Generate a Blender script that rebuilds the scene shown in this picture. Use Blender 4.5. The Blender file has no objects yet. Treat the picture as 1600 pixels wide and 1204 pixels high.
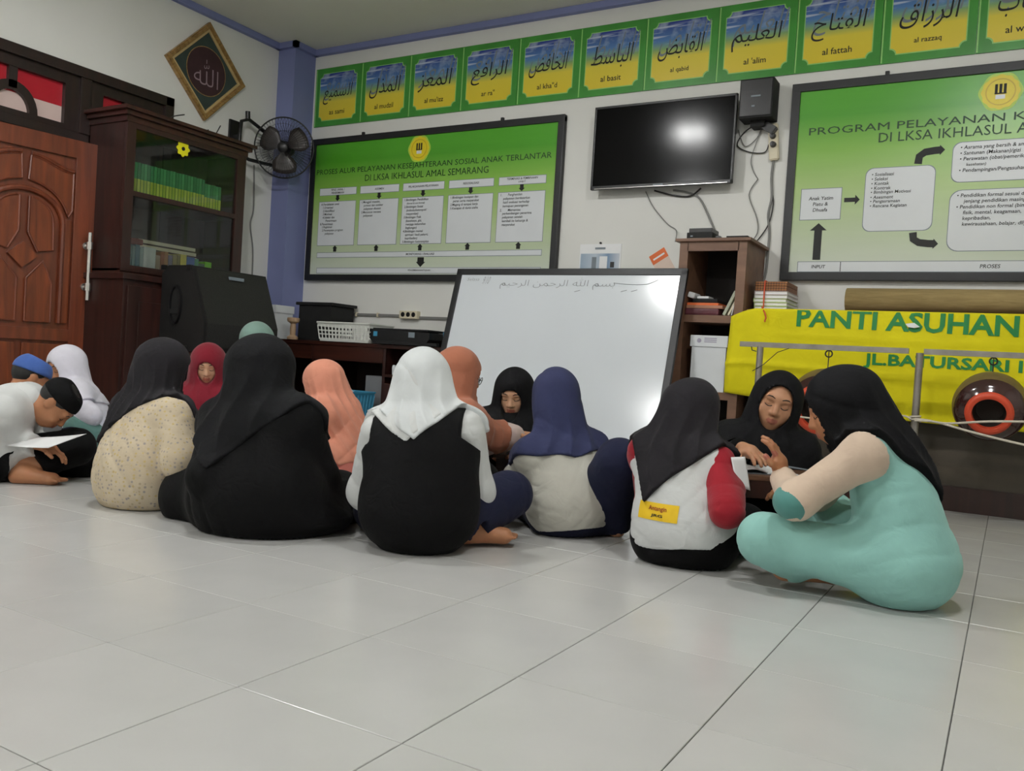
import bpy, bmesh, math, random
import numpy as np
from mathutils import Vector, Matrix
from mathutils.bvhtree import BVHTree

random.seed(7)
scene = bpy.context.scene
COL = scene.collection

# ------------------------------------------------------------------ camera
CAM = np.array([0.06005, -2.78628, 0.66007])
YAW, PITCH, ROLL, FPX = -0.5245822, -0.0258243, 0.0618357, 1345.4
_f = np.array([math.sin(YAW) * math.cos(PITCH), math.cos(YAW) * math.cos(PITCH), math.sin(PITCH)])
_r = np.array([math.cos(YAW), -math.sin(YAW), 0.0])
_u = np.cross(_r, _f)
CR = math.cos(ROLL) * _r + math.sin(ROLL) * _u
CU = -math.sin(ROLL) * _r + math.cos(ROLL) * _u
cam_data = bpy.data.cameras.new('camera')
cam_data.sensor_width = 36.0
cam_data.lens = FPX / 1600 * 36.0
cam_data.clip_start = 0.02
cam = bpy.data.objects.new('camera', cam_data)
COL.objects.link(cam)
cam.matrix_world = Matrix(((CR[0], CU[0], -_f[0], CAM[0]), (CR[1], CU[1], -_f[1], CAM[1]),
                           (CR[2], CU[2], -_f[2], CAM[2]), (0, 0, 0, 1)))
scene.camera = cam

# ------------------------------------------------------------------ world, exposure
world = bpy.data.worlds.new('world')
scene.world = world
world.use_nodes = True
world.node_tree.nodes['Background'].inputs[0].default_value = (0.5, 0.55, 0.6, 1)
world.node_tree.nodes['Background'].inputs[1].default_value = 0.05
scene.view_settings.view_transform = 'Standard'
scene.view_settings.look = 'None'
scene.view_settings.gamma = 1.0
scene.view_settings.use_curve_mapping = False
scene.view_settings.exposure = 0.0
LAMP_POWER = 600.0
scene.cycles.max_bounces = 8
scene.cycles.diffuse_bounces = 5
scene.cycles.glossy_bounces = 3
scene.cycles.transmission_bounces = 6

# room: x along the back wall, y towards the back wall, z up (metres)
XL, YB, ZC, XR, YF = -5.58, 2.85, 3.27, 2.8, -5.2

# ------------------------------------------------------------------ helpers
def lin(c):
    return tuple(((v / 255) / 12.92 if v / 255 <= 0.04045 else ((v / 255 + 0.055) / 1.055) ** 2.4) for v in c) + (1.0,)

def hexc(*c):
    return lin(c)

class NT:
    def __init__(self, name):
        self.m = bpy.data.materials.new(name)
        self.m.use_nodes = True
        self.t = self.m.node_tree
        self.b = self.t.nodes['Principled BSDF']
    def n(self, kind, **kw):
        nd = self.t.nodes.new(kind)
        for k, v in kw.items():
            if k.startswith('i_'):
                nd.inputs[k[2:].replace('_', ' ')].default_value = v
            else:
                setattr(nd, k, v)
        return nd
    def l(self, a, b):
        self.t.links.new(a, b)
    def coord(self, kind='Object', scale=(1, 1, 1), rot=(0, 0, 0)):
        tc = self.n('ShaderNodeTexCoord')
        mp = self.n('ShaderNodeMapping')
        mp.inputs['Scale'].default_value = scale
        mp.inputs['Rotation'].default_value = rot
        self.l(tc.outputs[kind], mp.inputs[0])
        return mp.outputs[0]
    def ramp(self, fac, stops, interp='LINEAR'):
        r = self.n('ShaderNodeValToRGB')
        r.color_ramp.interpolation = interp
        e = r.color_ramp.elements
        while len(e) < len(stops):
            e.new(0.5)
        for el, (p, c) in zip(e, stops):
            el.position = p
            el.color = c
        self.l(fac, r.inputs[0])
        return r.outputs[0]
    def mix(self, fac, a, b, mode='MIX'):
        m = self.n('ShaderNodeMix', data_type='RGBA', blend_type=mode)
        for sock, v in ((m.inputs[0], fac), (m.inputs[6], a), (m.inputs[7], b)):
            if isinstance(v, (int, float, tuple)):
                sock.default_value = v
            else:
                self.l(v, sock)
        return m.outputs[2]
    def bump(self, height, strength=0.3, dist=0.01):
        b = self.n('ShaderNodeBump')
        b.inputs['Strength'].default_value = strength
        b.inputs['Distance'].default_value = dist
        self.l(height, b.inputs['Height'])
        self.l(b.outputs[0], self.b.inputs['Normal'])

def mat(name, c, rough=0.6, var=0.12, scale=8.0, bump=0.0, spec=0.5, metal=0.0, sheen=0.0, coat=0.0):
    """plain procedural material: colour broken up by noise, optional fine relief"""
    N = NT(name)
    co = N.coord('Object', (1, 1, 1))
    nz = N.n('ShaderNodeTexNoise')
    nz.inputs['Scale'].default_value = scale
    nz.inputs['Detail'].default_value = 4
    N.l(co, nz.inputs['Vector'])
    a = tuple(max(0, v * (1 - var)) for v in c[:3]) + (1,)
    b = tuple(min(1, v * (1 + var)) for v in c[:3]) + (1,)
    N.l(N.ramp(nz.outputs[0], [(0.3, a), (0.7, b)]), N.b.inputs['Base Color'])
    N.b.inputs['Roughness'].default_value = rough
    N.b.inputs['Specular IOR Level'].default_value = spec
    N.b.inputs['Metallic'].default_value = metal
    if sheen:
        N.b.inputs['Sheen Weight'].default_value = sheen
        N.b.inputs['Sheen Roughness'].default_value = 0.5
    if coat:
        N.b.inputs['Coat Weight'].default_value = coat
        N.b.inputs['Coat Roughness'].default_value = 0.08
    if bump:
        n2 = N.n('ShaderNodeTexNoise')
        n2.inputs['Scale'].default_value = scale * 9
        n2.inputs['Detail'].default_value = 3
        N.l(co, n2.inputs['Vector'])
        N.bump(n2.outputs[0], bump, 0.003)
    return N.m

def fabric(name, c, rough=0.85, var=0.10, weave=0.25, sheen=0.15, wrinkle=0.35):
    N = NT(name)
    co = N.coord('Object')
    nz = N.n('ShaderNodeTexNoise')
    nz.inputs['Scale'].default_value = 6
    nz.inputs['Detail'].default_value = 5
    N.l(co, nz.inputs['Vector'])
    a = tuple(v * (1 - var) for v in c[:3]) + (1,)
    b = tuple(min(1, v * (1 + var)) for v in c[:3]) + (1,)
    N.l(N.ramp(nz.outputs[0], [(0.3, a), (0.7, b)]), N.b.inputs['Base Color'])
    N.b.inputs['Roughness'].default_value = rough
    N.b.inputs['Specular IOR Level'].default_value = 0.14
    N.b.inputs['Sheen Weight'].default_value = sheen
    w1 = N.n('ShaderNodeTexNoise')
    w1.inputs['Scale'].default_value = 14
    w1.inputs['Detail'].default_value = 2
    w1.inputs['Distortion'].default_value = 1.2
    N.l(co, w1.inputs['Vector'])
    b1 = N.n('ShaderNodeBump')
    b1.inputs['Strength'].default_value = wrinkle
    b1.inputs['Distance'].default_value = 0.012
    N.l(w1.outputs[0], b1.inputs['Height'])
    w2 = N.n('ShaderNodeTexNoise')
    w2.inputs['Scale'].default_value = 420
    N.l(co, w2.inputs['Vector'])
    b2 = N.n('ShaderNodeBump')
    b2.inputs['Strength'].default_value = weave
    b2.inputs['Distance'].default_value = 0.001
    N.l(w2.outputs[0], b2.inputs['Height'])
    N.l(b1.outputs[0], b2.inputs['Normal'])
    N.l(b2.outputs[0], N.b.inputs['Normal'])
    return N.m

def wood(name, c1, c2, rough=0.4, axis='Z', scale=3.0, coat=0.2, spec=0.5):
    N = NT(name)
    sc = {'X': (0.35, 4, 4), 'Y': (4, 0.35, 4), 'Z': (4, 4, 0.35)}[axis]
    co = N.coord('Object', sc)
    nz = N.n('ShaderNodeTexNoise')
    nz.inputs['Scale'].default_value = scale
    nz.inputs['Detail'].default_value = 8
    nz.inputs['Distortion'].default_value = 1.5
    N.l(co, nz.inputs['Vector'])
    N.l(N.ramp(nz.outputs[0], [(0.3, c1), (0.7, c2)]), N.b.inputs['Base Color'])
    N.b.inputs['Roughness'].default_value = rough
    N.b.inputs['Specular IOR Level'].default_value = spec
    N.b.inputs['Coat Weight'].default_value = coat
    N.b.inputs['Coat Roughness'].default_value = 0.25
    N.bump(nz.outputs[0], 0.15, 0.003)
    return N.m

def grad(name, stops, axis=2, lo=0.0, hi=1.0, rough=0.35, spec=0.5, extra=None):
    """printed surface: a colour ramp along one object axis"""
    N = NT(name)
    tc = N.n('ShaderNodeTexCoord')
    sp = N.n('ShaderNodeSeparateXYZ')
    N.l(tc.outputs['Object'], sp.inputs[0])
    mr = N.n('ShaderNodeMapRange')
    mr.inputs[1].default_value = lo
    mr.inputs[2].default_value = hi
    N.l(sp.outputs[axis], mr.inputs[0])
    c = N.ramp(mr.outputs[0], stops)
    if extra:
        c = extra(N, tc, c, mr.outputs[0])
    N.l(c, N.b.inputs['Base Color'])
    N.b.inputs['Roughness'].default_value = rough
    N.b.inputs['Specular IOR Level'].default_value = spec
    return N.m

class MB:
    """collects shapes (world or local coordinates) and links them as ONE mesh object"""
    def __init__(self):
        self.v, self.f = [], []
    def add(self, verts, faces):
        o = len(self.v)
        self.v += [tuple(p) for p in verts]
        self.f += [tuple(i + o for i in q) for q in faces]
        return self
    def box(self, x0, x1, y0, y1, z0, z1, bev=0.0):
        if bev <= 0:
            V = [(x, y, z) for x in (x0, x1) for y in (y0, y1) for z in (z0, z1)]
            return self.add(V, [(0, 1, 3, 2), (4, 6, 7, 5), (0, 4, 5, 1), (2, 3, 7, 6), (0, 2, 6, 4), (1, 5, 7, 3)])
        bm = bmesh.new()
        bmesh.ops.create_cube(bm, size=1.0)
        for v in bm.verts:
            v.co = ((x0 + x1) / 2 + v.co.x * (x1 - x0), (y0 + y1) / 2 + v.co.y * (y1 - y0), (z0 + z1) / 2 + v.co.z * (z1 - z0))
        bmesh.ops.bevel(bm, geom=bm.edges[:], offset=bev, segments=2, profile=0.7, affect='EDGES')
        return self.bm(bm)
    def bm(self, bm, M=None):
        bm.verts.index_update()
        V = [tuple(M @ v.co) if M else tuple(v.co) for v in bm.verts]
        F = [tuple(v.index for v in f.verts) for f in bm.faces]
        bm.free()
        return self.add(V, F)
    def prism(self, poly, a0, a1, axis='Y'):
        """polygon (two coordinates in order x,z for Y; x,y for Z; y,z for X) extruded between a0 and a1"""
        def P(p, a):
            return {'Y': (p[0], a, p[1]), 'Z': (p[0], p[1], a), 'X': (a, p[0], p[1])}[axis]
        n = len(poly)
        V = [P(p, a0) for p in poly] + [P(p, a1) for p in poly]
        F = [tuple(range(n)), tuple(reversed(range(n, 2 * n)))] + [(i, n + i, n + (i + 1) % n, (i + 1) % n) for i in range(n)]
        return self.add(V, F)
    def tube(self, pts, r, seg=8, caps=True):
        pts = [Vector(p) for p in pts]
        rr = r if isinstance(r, (list, tuple)) else [r] * len(pts)
        V, F = [], []
        up = None
        for i, p in enumerate(pts):
            d = (pts[min(i + 1, len(pts) - 1)] - pts[max(i - 1, 0)]).normalized()
            if up is None:
                up = Vector((0, 0, 1)) if abs(d.z) < 0.9 else Vector((0, 1, 0))
            a = d.cross(up).normalized()
            b = a.cross(d).normalized()
            up = b
            for k in range(seg):
                t = 2 * math.pi * k / seg
                V.append(p + (a * math.cos(t) + b * math.sin(t)) * rr[i])
        for i in range(len(pts) - 1):
            for k in range(seg):
                F.append((i * seg + k, i * seg + (k + 1) % seg, (i + 1) * seg + (k + 1) % seg, (i + 1) * seg + k))
        if caps:
            F.append(tuple(reversed(range(seg))))
            F.append(tuple((len(pts) - 1) * seg + k for k in range(seg)))
        return self.add(V, F)
    def lathe(self, prof, seg=32, M=None):
        """profile of (radius, height) around local z, placed with matrix M"""
        V, F = [], []
        n = len(prof)
        for k in range(seg):
            t = 2 * math.pi * k / seg
            for r, h in prof:
                p = Vector((r * math.cos(t), r * math.sin(t), h))
                V.append(M @ p if M else p)
        for k in range(seg):
            for i in range(n - 1):
                F.append((k * n + i, ((k + 1) % seg) * n + i, ((k + 1) % seg) * n + i + 1, k * n + i + 1))
        return self.add(V, F)
    def build(self, name, m, parent=None, smooth=False, angle=None):
        off = Vector((0, 0, 0))
        if parent is not None:
            q = parent
            while q is not None:
                off += q.location
                q = q.parent
        me = bpy.data.meshes.new(name)
        me.from_pydata([(a - off.x, b - off.y, c - off.z) for a, b, c in self.v], [], self.f)
        bm = bmesh.new()
        bm.from_mesh(me)
        bmesh.ops.remove_doubles(bm, verts=bm.verts, dist=1e-6)
        bmesh.ops.recalc_face_normals(bm, faces=bm.faces)
        bm.to_mesh(me)
        bm.free()
        if smooth:
            me.shade_smooth()
            if angle:
                me.set_sharp_from_angle(angle=math.radians(angle))
        o = bpy.data.objects.new(name, me)
        COL.objects.link(o)
        if m is not None:
            me.materials.append(m)
        if parent is not None:
            o.parent = parent
        return o

def B(name, m, parent, *a, bev=0.0):
    return MB().box(*a, bev=bev).build(name, m, parent)

def tag(o, label=None, cat=None, group=None, kind=None):
    for k, v in (('label', label), ('category', cat), ('group', group), ('kind', kind)):
        if v:
            o[k] = v
    return o

def thing(name, label, cat, loc, group=None):
    o = bpy.data.objects.new(name, None)
    o.empty_display_size = 0.1
    COL.objects.link(o)
    o.location = loc
    return tag(o, label, cat, group)

def struct(o):
    o['kind'] = 'structure'
    return o

def wpos(o):
    p = Vector((0, 0, 0))
    while o is not None:
        p += o.location
        o = o.parent
    return p

_tcache = {}
def text_mesh(s, bold=0.0):
    key = (s, bold)
    if key not in _tcache:
        c = bpy.data.curves.new('t', 'FONT')
        c.body = s
        c.resolution_u = 2
        c.align_x = 'LEFT'
        c.offset = bold
        o = bpy.data.objects.new('t', c)
        COL.objects.link(o)
        bpy.context.view_layer.update()
        me = bpy.data.meshes.new_from_object(o.evaluated_get(bpy.context.evaluated_depsgraph_get()))
        V = np.array([v.co[:2] for v in me.vertices]) if len(me.vertices) else np.zeros((0, 2))
        F = [tuple(p.vertices) for p in me.polygons]
        bpy.data.objects.remove(o)
        bpy.data.curves.remove(c)
        bpy.data.meshes.remove(me)
        _tcache[key] = (V, F)
    return _tcache[key]

def text_to(mb, s, o, ux, uy, w=None, h=None, align='C', bold=0.0, shear=0.0):
    """flat lettering: origin o (centre or left middle), unit axes ux, uy; fitted to width w or height h"""
    V, F = text_mesh(s, bold)
    if len(V) == 0:
        return mb
    mn, mx = V.min(0), V.max(0)
    sx = sy = None
    if h:
        sx = sy = h / max(1e-6, mx[1] - mn[1])
    if w:
        sx = w / max(1e-6, mx[0] - mn[0])
        sy = sy or sx
    P = (V - [mn[0], (mn[1] + mx[1]) / 2]) * [sx, sy]
    if align == 'C':
        P[:, 0] -= (mx[0] - mn[0]) * sx / 2
    P[:, 0] += shear * P[:, 1]
    o, ux, uy = np.array(o), np.array(ux), np.array(uy)
    return mb.add([tuple(o + ux * a + uy * b) for a, b in P], F)
# ================================================================== materials
M = {}
M['wall'] = mat('wall_paint', hexc(226, 226, 222), 0.75, 0.03, 1.5, 0.05)
M['ceil'] = mat('ceiling_paint', hexc(226, 224, 214), 0.85, 0.03, 1.2, 0.04)
M['blue'] = mat('blue_paint', hexc(126, 134, 180), 0.6, 0.05, 2.0, 0.05)
M['black'] = mat('black_plastic', hexc(20, 20, 22), 0.35, 0.15, 10)
M['blackmatte'] = mat('black_matte', hexc(16, 16, 17), 0.75, 0.2, 12, 0.1)
M['frame'] = mat('black_frame', hexc(24, 25, 28), 0.45, 0.1, 8)
M['white'] = mat('white_plastic', hexc(222, 226, 230), 0.4, 0.03, 6)
M['paper'] = mat('paper', hexc(235, 236, 238), 0.7, 0.02, 6)
M['ink'] = mat('ink', hexc(18, 20, 18), 0.6, 0.05, 6)
M['inkgreen'] = mat('ink_green', hexc(22, 62, 24), 0.5, 0.05, 6)
M['cream'] = mat('cream_plastic', hexc(214, 205, 180), 0.45, 0.05, 6)
M['metal'] = mat('grey_pipe', hexc(150, 145, 138), 0.35, 0.2, 14, 0.05, metal=0.55)
M['steel'] = mat('polished_steel', hexc(215, 212, 208), 0.22, 0.06, 10, metal=0.9)
M['gold'] = wood('gilt_wood', hexc(120, 90, 48), hexc(176, 140, 84), 0.4, 'X', 5)
M['dark'] = wood('dark_wood', hexc(34, 15, 12), hexc(56, 26, 20), 0.42, 'Z')
M['darkx'] = wood('dark_wood_flat', hexc(40, 19, 14), hexc(66, 32, 23), 0.35, 'X')
M['darkd'] = wood('black_brown_wood', hexc(24, 13, 11), hexc(42, 22, 17), 0.45, 'Z')
M['door'] = wood('red_brown_door', hexc(92, 44, 27), hexc(126, 62, 36), 0.28, 'Z', 3.0, 0.5)
M['doorin'] = wood('carved_panel', hexc(92, 42, 22), hexc(134, 66, 32), 0.36, 'Z', 4.0, 0.3)
M['shelfw'] = wood('brown_board', hexc(104, 74, 56), hexc(128, 94, 72), 0.5, 'X', 2.0, 0.1)
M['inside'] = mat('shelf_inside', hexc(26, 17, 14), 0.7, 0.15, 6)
M['cable'] = mat('grey_cable', hexc(128, 128, 126), 0.5, 0.05, 20)
M['cableb'] = mat('black_cable', hexc(38, 36, 36), 0.5, 0.05, 20)
M['grout'] = mat('grout', hexc(92, 92, 90), 0.9, 0.2, 20)

def tile_mat():
    N = NT('floor_tile')
    oi = N.n('ShaderNodeObjectInfo')
    co = N.coord('Object', (1, 1, 1))
    nz = N.n('ShaderNodeTexNoise')
    nz.inputs['Scale'].default_value = 5
    nz.inputs['Detail'].default_value = 6
    N.l(co, nz.inputs['Vector'])
    c = N.ramp(nz.outputs[0], [(0.2, hexc(195, 195, 193)), (0.8, hexc(202, 202, 200))])
    t = N.ramp(oi.outputs['Random'], [(0, (0.93, 0.93, 0.93, 1)), (1, (1, 1, 1, 1))])
    N.l(N.mix(1.0, c, t, 'MULTIPLY'), N.b.inputs['Base Color'])
    N.l(N.ramp(nz.outputs[0], [(0.2, (0.21, 0.21, 0.21, 1)), (0.8, (0.25, 0.25, 0.25, 1))]), N.b.inputs['Roughness'])
    N.b.inputs['Specular IOR Level'].default_value = 0.45
    return N.m
M['tile'] = tile_mat()

# ================================================================== room shell
floor = struct(B('floor', M['grout'], None, XL - 0.1, XR + 0.1, YF - 0.1, YB + 0.1, -0.06, -0.0035))
tm = MB()
bmt = bmesh.new()
bmesh.ops.create_cube(bmt, size=1.0)
for v in bmt.verts:
    v.co = (v.co.x * 0.3976, v.co.y * 0.3976, v.co.z * 0.01 - 0.005)
bmesh.ops.bevel(bmt, geom=[e for e in bmt.edges if all(v.co.z > -0.001 for v in e.verts)], offset=0.0012, segments=1, affect='EDGES')
tile_me = bpy.data.meshes.new('tile')
bmt.to_mesh(tile_me)
bmt.free()
tile_me.materials.append(M['tile'])

def to_px(p):
    q = np.array(p) - CAM
    z = q @ _f
    return (800 + FPX * (q @ CR) / z, 602 - FPX * (q @ CU) / z, z) if z > 0.05 else (0, 0, z)

tiles = []
for i in range(int(XL / 0.4) - 1, int(XR / 0.4) + 1):
    for j in range(int(YF / 0.4) - 1, int(YB / 0.4) + 1):
        cx, cy = i * 0.4 + 0.2, j * 0.4 + 0.2
        if cx < XL or cx > XR or cy < YF or cy > YB:
            continue
        x, y, z = to_px((cx, cy, 0))
        big = 0
        if z > 0.3 and -300 < x < 1900 and y < 1600:
            big = 1.0 / z ** 3
        tiles.append((big, cx, cy))
tiles.sort(reverse=True)
rest = MB()
for k, (big, cx, cy) in enumerate(tiles):
    if k < 300 and big > 0:
        o = bpy.data.objects.new('tile', tile_me)
        COL.objects.link(o)
        o.location = (cx, cy, 0)
        o.parent = floor
    else:
        rest.box(cx - 0.1988, cx + 0.1988, cy - 0.1988, cy + 0.1988, -0.01, 0)
tag(rest.build('tiles_beyond', M['tile'], floor), kind='stuff')

struct(B('wall_back', M['wall'], None, XL - 0.15, XR + 0.15, YB, YB + 0.12, -0.06, ZC + 0.1))
DY0, DY1, DZ1 = -0.42, 1.56, 2.50           # opening of the double door in the left wall
wl = MB()
wl.box(XL - 0.14, XL, YF, DY0, -0.06, ZC + 0.1).box(XL - 0.14, XL, DY1, YB, -0.06, ZC + 0.1).box(XL - 0.14, XL, DY0, DY1, DZ1, ZC + 0.1)
struct(wl.build('wall_left', M['wall']))
struct(B('wall_right', M['wall'], None, XR, XR + 0.12, YF, YB, -0.06, ZC + 0.1))
struct(B('wall_front', M['wall'], None, XL - 0.14, XR + 0.12, YF - 0.12, YF, -0.06, ZC + 0.1))
struct(B('ceiling', M['ceil'], None, XL - 0.15, XR + 0.15, YF - 0.1, YB + 0.12, ZC, ZC + 0.1))
struct(B('wall_column', M['blue'], None, XL, -5.385, 2.605, YB, 0, ZC))
struct(B('trim_1', M['blue'], None, -5.385, XR, YB - 0.045, YB, ZC - 0.05, ZC, bev=0.006))
struct(B('trim_2', M['blue'], None, XL, XL + 0.045, YF, 2.605, ZC - 0.05, ZC, bev=0.006))
t3 = MB().box(XL, -5.345, 2.565, 2.605, ZC - 0.05, ZC).box(-5.385, -5.345, 2.565, YB, ZC - 0.05, ZC)
struct(t3.build('trim_3', M['blue']))
struct(B('baseboard_back', M['tile'], None, -5.385, XR, YB - 0.012, YB, 0, 0.1))

# ------------------------------------------------------------------ ceiling lamps (out of frame, modelled as fittings)
lampm = bpy.data.materials.new('lamp_tube')
lampm.use_nodes = True
_lb = lampm.node_tree.nodes['Principled BSDF']
_lb.inputs['Base Color'].default_value = (0.9, 0.9, 0.9, 1)
_lb.inputs['Emission Color'].default_value = (1.0, 0.995, 0.975, 1)
_lb.inputs['Emission Strength'].default_value = LAMP_POWER
def ceiling_lamp(x, y, label):
    """round dish fitting with two bulbs side by side"""
    t = thing('ceiling_lamp', label, 'lamp', (x, y, ZC), 'ceiling lamps')
    T = Matrix.Translation((x, y, ZC - 0.11))
    MB().lathe([(0.0, 0.108), (0.12, 0.105), (0.20, 0.05), (0.225, 0.0), (0.221, 0.0), (0.195, 0.046), (0.115, 0.098), (0.0, 0.10)], 36, T).build('dish', M['white'], t, True, 40)
    for s in (-1, 1):
        Tb = Matrix.Translation((x + s * 0.085, y, ZC - 0.085))
        MB().lathe([(0.0, -0.045)] + [(0.045 * math.cos(a), 0.045 * math.sin(a)) for a in np.linspace(-1.35, 0.9, 10)] + [(0.02, 0.055), (0.0, 0.055)], 20, Tb).build('bulb', lampm, t, True, 60)
        MB().tube([(x + s * 0.085, y, ZC - 0.035), (x + s * 0.085, y, ZC - 0.012)], 0.02, 12).build('bulb_holder', M['cream'], t, True, 40)
ceiling_lamp(-3.0, -0.45, 'white fluorescent ceiling lamp above the left group')
ceiling_lamp(-0.1, -0.5, 'white fluorescent ceiling lamp above the right group')
ceiling_lamp(-1.0, -3.3, 'white fluorescent ceiling lamp behind the camera')
ceiling_lamp(-3.9, -3.3, 'added white fill lamp under the ceiling, far left part behind the camera')  # added fill lamp, brightens the whiteboard and walls from the front

# ================================================================== door in the left wall
door = bpy.data.objects.new('door_1', None)
COL.objects.link(door)
door.location = (XL, 0.57, 0)
struct(door)
fr = MB()
X0, X1 = XL - 0.10, XL + 0.025
fr.box(X0, X1, DY1 - 0.075, DY1, 0, DZ1, 0.006).box(X0, X1, DY0, DY0 + 0.075, 0, DZ1, 0.006)
fr.box(X0, X1, DY0, DY1, DZ1 - 0.07, DZ1, 0.006).box(X0, X1 - 0.02, DY0 + 0.07, DY1 - 0.07, 1.99, 2.055, 0.006)
fr.box(X0, X1 - 0.01, 0.815, 0.895, 2.05, DZ1 - 0.06, 0.006)
fr.build('door_frame', M['darkd'], door)
M['red'] = mat('red_glass', hexc(176, 28, 44), 0.25, 0.06, 4, spec=0.6)
M['pink'] = mat('white_glass', hexc(214, 190, 184), 0.3, 0.05, 4, spec=0.6)
def transom(y0, y1):
    # solid sash with openings: red panes above, white below, arch in the middle
    c = (y0 + y1) / 2
    z0, z1 = 2.055, 2.43
    s = MB()
    s.box(X0 + 0.03, X1 - 0.03, y0, y0 + 0.10, z0, z1).box(X0 + 0.03, X1 - 0.03, y1 - 0.10, y1, z0, z1)
    s.box(X0 + 0.03, X1 - 0.03, y0 + 0.10, y1 - 0.10, z1 - 0.07, z1).box(X0 + 0.03, X1 - 0.03, y0 + 0.10, y1 - 0.10, z0, z0 + 0.035)
    s.box(X0 + 0.035, X1 - 0.035, c - 0.028, c + 0.028, z0 + 0.17, z1 - 0.06)
    n = 14
    for k in range(n):
        a0, a1 = math.pi * k / n, math.pi * (k + 1) / n
        s.prism([(c + 0.17 * math.cos(a0), z0 + 0.03 + 0.19 * math.sin(a0)), (c + 0.17 * math.cos(a1), z0 + 0.03 + 0.19 * math.sin(a1)),
                 (c + 0.115 * math.cos(a1), z0 + 0.03 + 0.13 * math.sin(a1)), (c + 0.115 * math.cos(a0), z0 + 0.03 + 0.13 * math.sin(a0))],
                X0 + 0.035, X1 - 0.035, 'X')
    s.build('transom_sash', M['darkd'], door)
    xp = XL - 0.045
    B('pane', M['red'], door, xp, xp + 0.006, y0 + 0.09, c, 2.205, z1 - 0.06)
    B('pane', M['red'], door, xp, xp + 0.006, c, y1 - 0.09, 2.205, z1 - 0.06)
    B('pane', M['pink'], door, xp, xp + 0.006, y0 + 0.09, c - 0.14, z0 + 0.03, 2.205)
    B('pane', M['pink'], door, xp, xp + 0.006, c + 0.14, y1 - 0.09, z0 + 0.03, 2.205)
    B('pane', M['pink'], door, xp, xp + 0.006, c - 0.14, c + 0.14, z0 + 0.03, 2.205)
transom(-0.02 - 0.06, 0.815)
transom(0.895, DY1 - 0.075)

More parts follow.
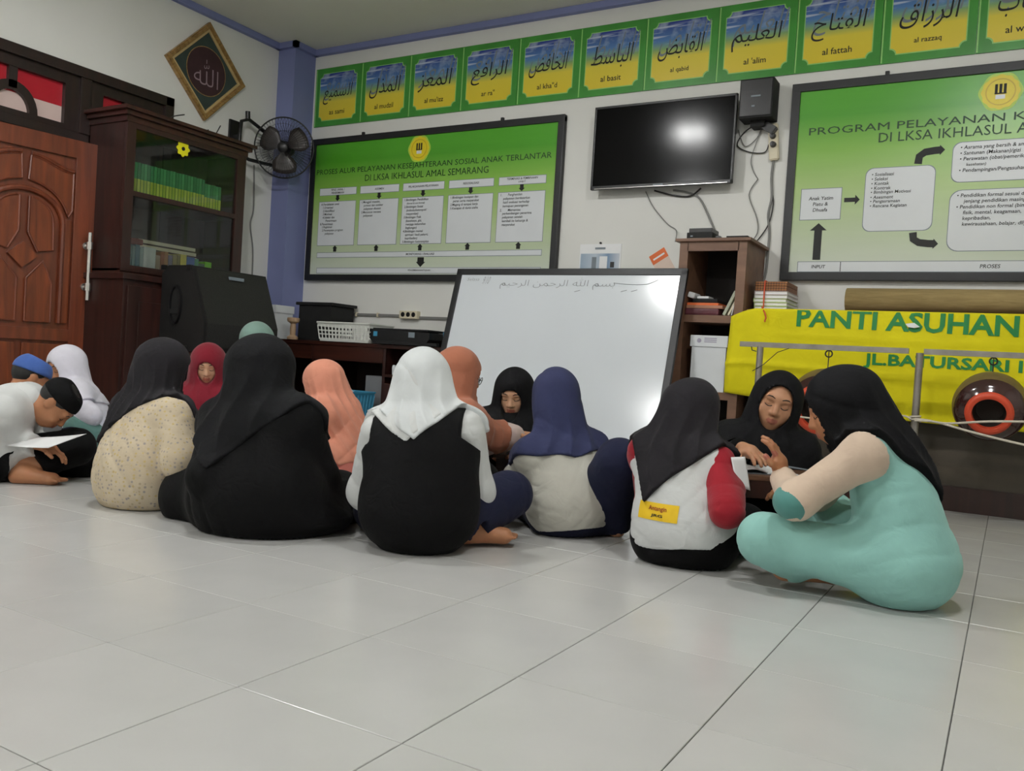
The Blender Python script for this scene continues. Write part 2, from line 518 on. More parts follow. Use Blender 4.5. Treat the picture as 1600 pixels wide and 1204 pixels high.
# leaf on the left: hinged out of view, standing a little ajar into the room; local axes: +y along the leaf
def door_leaf(y_h, ang, width, sgn):
    lf = bpy.data.objects.new('door_leaf', None)
    COL.objects.link(lf)
    lf.parent = door
    lf.location = (0.0, y_h - 0.57, 0)
    lf.rotation_euler = (0, 0, ang)
    t = 0.04
    def part(name, mb, m):
        me_o = mb.build(name, m)
        me_o.parent = lf
        return me_o
    W = width
    st = 0.115
    y = lambda u: sgn * u
    b = MB()
    def bx(u0, u1, z0, z1, x0, x1, bev=0.004):
        b.box(x0, x1, min(y(u0), y(u1)), max(y(u0), y(u1)), z0, z1, bev)
    bx(0, W, 0.012, 1.98, -t, -0.024, 0)                # core
    bx(0, st, 0.012, 1.98, -0.026, 0)
    bx(W - st - 0.04, W, 0.012, 1.98, -0.026, 0)
    bx(st - 0.01, W - st - 0.03, 1.86, 1.98, -0.026, 0)
    bx(st - 0.01, W - st - 0.03, 0.012, 0.16, -0.026, 0)
    bx(st - 0.01, W - st - 0.03, 0.62, 0.70, -0.026, 0)
    part('leaf_board', b, M['door'])
    # panels stand proud of the core and carry a bead along their edge
    part0 = part
    def part(name, mb, m):
        if name == 'panel':
            n_ = len(mb.v) // 2
            if len(mb.f) == n_ + 2:
                ring_ = [(-0.010, v[1], v[2]) for v in mb.v[:n_]]
                part0('bead', MB().tube(ring_ + [ring_[0]], 0.0075, 6), M['door'])
        return part0(name, mb, m)
    u0, u1 = st + 0.005, W - st - 0.045
    c = (u0 + u1) / 2
    r = (u1 - u0) / 2
    # bottom panels
    for a, bb in ((u0 + 0.01, c - 0.02), (c + 0.02, u1 - 0.01)):
        part('panel', MB().box(-0.026, -0.008, min(y(a), y(bb)), max(y(a), y(bb)), 0.20, 0.60, 0.010), M['doorin'])
    # upper corner panels with a wavy top edge and concave lower edge
    def spandrel(s):
        pts = []
        n = 12
        for k in range(n + 1):
            f = k / n
            pts.append((c + s * (0.03 + f * (r - 0.035)), 1.815 - 0.055 * (0.5 - 0.5 * math.cos(math.pi * f)) * 1.2))
        pts.append((c + s * (r - 0.005), 1.50))
        for k in range(n + 1):
            a = math.radians(12 + 74 * k / n)
            pts.append((c + s * (r * 0.92 * math.cos(a)), 1.40 + 0.26 * math.sin(a)))
        q = [(y(p[0]), p[1]) for p in pts]
        part('panel', MB().prism(q, -0.026, -0.010, 'X'), M['doorin'])
        # raised bead along the wavy edge
        part('bead', MB().tube([(-0.006, y(p[0]), p[1] + 0.016) for p in pts[:n + 1]], 0.013, 8), M['door'])
    spandrel(-1)
    spandrel(1)
    # arch and its slender panels
    arch = [(-0.010, y(c + r * 0.80 * math.cos(a)), 1.40 + 0.20 * math.sin(a)) for a in np.linspace(0, math.pi, 17)]
    part('arch_bead', MB().tube([(-0.010, arch[0][1], 0.74)] + arch + [(-0.010, arch[-1][1], 0.74)], 0.018, 8), M['door'])
    for s in (-1, 1):
        pts = [(y(c + s * 0.03), 0.74), (y(c + s * 0.03), 1.02), (y(c + s * r * 0.42), 1.14), (y(c + s * r * 0.62), 1.0), (y(c + s * r * 0.62), 0.74)]
        part('panel', MB().prism(pts, -0.026, -0.010, 'X'), M['doorin'])
        pts = [(y(c + s * 0.03), 1.32), (y(c + s * 0.03), 1.55)] + [(y(c + s * (0.03 + (r * 0.60 - 0.03) * math.sin(a))), 1.40 + 0.15 * math.cos(a)) for a in np.linspace(0.2, math.pi / 2, 7)] + [(y(c + s * r * 0.62), 1.22), (y(c + s * r * 0.30), 1.20)]
        part('panel', MB().prism(pts, -0.026, -0.010, 'X'), M['doorin'])
        part('panel', MB().box(-0.026, -0.008, min(y(c + s * r * 0.84), y(c + s * (r - 0.004))), max(y(c + s * r * 0.84), y(c + s * (r - 0.004))), 0.74, 1.44, 0.008), M['doorin'])
    d = 0.085
    part('diamond_boss', MB().prism([(y(c), 1.17 - d), (y(c + d * 1.1), 1.17), (y(c), 1.17 + d), (y(c - d * 1.1), 1.17)], -0.026, 0.0, 'X'), M['doorin'])
    hy = y(W - 0.065)
    h = MB().tube([(0.05, hy, 0.91), (0.05, hy, 1.37)], 0.013, 10)
    for z in (1.0, 1.28):
        h.tube([(0.0, hy, z), (0.05, hy, z)], 0.010, 8).tube([(0.05, hy, z - 0.025), (0.05, hy, z + 0.025)], 0.020, 10)
        h.tube([(-0.001, hy, z), (0.008, hy, z)], 0.026, 12)
    tag(part('handle', h, M['steel']), 'polished steel pull handle')
    return lf
door_leaf(0.02, math.radians(-7.0), 0.90, 1)
# the other leaf stays closed behind the bookcase
b2 = MB().box(XL - 0.06, XL - 0.02, 0.90, 1.485, 0.012, 1.985)
b2.build('closed_leaf', M['door'], door)
B('outside_backing', M['darkd'], door, XL - 0.14, XL - 0.10, DY0, DY1, 0, DZ1)
# ================================================================== things on the back wall
UX, UZ = (1, 0, 0), (0, 0, 1)

# ------------------------------------------------------------------ calligraphy posters (strip under the ceiling)
def sky_extra(N, tc, c, fac):
    nz = N.n('ShaderNodeTexNoise')
    nz.inputs['Scale'].default_value = 7
    nz.inputs['Detail'].default_value = 6
    N.l(tc.outputs['Object'], nz.inputs['Vector'])
    cl = N.ramp(nz.outputs[0], [(0.50, (0, 0, 0, 1)), (0.72, (1, 1, 1, 1))])
    up = N.ramp(fac, [(0.55, (0, 0, 0, 1)), (0.75, (1, 1, 1, 1))])
    m = N.mix(1.0, cl, up, 'MULTIPLY')
    c = N.mix(m, c, hexc(190, 205, 220))
    mp = N.n('ShaderNodeMapping')
    mp.inputs['Rotation'].default_value = (0, math.radians(-38), 0)
    mp.inputs['Scale'].default_value = (3, 1, 60)
    N.l(tc.outputs['Object'], mp.inputs[0])
    st = N.n('ShaderNodeTexNoise')
    st.inputs['Scale'].default_value = 1.0
    st.inputs['Detail'].default_value = 2
    N.l(mp.outputs[0], st.inputs['Vector'])
    sm = N.ramp(st.outputs[0], [(0.54, (0, 0, 0, 1)), (0.66, (0.8, 0.8, 0.8, 1))])
    return N.mix(N.mix(1.0, sm, up, 'MULTIPLY'), c, hexc(196, 206, 224))
M['sky'] = grad('poster_picture', [(0.0, hexc(224, 200, 52)), (0.38, hexc(226, 208, 66)), (0.54, hexc(134, 172, 110)), (0.68, hexc(84, 130, 186)), (1.0, hexc(38, 52, 140))],
                2, -0.20, 0.205, 0.3, 0.5, sky_extra)
M['pgreen'] = mat('poster_green', hexc(66, 146, 58), 0.28, 0.12, 6, spec=0.5)
M['pline'] = mat('poster_line', hexc(150, 206, 120), 0.3, 0.05, 6)
M['silver'] = mat('letter_shadow', hexc(120, 130, 138), 0.5, 0.05, 6)
XS = [-5.355, -4.838, -4.330, -3.823, -3.312, -2.793, -2.290, -1.778, -1.268, -0.760, -0.248, 0.264]
# Arabic words in presentation forms, already in left-to-right drawing order
NAMES = [('as sami', '\uFECA\uFEF4\uFEE4\uFEB4\uFEDF\uFE8D'), ('al mudzil', '\uFEDD\uFEAC\uFEE4\uFEDF\uFE8D'), ("al mu'izz", '\uFEB0\uFECC\uFEE4\uFEDF\uFE8D'),
         ('ar ra"', '\uFECA\uFED3\uFE8D\uFEAE\uFEDF\uFE8D'), ('al kha"d', '\uFEBE\uFED3\uFE8E\uFEA8\uFEDF\uFE8D'), ('al basit', '\uFEC2\uFEB3\uFE8E\uFE92\uFEDF\uFE8D'),
         ('al qabid', '\uFEBE\uFE91\uFE8E\uFED8\uFEDF\uFE8D'), ("al 'alim", '\uFEE2\uFEF4\uFEE0\uFECC\uFEDF\uFE8D'), ('al fattah', '\uFEA1\uFE8E\uFE98\uFED4\uFEDF\uFE8D'),
         ('al razzaq', '\uFED5\uFE8D\uFEAF\uFEAE\uFEDF\uFE8D'), ('al wahhab', '\uFE8F\uFE8E\uFEEB\uFEEE\uFEDF\uFE8D')]
def octa(cx, cz, w, h, n):
    """rectangle with scooped corners"""
    P = []
    for sx, sz, a0 in ((1, 1, 270), (-1, 1, 0), (-1, -1, 90), (1, -1, 180)):
        for k in range(5):
            a = math.radians(a0 - 22.5 * k)
            P.append((cx + sx * w + n * math.cos(a) * 1.0, cz + sz * h + n * math.sin(a)))
    return P
for i, (cap, ar) in enumerate(NAMES):
    x0, x1 = XS[i] + 0.001, XS[i + 1] - 0.001
    cx, cz = (x0 + x1) / 2, 2.857
    t = thing('calligraphy_poster', 'green bordered calligraphy poster captioned ' + cap.replace('"', ''), 'poster', (cx, YB - 0.006, cz), 'calligraphy posters under the ceiling')
    B('backing', M['pgreen'], t, x0, x1, YB - 0.012, YB - 0.002, 2.607, 3.107)
    MB().prism([(cx - 0.252, 2.612), (cx - 0.244, 2.612), (cx - 0.244, 3.10), (cx - 0.252, 3.10)], YB - 0.0132, YB - 0.012).build('edge_line', M['pline'], t)
    w, h, n = 0.208, 0.205, 0.035
    MB().prism(octa(cx, cz, w, h, n), YB - 0.0135, YB - 0.012).build('outline', M['pline'], t)
    MB().prism(octa(cx, cz, w - 0.006, h - 0.006, n), YB - 0.015, YB - 0.0135).build('picture', M['sky'], t)
    sh = MB()
    text_to(sh, ar, (cx + 0.022, YB - 0.0156, cz + 0.075), UX, UZ, w=0.32, h=0.21, bold=-0.004, shear=0.25)
    sh.build('calligraphy_shadow', M['silver'], t)
    a = MB()
    text_to(a, ar, (cx, YB - 0.0164, cz + 0.018), UX, UZ, w=0.31, h=0.165, bold=-0.004, shear=0.15)
    a.build('calligraphy', M['ink'], t)
    c = MB()
    text_to(c, cap, (cx, YB - 0.0160, cz - 0.135), UX, UZ, h=0.040, bold=0.008)
    c.build('caption', M['ink'], t)

# ------------------------------------------------------------------ chart boards
def chart_extra(N, tc, c, fac):
    mp = N.n('ShaderNodeMapping')
    mp.inputs['Rotation'].default_value = (0, math.radians(35), 0)
    mp.inputs['Scale'].default_value = (2, 1, 22)
    N.l(tc.outputs['Object'], mp.inputs[0])
    st = N.n('ShaderNodeTexNoise')
    st.inputs['Scale'].default_value = 1.0
    st.inputs['Detail'].default_value = 3
    N.l(mp.outputs[0], st.inputs['Vector'])
    return N.mix(0.10, c, st.outputs[0], 'SOFT_LIGHT')
M['chart'] = grad('chart_print', [(0.0, hexc(205, 212, 200)), (0.18, hexc(188, 202, 170)), (0.45, hexc(166, 194, 122)), (0.66, hexc(130, 182, 72)), (0.85, hexc(76, 156, 36)), (1.0, hexc(84, 168, 44))],
                  2, -0.55, 0.57, 0.32, 0.5, chart_extra)
M['chartbox'] = mat('chart_box', hexc(214, 218, 222), 0.35, 0.02, 5)
M['logo'] = mat('emblem_yellow', hexc(226, 206, 36), 0.4, 0.05, 20)
M['logo2'] = mat('emblem_gold', hexc(196, 168, 22), 0.4, 0.05, 20)
M['logoo'] = mat('emblem_halo', hexc(176, 208, 70), 0.4, 0.05, 20)
BOX_Y, TXT_Y = YB - 0.0335, YB - 0.0345
def board(x0, x1, z0, z1, label):
    t = thing('chart_board', label, 'notice board', ((x0 + x1) / 2, YB, (z0 + z1) / 2), 'green chart boards')
    f = MB()
    w = 0.052
    f.box(x0, x1, YB - 0.045, YB - 0.002, z1 - w, z1, 0.004).box(x0, x1, YB - 0.045, YB - 0.002, z0, z0 + w, 0.004)
    f.box(x0, x0 + w, YB - 0.0445, YB - 0.002, z0 + 0.01, z1 - 0.01, 0.004).box(x1 - w, x1, YB - 0.0445, YB - 0.002, z0 + 0.01, z1 - 0.01, 0.004)
    f.build('frame', M['frame'], t)
    B('printed_sheet', M['chart'], t, x0 + w - 0.005, x1 - w + 0.005, YB - 0.032, YB - 0.004, z0 + w - 0.005, z1 - w + 0.005)
    for x in (x0 + 0.55, x1 - 0.55):
        MB().box(x - 0.012, x + 0.012, YB - 0.02, YB - 0.001, z1 - 0.005, z1 + 0.03, 0.003).build('hanger', M['frame'], t)
    return t
def rbox(t, x0, x1, z0, z1, r=0.0, name='text_box', m='chartbox'):
    if r:
        P = []
        for cx, cz, a0 in ((x1 - r, z1 - r, 0), (x0 + r, z1 - r, 90), (x0 + r, z0 + r, 180), (x1 - r, z0 + r, 270)):
            P += [(cx + r * math.cos(math.radians(a0 + 18 * k)), cz + r * math.sin(math.radians(a0 + 18 * k))) for k in range(6)]
    else:
        P = [(x0, z0), (x1, z0), (x1, z1), (x0, z1)]
    e = 0.004
    c = ((x0 + x1) / 2, (z0 + z1) / 2)
    Q = [(p[0] + e * (1 if p[0] > c[0] else -1), p[1] + e * (1 if p[1] > c[1] else -1)) for p in P]
    o = MB().prism(Q, BOX_Y + 0.0008, YB - 0.031).build('box_outline', M['silver'], t)
    return MB().prism(P, BOX_Y, YB - 0.0312).build(name, M[m], t)
def lines(t, rows, x, ztop, dz, h, name='lettering', m='ink', align='L', bold=0.012, shear=0.12, w=None):
    mb = MB()
    for k, s in enumerate(rows):
        if s.strip():
            ind = (len(s) - len(s.lstrip())) * 0.012
            hh = h * (1.0 if any(ch in s for ch in 'gjpqy') else 0.8)
            text_to(mb, s.strip(), (x + ind, TXT_Y, ztop - k * dz), UX, UZ, w=w, h=hh, align=align, bold=bold, shear=shear)
    return tag(mb.build(name, M[m], t), kind='stuff')
def emblem(t, cx, cz):
    def scal(r, n, a):
        return [(cx + (r + a * math.cos(n * q)) * math.cos(q), cz + (r + a * math.cos(n * q)) * math.sin(q)) for q in np.linspace(0, 2 * math.pi, 73)[:-1]]
    MB().prism(scal(0.108, 6, 0.004), BOX_Y, YB - 0.031).build('emblem_halo', M['logoo'], t)
    MB().prism(scal(0.096, 12, 0.003), BOX_Y - 0.0008, BOX_Y).build('emblem_disc', M['logo'], t)
    ring = MB()
    P, Q = scal(0.076, 1, 0), scal(0.070, 1, 0)
    for k in range(len(P)):
        j = (k + 1) % len(P)
        ring.prism([P[k], P[j], Q[j], Q[k]], BOX_Y - 0.0014, BOX_Y - 0.0008)
    ring.build('emblem_ring', M['logo2'], t)
    g = MB()
    for dx in (-0.022, 0.0, 0.022):
        g.box(cx + dx - 0.007, cx + dx + 0.007, BOX_Y - 0.0016, BOX_Y - 0.0008, cz - 0.005, cz + 0.045)
    g.box(cx - 0.03, cx + 0.03, BOX_Y - 0.0016, BOX_Y - 0.0008, cz - 0.012, cz - 0.005)
    g.build('emblem_figure', M['ink'], t)
    B('emblem_book', M['chartbox'], t, cx - 0.024, cx + 0.024, BOX_Y - 0.0016, BOX_Y - 0.0008, cz - 0.04, cz - 0.016)
def arrow(t, pts, w=0.03, head=0.055):
    """flat black arrow along a polyline (x, z)"""
    mb = MB()
    pts = [Vector((p[0], 0, p[1])) for p in pts]
    d = (pts[-1] - pts[-2]).normalized()
    pts_b = pts[:-1] + [pts[-1] - d * head * 0.45]
    L, R = [], []
    for i, p in enumerate(pts_b):
        q = (pts_b[min(i + 1, len(pts_b) - 1)] - pts_b[max(i - 1, 0)]).normalized()
        n = Vector((-q.z, 0, q.x))
        L.append(p + n * w / 2)
        R.append(p - n * w / 2)
    for i in range(len(L) - 1):
        mb.prism([(v.x, v.z) for v in (L[i], L[i + 1], R[i + 1], R[i])], TXT_Y, YB - 0.0312)
    n = Vector((-d.z, 0, d.x))
    a = pts_b[-1]
    mb.prism([(v.x, v.z) for v in (a + n * head / 2, pts[-1], a - n * head / 2)], TXT_Y, YB - 0.0312)
    return mb.build('arrow', M['ink'], t)

b1 = board(-5.338, -2.873, 1.272, 2.492, 'green flow chart board with five columns of white boxes')
emblem(b1, -4.178, 2.335)
lines(b1, ['PROSES ALUR PELAYANAN KESEJAHTERAAN SOSIAL ANAK TERLANTAR'], -4.115, 2.198, 0, 0.072, 'title', 'inkgreen', 'C', 0.0, 0, 2.30)
lines(b1, ['DI LKSA IKHLASUL AMAL SEMARANG'], -4.115, 2.130, 0, 0.066, 'title', 'inkgreen', 'C', 0.0, 0, 1.217)
cols = [(-5.217, -4.812), (-4.765, -4.362), (-4.316, -3.914), (-3.864, -3.455), (-3.405, -3.003)]
heads = [['PEND. AWAL /', 'PENERIMAAN'], ['ASESMEN'], ['PELAKSANAAN PELAYANAN'], ['RESOSIALISASI'], ['TERMINASI & PEMBINAAN', 'LANJUT']]
bodies = [['A.Pendekatan awal', '  1.Orientasi', '  2.Identifikasi', '  3.Motivasi', '  4.Seleksi dan', '     Penerimaan', 'B.Penerimaan', '  1.Registrasi', '  2.Penempatan program', '     pelayanan'],
          ['1.Menggali masalah,', '  potensi dan sumber', '  pelayanan disusun', '2.Menyusun rencana', '  pelayanan'],
          ['1.Bimbingan Pendidikan', '  (formal & non formal)', '2.Bimbingan Sosial', '  (individu/kelompok/', '  masyarakat)', '3.Bimbingan Fisik', '  (kesehatan, gizi,', '  menjaga kebersihan', '  lingkungan)', '4.Bimbingan mental', '  spiritual / budi pekerti,', '  kepribadian)', '5.Bimbingan keterampilan'],
          ['1.Bimbingan kesiapan dan', '  peran serta masyarakat', '2.Magang di tempat kerja', '3.Kesiapan di dunia usaha'],
          ['1.       Penghentian', '  pelayanan berdasarkan', '  hasil evaluasi terhadap', '  kemajuan penanganan', '2.       Memantau', '  perkembangan penerima', '  pelayanan setelah', '  kembali ke keluarga &', '  masyarakat']]
for (x0, x1), hd, bd in zip(cols, heads, bodies):
    rbox(b1, x0, x1, 2.003, 2.060, name='heading_box')
    c = (x0 + x1) / 2
    lines(b1, hd, c, 2.046 if len(hd) > 1 else 2.033, 0.026, 0.021, 'heading', 'ink', 'C')
    arrow(b1, [(c, 2.000), (c, 1.950)], 0.030, 0.052)
    rbox(b1, x0, x1, 1.573, 1.945, name='list_box')
    lines(b1, bd, x0 + 0.022, 1.925, 0.0282, 0.024)
    arrow(b1, [(c, 1.518), (c, 1.570)], 0.032, 0.052)
rbox(b1, -5.212, -3.004, 1.470, 1.508, name='bar')
lines(b1, ['MONITORING / EVALUASI'], -4.11, 1.489, 0, 0.022, 'bar_lettering', 'ink', 'C')
arrow(b1, [(-4.10, 1.462), (-4.10, 1.385)], 0.062, 0.09)
rbox(b1, -5.206, -3.004, 1.336, 1.377, name='bar')
lines(b1, ['PENGEMBANGAN/TUJUAN'], -4.11, 1.357, 0, 0.022, 'bar_lettering', 'ink', 'C')

b2 = board(-1.262, 1.20, 1.293, 2.530, 'green programme board with big rounded boxes beside the television')
emblem(b2, -0.104, 2.367)
lines(b2, ['PROGRAM PELAYANAN KESEJAHTERAAN SOSIAL'], -0.03, 2.217, 0, 0.075, 'title', 'inkgreen', 'C', 0.0, 0, 2.226)
lines(b2, ['DI LKSA IKHLASUL AMAL SEMARANG'], -0.03, 2.156, 0, 0.072, 'title', 'inkgreen', 'C', 0.0, 0, 1.404)
rbox(b2, -1.162, -0.924, 1.674, 1.864, name='text_box')
lines(b2, ['Anak Yatim', 'Piatu &', 'Dhuafa'], -1.043, 1.805, 0.036, 0.028, 'lettering', 'ink', 'C')
rbox(b2, -0.788, -0.409, 1.594, 1.972, 0.045)
lines(b2, ['\u2022 Sosialisasi', '\u2022 Seleksi', '\u2022 Kontak', '\u2022 Kontrak', '\u2022 Bimbingan Motivasi', '\u2022 Asesment', '\u2022 Pengasramaan', '\u2022 Rencana Kegiatan'], -0.755, 1.935, 0.0275, 0.025)
rbox(b2, -0.322, 0.62, 1.867, 2.094, 0.045)
lines(b2, ['\u2022 Asrama yang bersih & aman', '\u2022 Santunan (Makanan)/gizi', '\u2022 Perawatan (obat/pemeriksaan', '   kesehatan)', '\u2022 Pendampingan/Pengasuhan'], -0.285, 2.062, 0.033, 0.028)
rbox(b2, -0.320, 0.62, 1.469, 1.817, 0.06)
lines(b2, ['\u2022 Pendidikan formal sesuai dengan', '   jenjang pendidikan masing', '\u2022 Pendidikan non formal (bimbingan', '   fisik, mental, keagamaan,', '   kepribadian,', '   kewirausahaan, belajar, dll)'], -0.285, 1.785, 0.033, 0.028)
arrow(b2, [(-1.046, 1.422), (-1.046, 1.650)], 0.046, 0.10)
arrow(b2, [(-0.905, 1.788), (-0.815, 1.788)], 0.026, 0.06)
arrow(b2, [(-0.505, 1.985), (-0.50, 2.03), (-0.47, 2.052), (-0.42, 2.058), (-0.366, 2.060)], 0.042, 0.06)
arrow(b2, [(-0.505, 1.580), (-0.50, 1.54), (-0.47, 1.520), (-0.42, 1.513), (-0.366, 1.511)], 0.042, 0.06)
rbox(b2, -1.154, 1.10, 1.349, 1.408, name='bar')
B('bar_divider', M['ink'], b2, -0.902, -0.898, TXT_Y, BOX_Y, 1.349, 1.408)
lines(b2, ['INPUT'], -1.03, 1.379, 0, 0.026, 'bar_lettering', 'ink', 'C')
lines(b2, ['PROSES'], -0.09, 1.379, 0, 0.028, 'bar_lettering', 'ink', 'C')

# ------------------------------------------------------------------ television
M['screen'] = mat('tv_screen', hexc(8, 8, 9), 0.14, 0.1, 3, spec=0.12)
tv = thing('television', 'large flat black television mounted on the wall between the boards', 'television', (-2.095, YB, 1.91))
TV0, TV1, TZ0, TZ1 = -2.598, -1.590, 1.912, 2.491
f = MB()
f.box(TV0, TV1, YB - 0.115, YB - 0.085, TZ1 - 0.016, TZ1, 0.004).box(TV0, TV1, YB - 0.115, YB - 0.085, TZ0, TZ0 + 0.026, 0.004)
f.box(TV0, TV0 + 0.014, YB - 0.115, YB - 0.085, TZ0, TZ1, 0.004).box(TV1 - 0.014, TV1, YB - 0.115, YB - 0.085, TZ0, TZ1, 0.004)
f.build('bezel', M['black'], tv)
B('screen', M['screen'], tv, TV0 + 0.01, TV1 - 0.01, YB - 0.110, YB - 0.09, TZ0 + 0.02, TZ1 - 0.012)
MB().box(TV0 + 0.01, TV1 - 0.01, YB - 0.09, YB - 0.07, TZ0 + 0.005, TZ1 - 0.005, 0.006).box(TV0 + 0.12, TV1 - 0.12, YB - 0.072, YB - 0.04, TZ0 + 0.02, TZ0 + 0.42, 0.01).build('back_shell', M['blackmatte'], tv)
B('wall_bracket', M['blackmatte'], tv, -2.3, -1.9, YB - 0.042, YB - 0.001, 2.05, 2.35)
B('lower_rim', M['steel'], tv, TV0 + 0.03, TV1 - 0.03, YB - 0.1155, YB - 0.112, TZ0 + 0.004, TZ0 + 0.007)
B('maker_plate', M['silver'], tv, -2.13, -2.06, YB - 0.1165, YB - 0.113, TZ0 + 0.010, TZ0 + 0.018)

# ------------------------------------------------------------------ small loudspeaker and its wires, power strip
sp = thing('wall_speaker', 'small black loudspeaker box mounted beside the television', 'loudspeaker', (-1.45, YB, 2.30))
MB().box(-1.560, -1.348, YB - 0.17, YB - 0.02, 2.305, 2.552, 0.006).build('cabinet', M['blackmatte'], sp)
B('grille', M['black'], sp, -1.552, -1.356, YB - 0.176, YB - 0.169, 2.315, 2.544, bev=0.003)
B('name_plate', M['silver'], sp, -1.485, -1.425, YB - 0.178, YB - 0.1755, 2.434, 2.444)
B('badge', M['silver'], sp, -1.478, -1.458, YB - 0.178, YB - 0.1755, 2.372, 2.382)
B('bracket', M['blackmatte'], sp, -1.50, -1.41, YB - 0.10, YB - 0.001, 2.27, 2.307)

ps = thing('power_strip', 'cream power strip with black plugs hanging on the wall below the small speaker', 'power strip', (-1.358, YB, 2.08))
Mr = Matrix.Translation((-1.362, YB - 0.02, 2.18)) @ Matrix.Rotation(math.radians(-6), 4, 'Y')
bm = bmesh.new()
bmesh.ops.create_cube(bm, size=1.0)
for v in bm.verts:
    v.co = (v.co.x * 0.062, v.co.y * 0.034, v.co.z * 0.235)
bmesh.ops.bevel(bm, geom=bm.edges[:], offset=0.006, segments=2, affect='EDGES')
MB().bm(bm, Mr).build('strip_body', M['cream'], ps)
for dz in (0.035, -0.02):
    MB().lathe([(0.0, 0.03), (0.016, 0.028), (0.020, 0.0)], 14, Mr @ Matrix.Translation((0, -0.017, dz)) @ Matrix.Rotation(math.radians(90), 4, 'X')).build('socket', M['black'], ps, True, 40)
bm = bmesh.new()
bmesh.ops.create_cube(bm, size=1.0)
for v in bm.verts:
    v.co = (v.co.x * 0.088, v.co.y * 0.05, v.co.z * 0.052)
bmesh.ops.bevel(bm, geom=bm.edges[:], offset=0.005, segments=2, affect='EDGES')
MB().bm(bm, Matrix.Translation((-1.385, YB - 0.055, 2.262)) @ Matrix.Rotation(math.radians(33), 4, 'Y')).build('plug_adapter', M['black'], ps)

def smooth_path(pts, n=6):
    P = [Vector(p) for p in pts]
    P = [P[0]] + P + [P[-1]]
    out = []
    for i in range(1, len(P) - 2):
        for k in range(n):
            t = k / n
            a, b, c, d = P[i - 1], P[i], P[i + 1], P[i + 2]
            out.append(0.5 * ((2 * b) + (c - a) * t + (2 * a - 5 * b + 4 * c - d) * t * t + (3 * b - a - 3 * c + d) * t ** 3))
    out.append(P[-2])
    return out
def cable(name, label, pts, r, m, cat='cable', seg=6):
    o = MB().tube(smooth_path(pts), r, seg).build(name, M[m], None, True)
    return tag(o, label, cat, 'cables on the walls')
w = YB - 0.012
cable('speaker_wire', 'thin black wire looping below the small speaker', [(-1.47, w - 0.03, 2.30), (-1.56, w, 2.26), (-1.60, w, 2.18), (-1.52, w, 2.13), (-1.42, w, 2.12), (-1.395, w, 2.17)], 0.004, 'cableb')
cable('speaker_wire', 'tangled dark wire crossing beside the television edge', [(-1.60, w, 2.28), (-1.55, w, 2.17), (-1.48, w, 2.21), (-1.45, w, 2.27), (-1.50, w, 2.10), (-1.49, w, 2.02), (-1.45, w, 1.95)], 0.003, 'cable')
cable('electric_cable', 'grey power cord running down from the cream power strip', [(-1.358, w, 2.07), (-1.362, w, 1.95), (-1.352, w, 1.83), (-1.367, w, 1.72), (-1.352, w, 1.60), (-1.353, w, 1.45), (-1.36, w, 1.33), (-1.39, w, 1.22), (-1.41, w, 1.10)], 0.008, 'cable')
cable('electric_cable', 'thin dark cord swinging from the power cord to the brown shelf top', [(-1.352, w, 1.86), (-1.34, w, 1.78), (-1.36, w, 1.66), (-1.42, w, 1.56), (-1.47, w, 1.515)], 0.004, 'cableb')
cable('antenna_cable', 'pale cable dropping from wire tangle to the brown shelf', [(-1.45, w, 1.95), (-1.50, w, 1.85), (-1.44, w, 1.70), (-1.43, w, 1.60), (-1.49, w, 1.515)], 0.0035, 'cable')
cable('television_cable', 'grey cable hanging from the television to the shelf top', [(-2.02, w, 1.905), (-1.92, w, 1.885), (-1.83, w, 1.84), (-1.74, w, 1.68), (-1.665, w, 1.52)], 0.007, 'cable')
cable('television_cable', 'thin wire hanging from the television towards the set-top box', [(-2.22, w, 1.905), (-2.16, w, 1.80), (-2.05, w, 1.68), (-1.98, w, 1.63), (-1.95, YB - 0.1, 1.54)], 0.0035, 'cable')
cable('television_cable', 'black cable sagging just under the television', [(-2.15, w - 0.02, 1.905), (-2.02, w, 1.87), (-1.90, w, 1.86), (-1.82, w - 0.02, 1.905)], 0.006, 'cableb')

# ------------------------------------------------------------------ calendar, leaflet
cal = thing('wall_calendar', 'wall calendar with pale blue picture above the whiteboard', 'calendar', (-2.54, YB, 1.2))
B('sheet', M['paper'], cal, -2.700, -2.378, YB - 0.006, YB - 0.001, 1.16, 1.548)
M['calpic'] = grad('calendar_picture', [(0, hexc(150, 170, 190)), (0.4, hexc(188, 200, 212)), (0.7, hexc(120, 146, 176)), (1, hexc(206, 212, 220))], 0, -0.16, 0.16, 0.5)
B('picture', M['calpic'], cal, -2.690, -2.388, YB - 0.0075, YB - 0.006, 1.22, 1.480)
B('picture_figure', M['silver'], cal, -2.60, -2.565, YB - 0.009, YB - 0.0075, 1.23, 1.455)
B('picture_figure', M['frame'], cal, -2.455, -2.425, YB - 0.009, YB - 0.0075, 1.38, 1.42)
B('picture_figure', M['paper'], cal, -2.54, -2.48, YB - 0.009, YB - 0.0075, 1.25, 1.46)
lines_y = YB - 0.008
B('heading_strip', M['silver'], cal, -2.58, -2.50, lines_y, YB - 0.006, 1.51, 1.524)
MB().tube([(-2.54, YB - 0.012, 1.555), (-2.54, YB - 0.001, 1.555)], 0.008, 8).build('nail', M['black'], cal)
lf = thing('orange_leaflet', 'small orange and white leaflet taped at a slant above whiteboard', 'leaflet', (-2.075, YB, 1.38))
M['orange'] = mat('orange_print', hexc(226, 112, 56), 0.6, 0.05, 8)
def quad(mb, c, w, h, ang, y0, y1):
    ca, sa = math.cos(ang), math.sin(ang)
    return mb.prism([(c[0] + ca * a - sa * b, c[1] + sa * a + ca * b) for a, b in ((-w, -h), (w, -h), (w, h), (-w, h))], y0, y1)
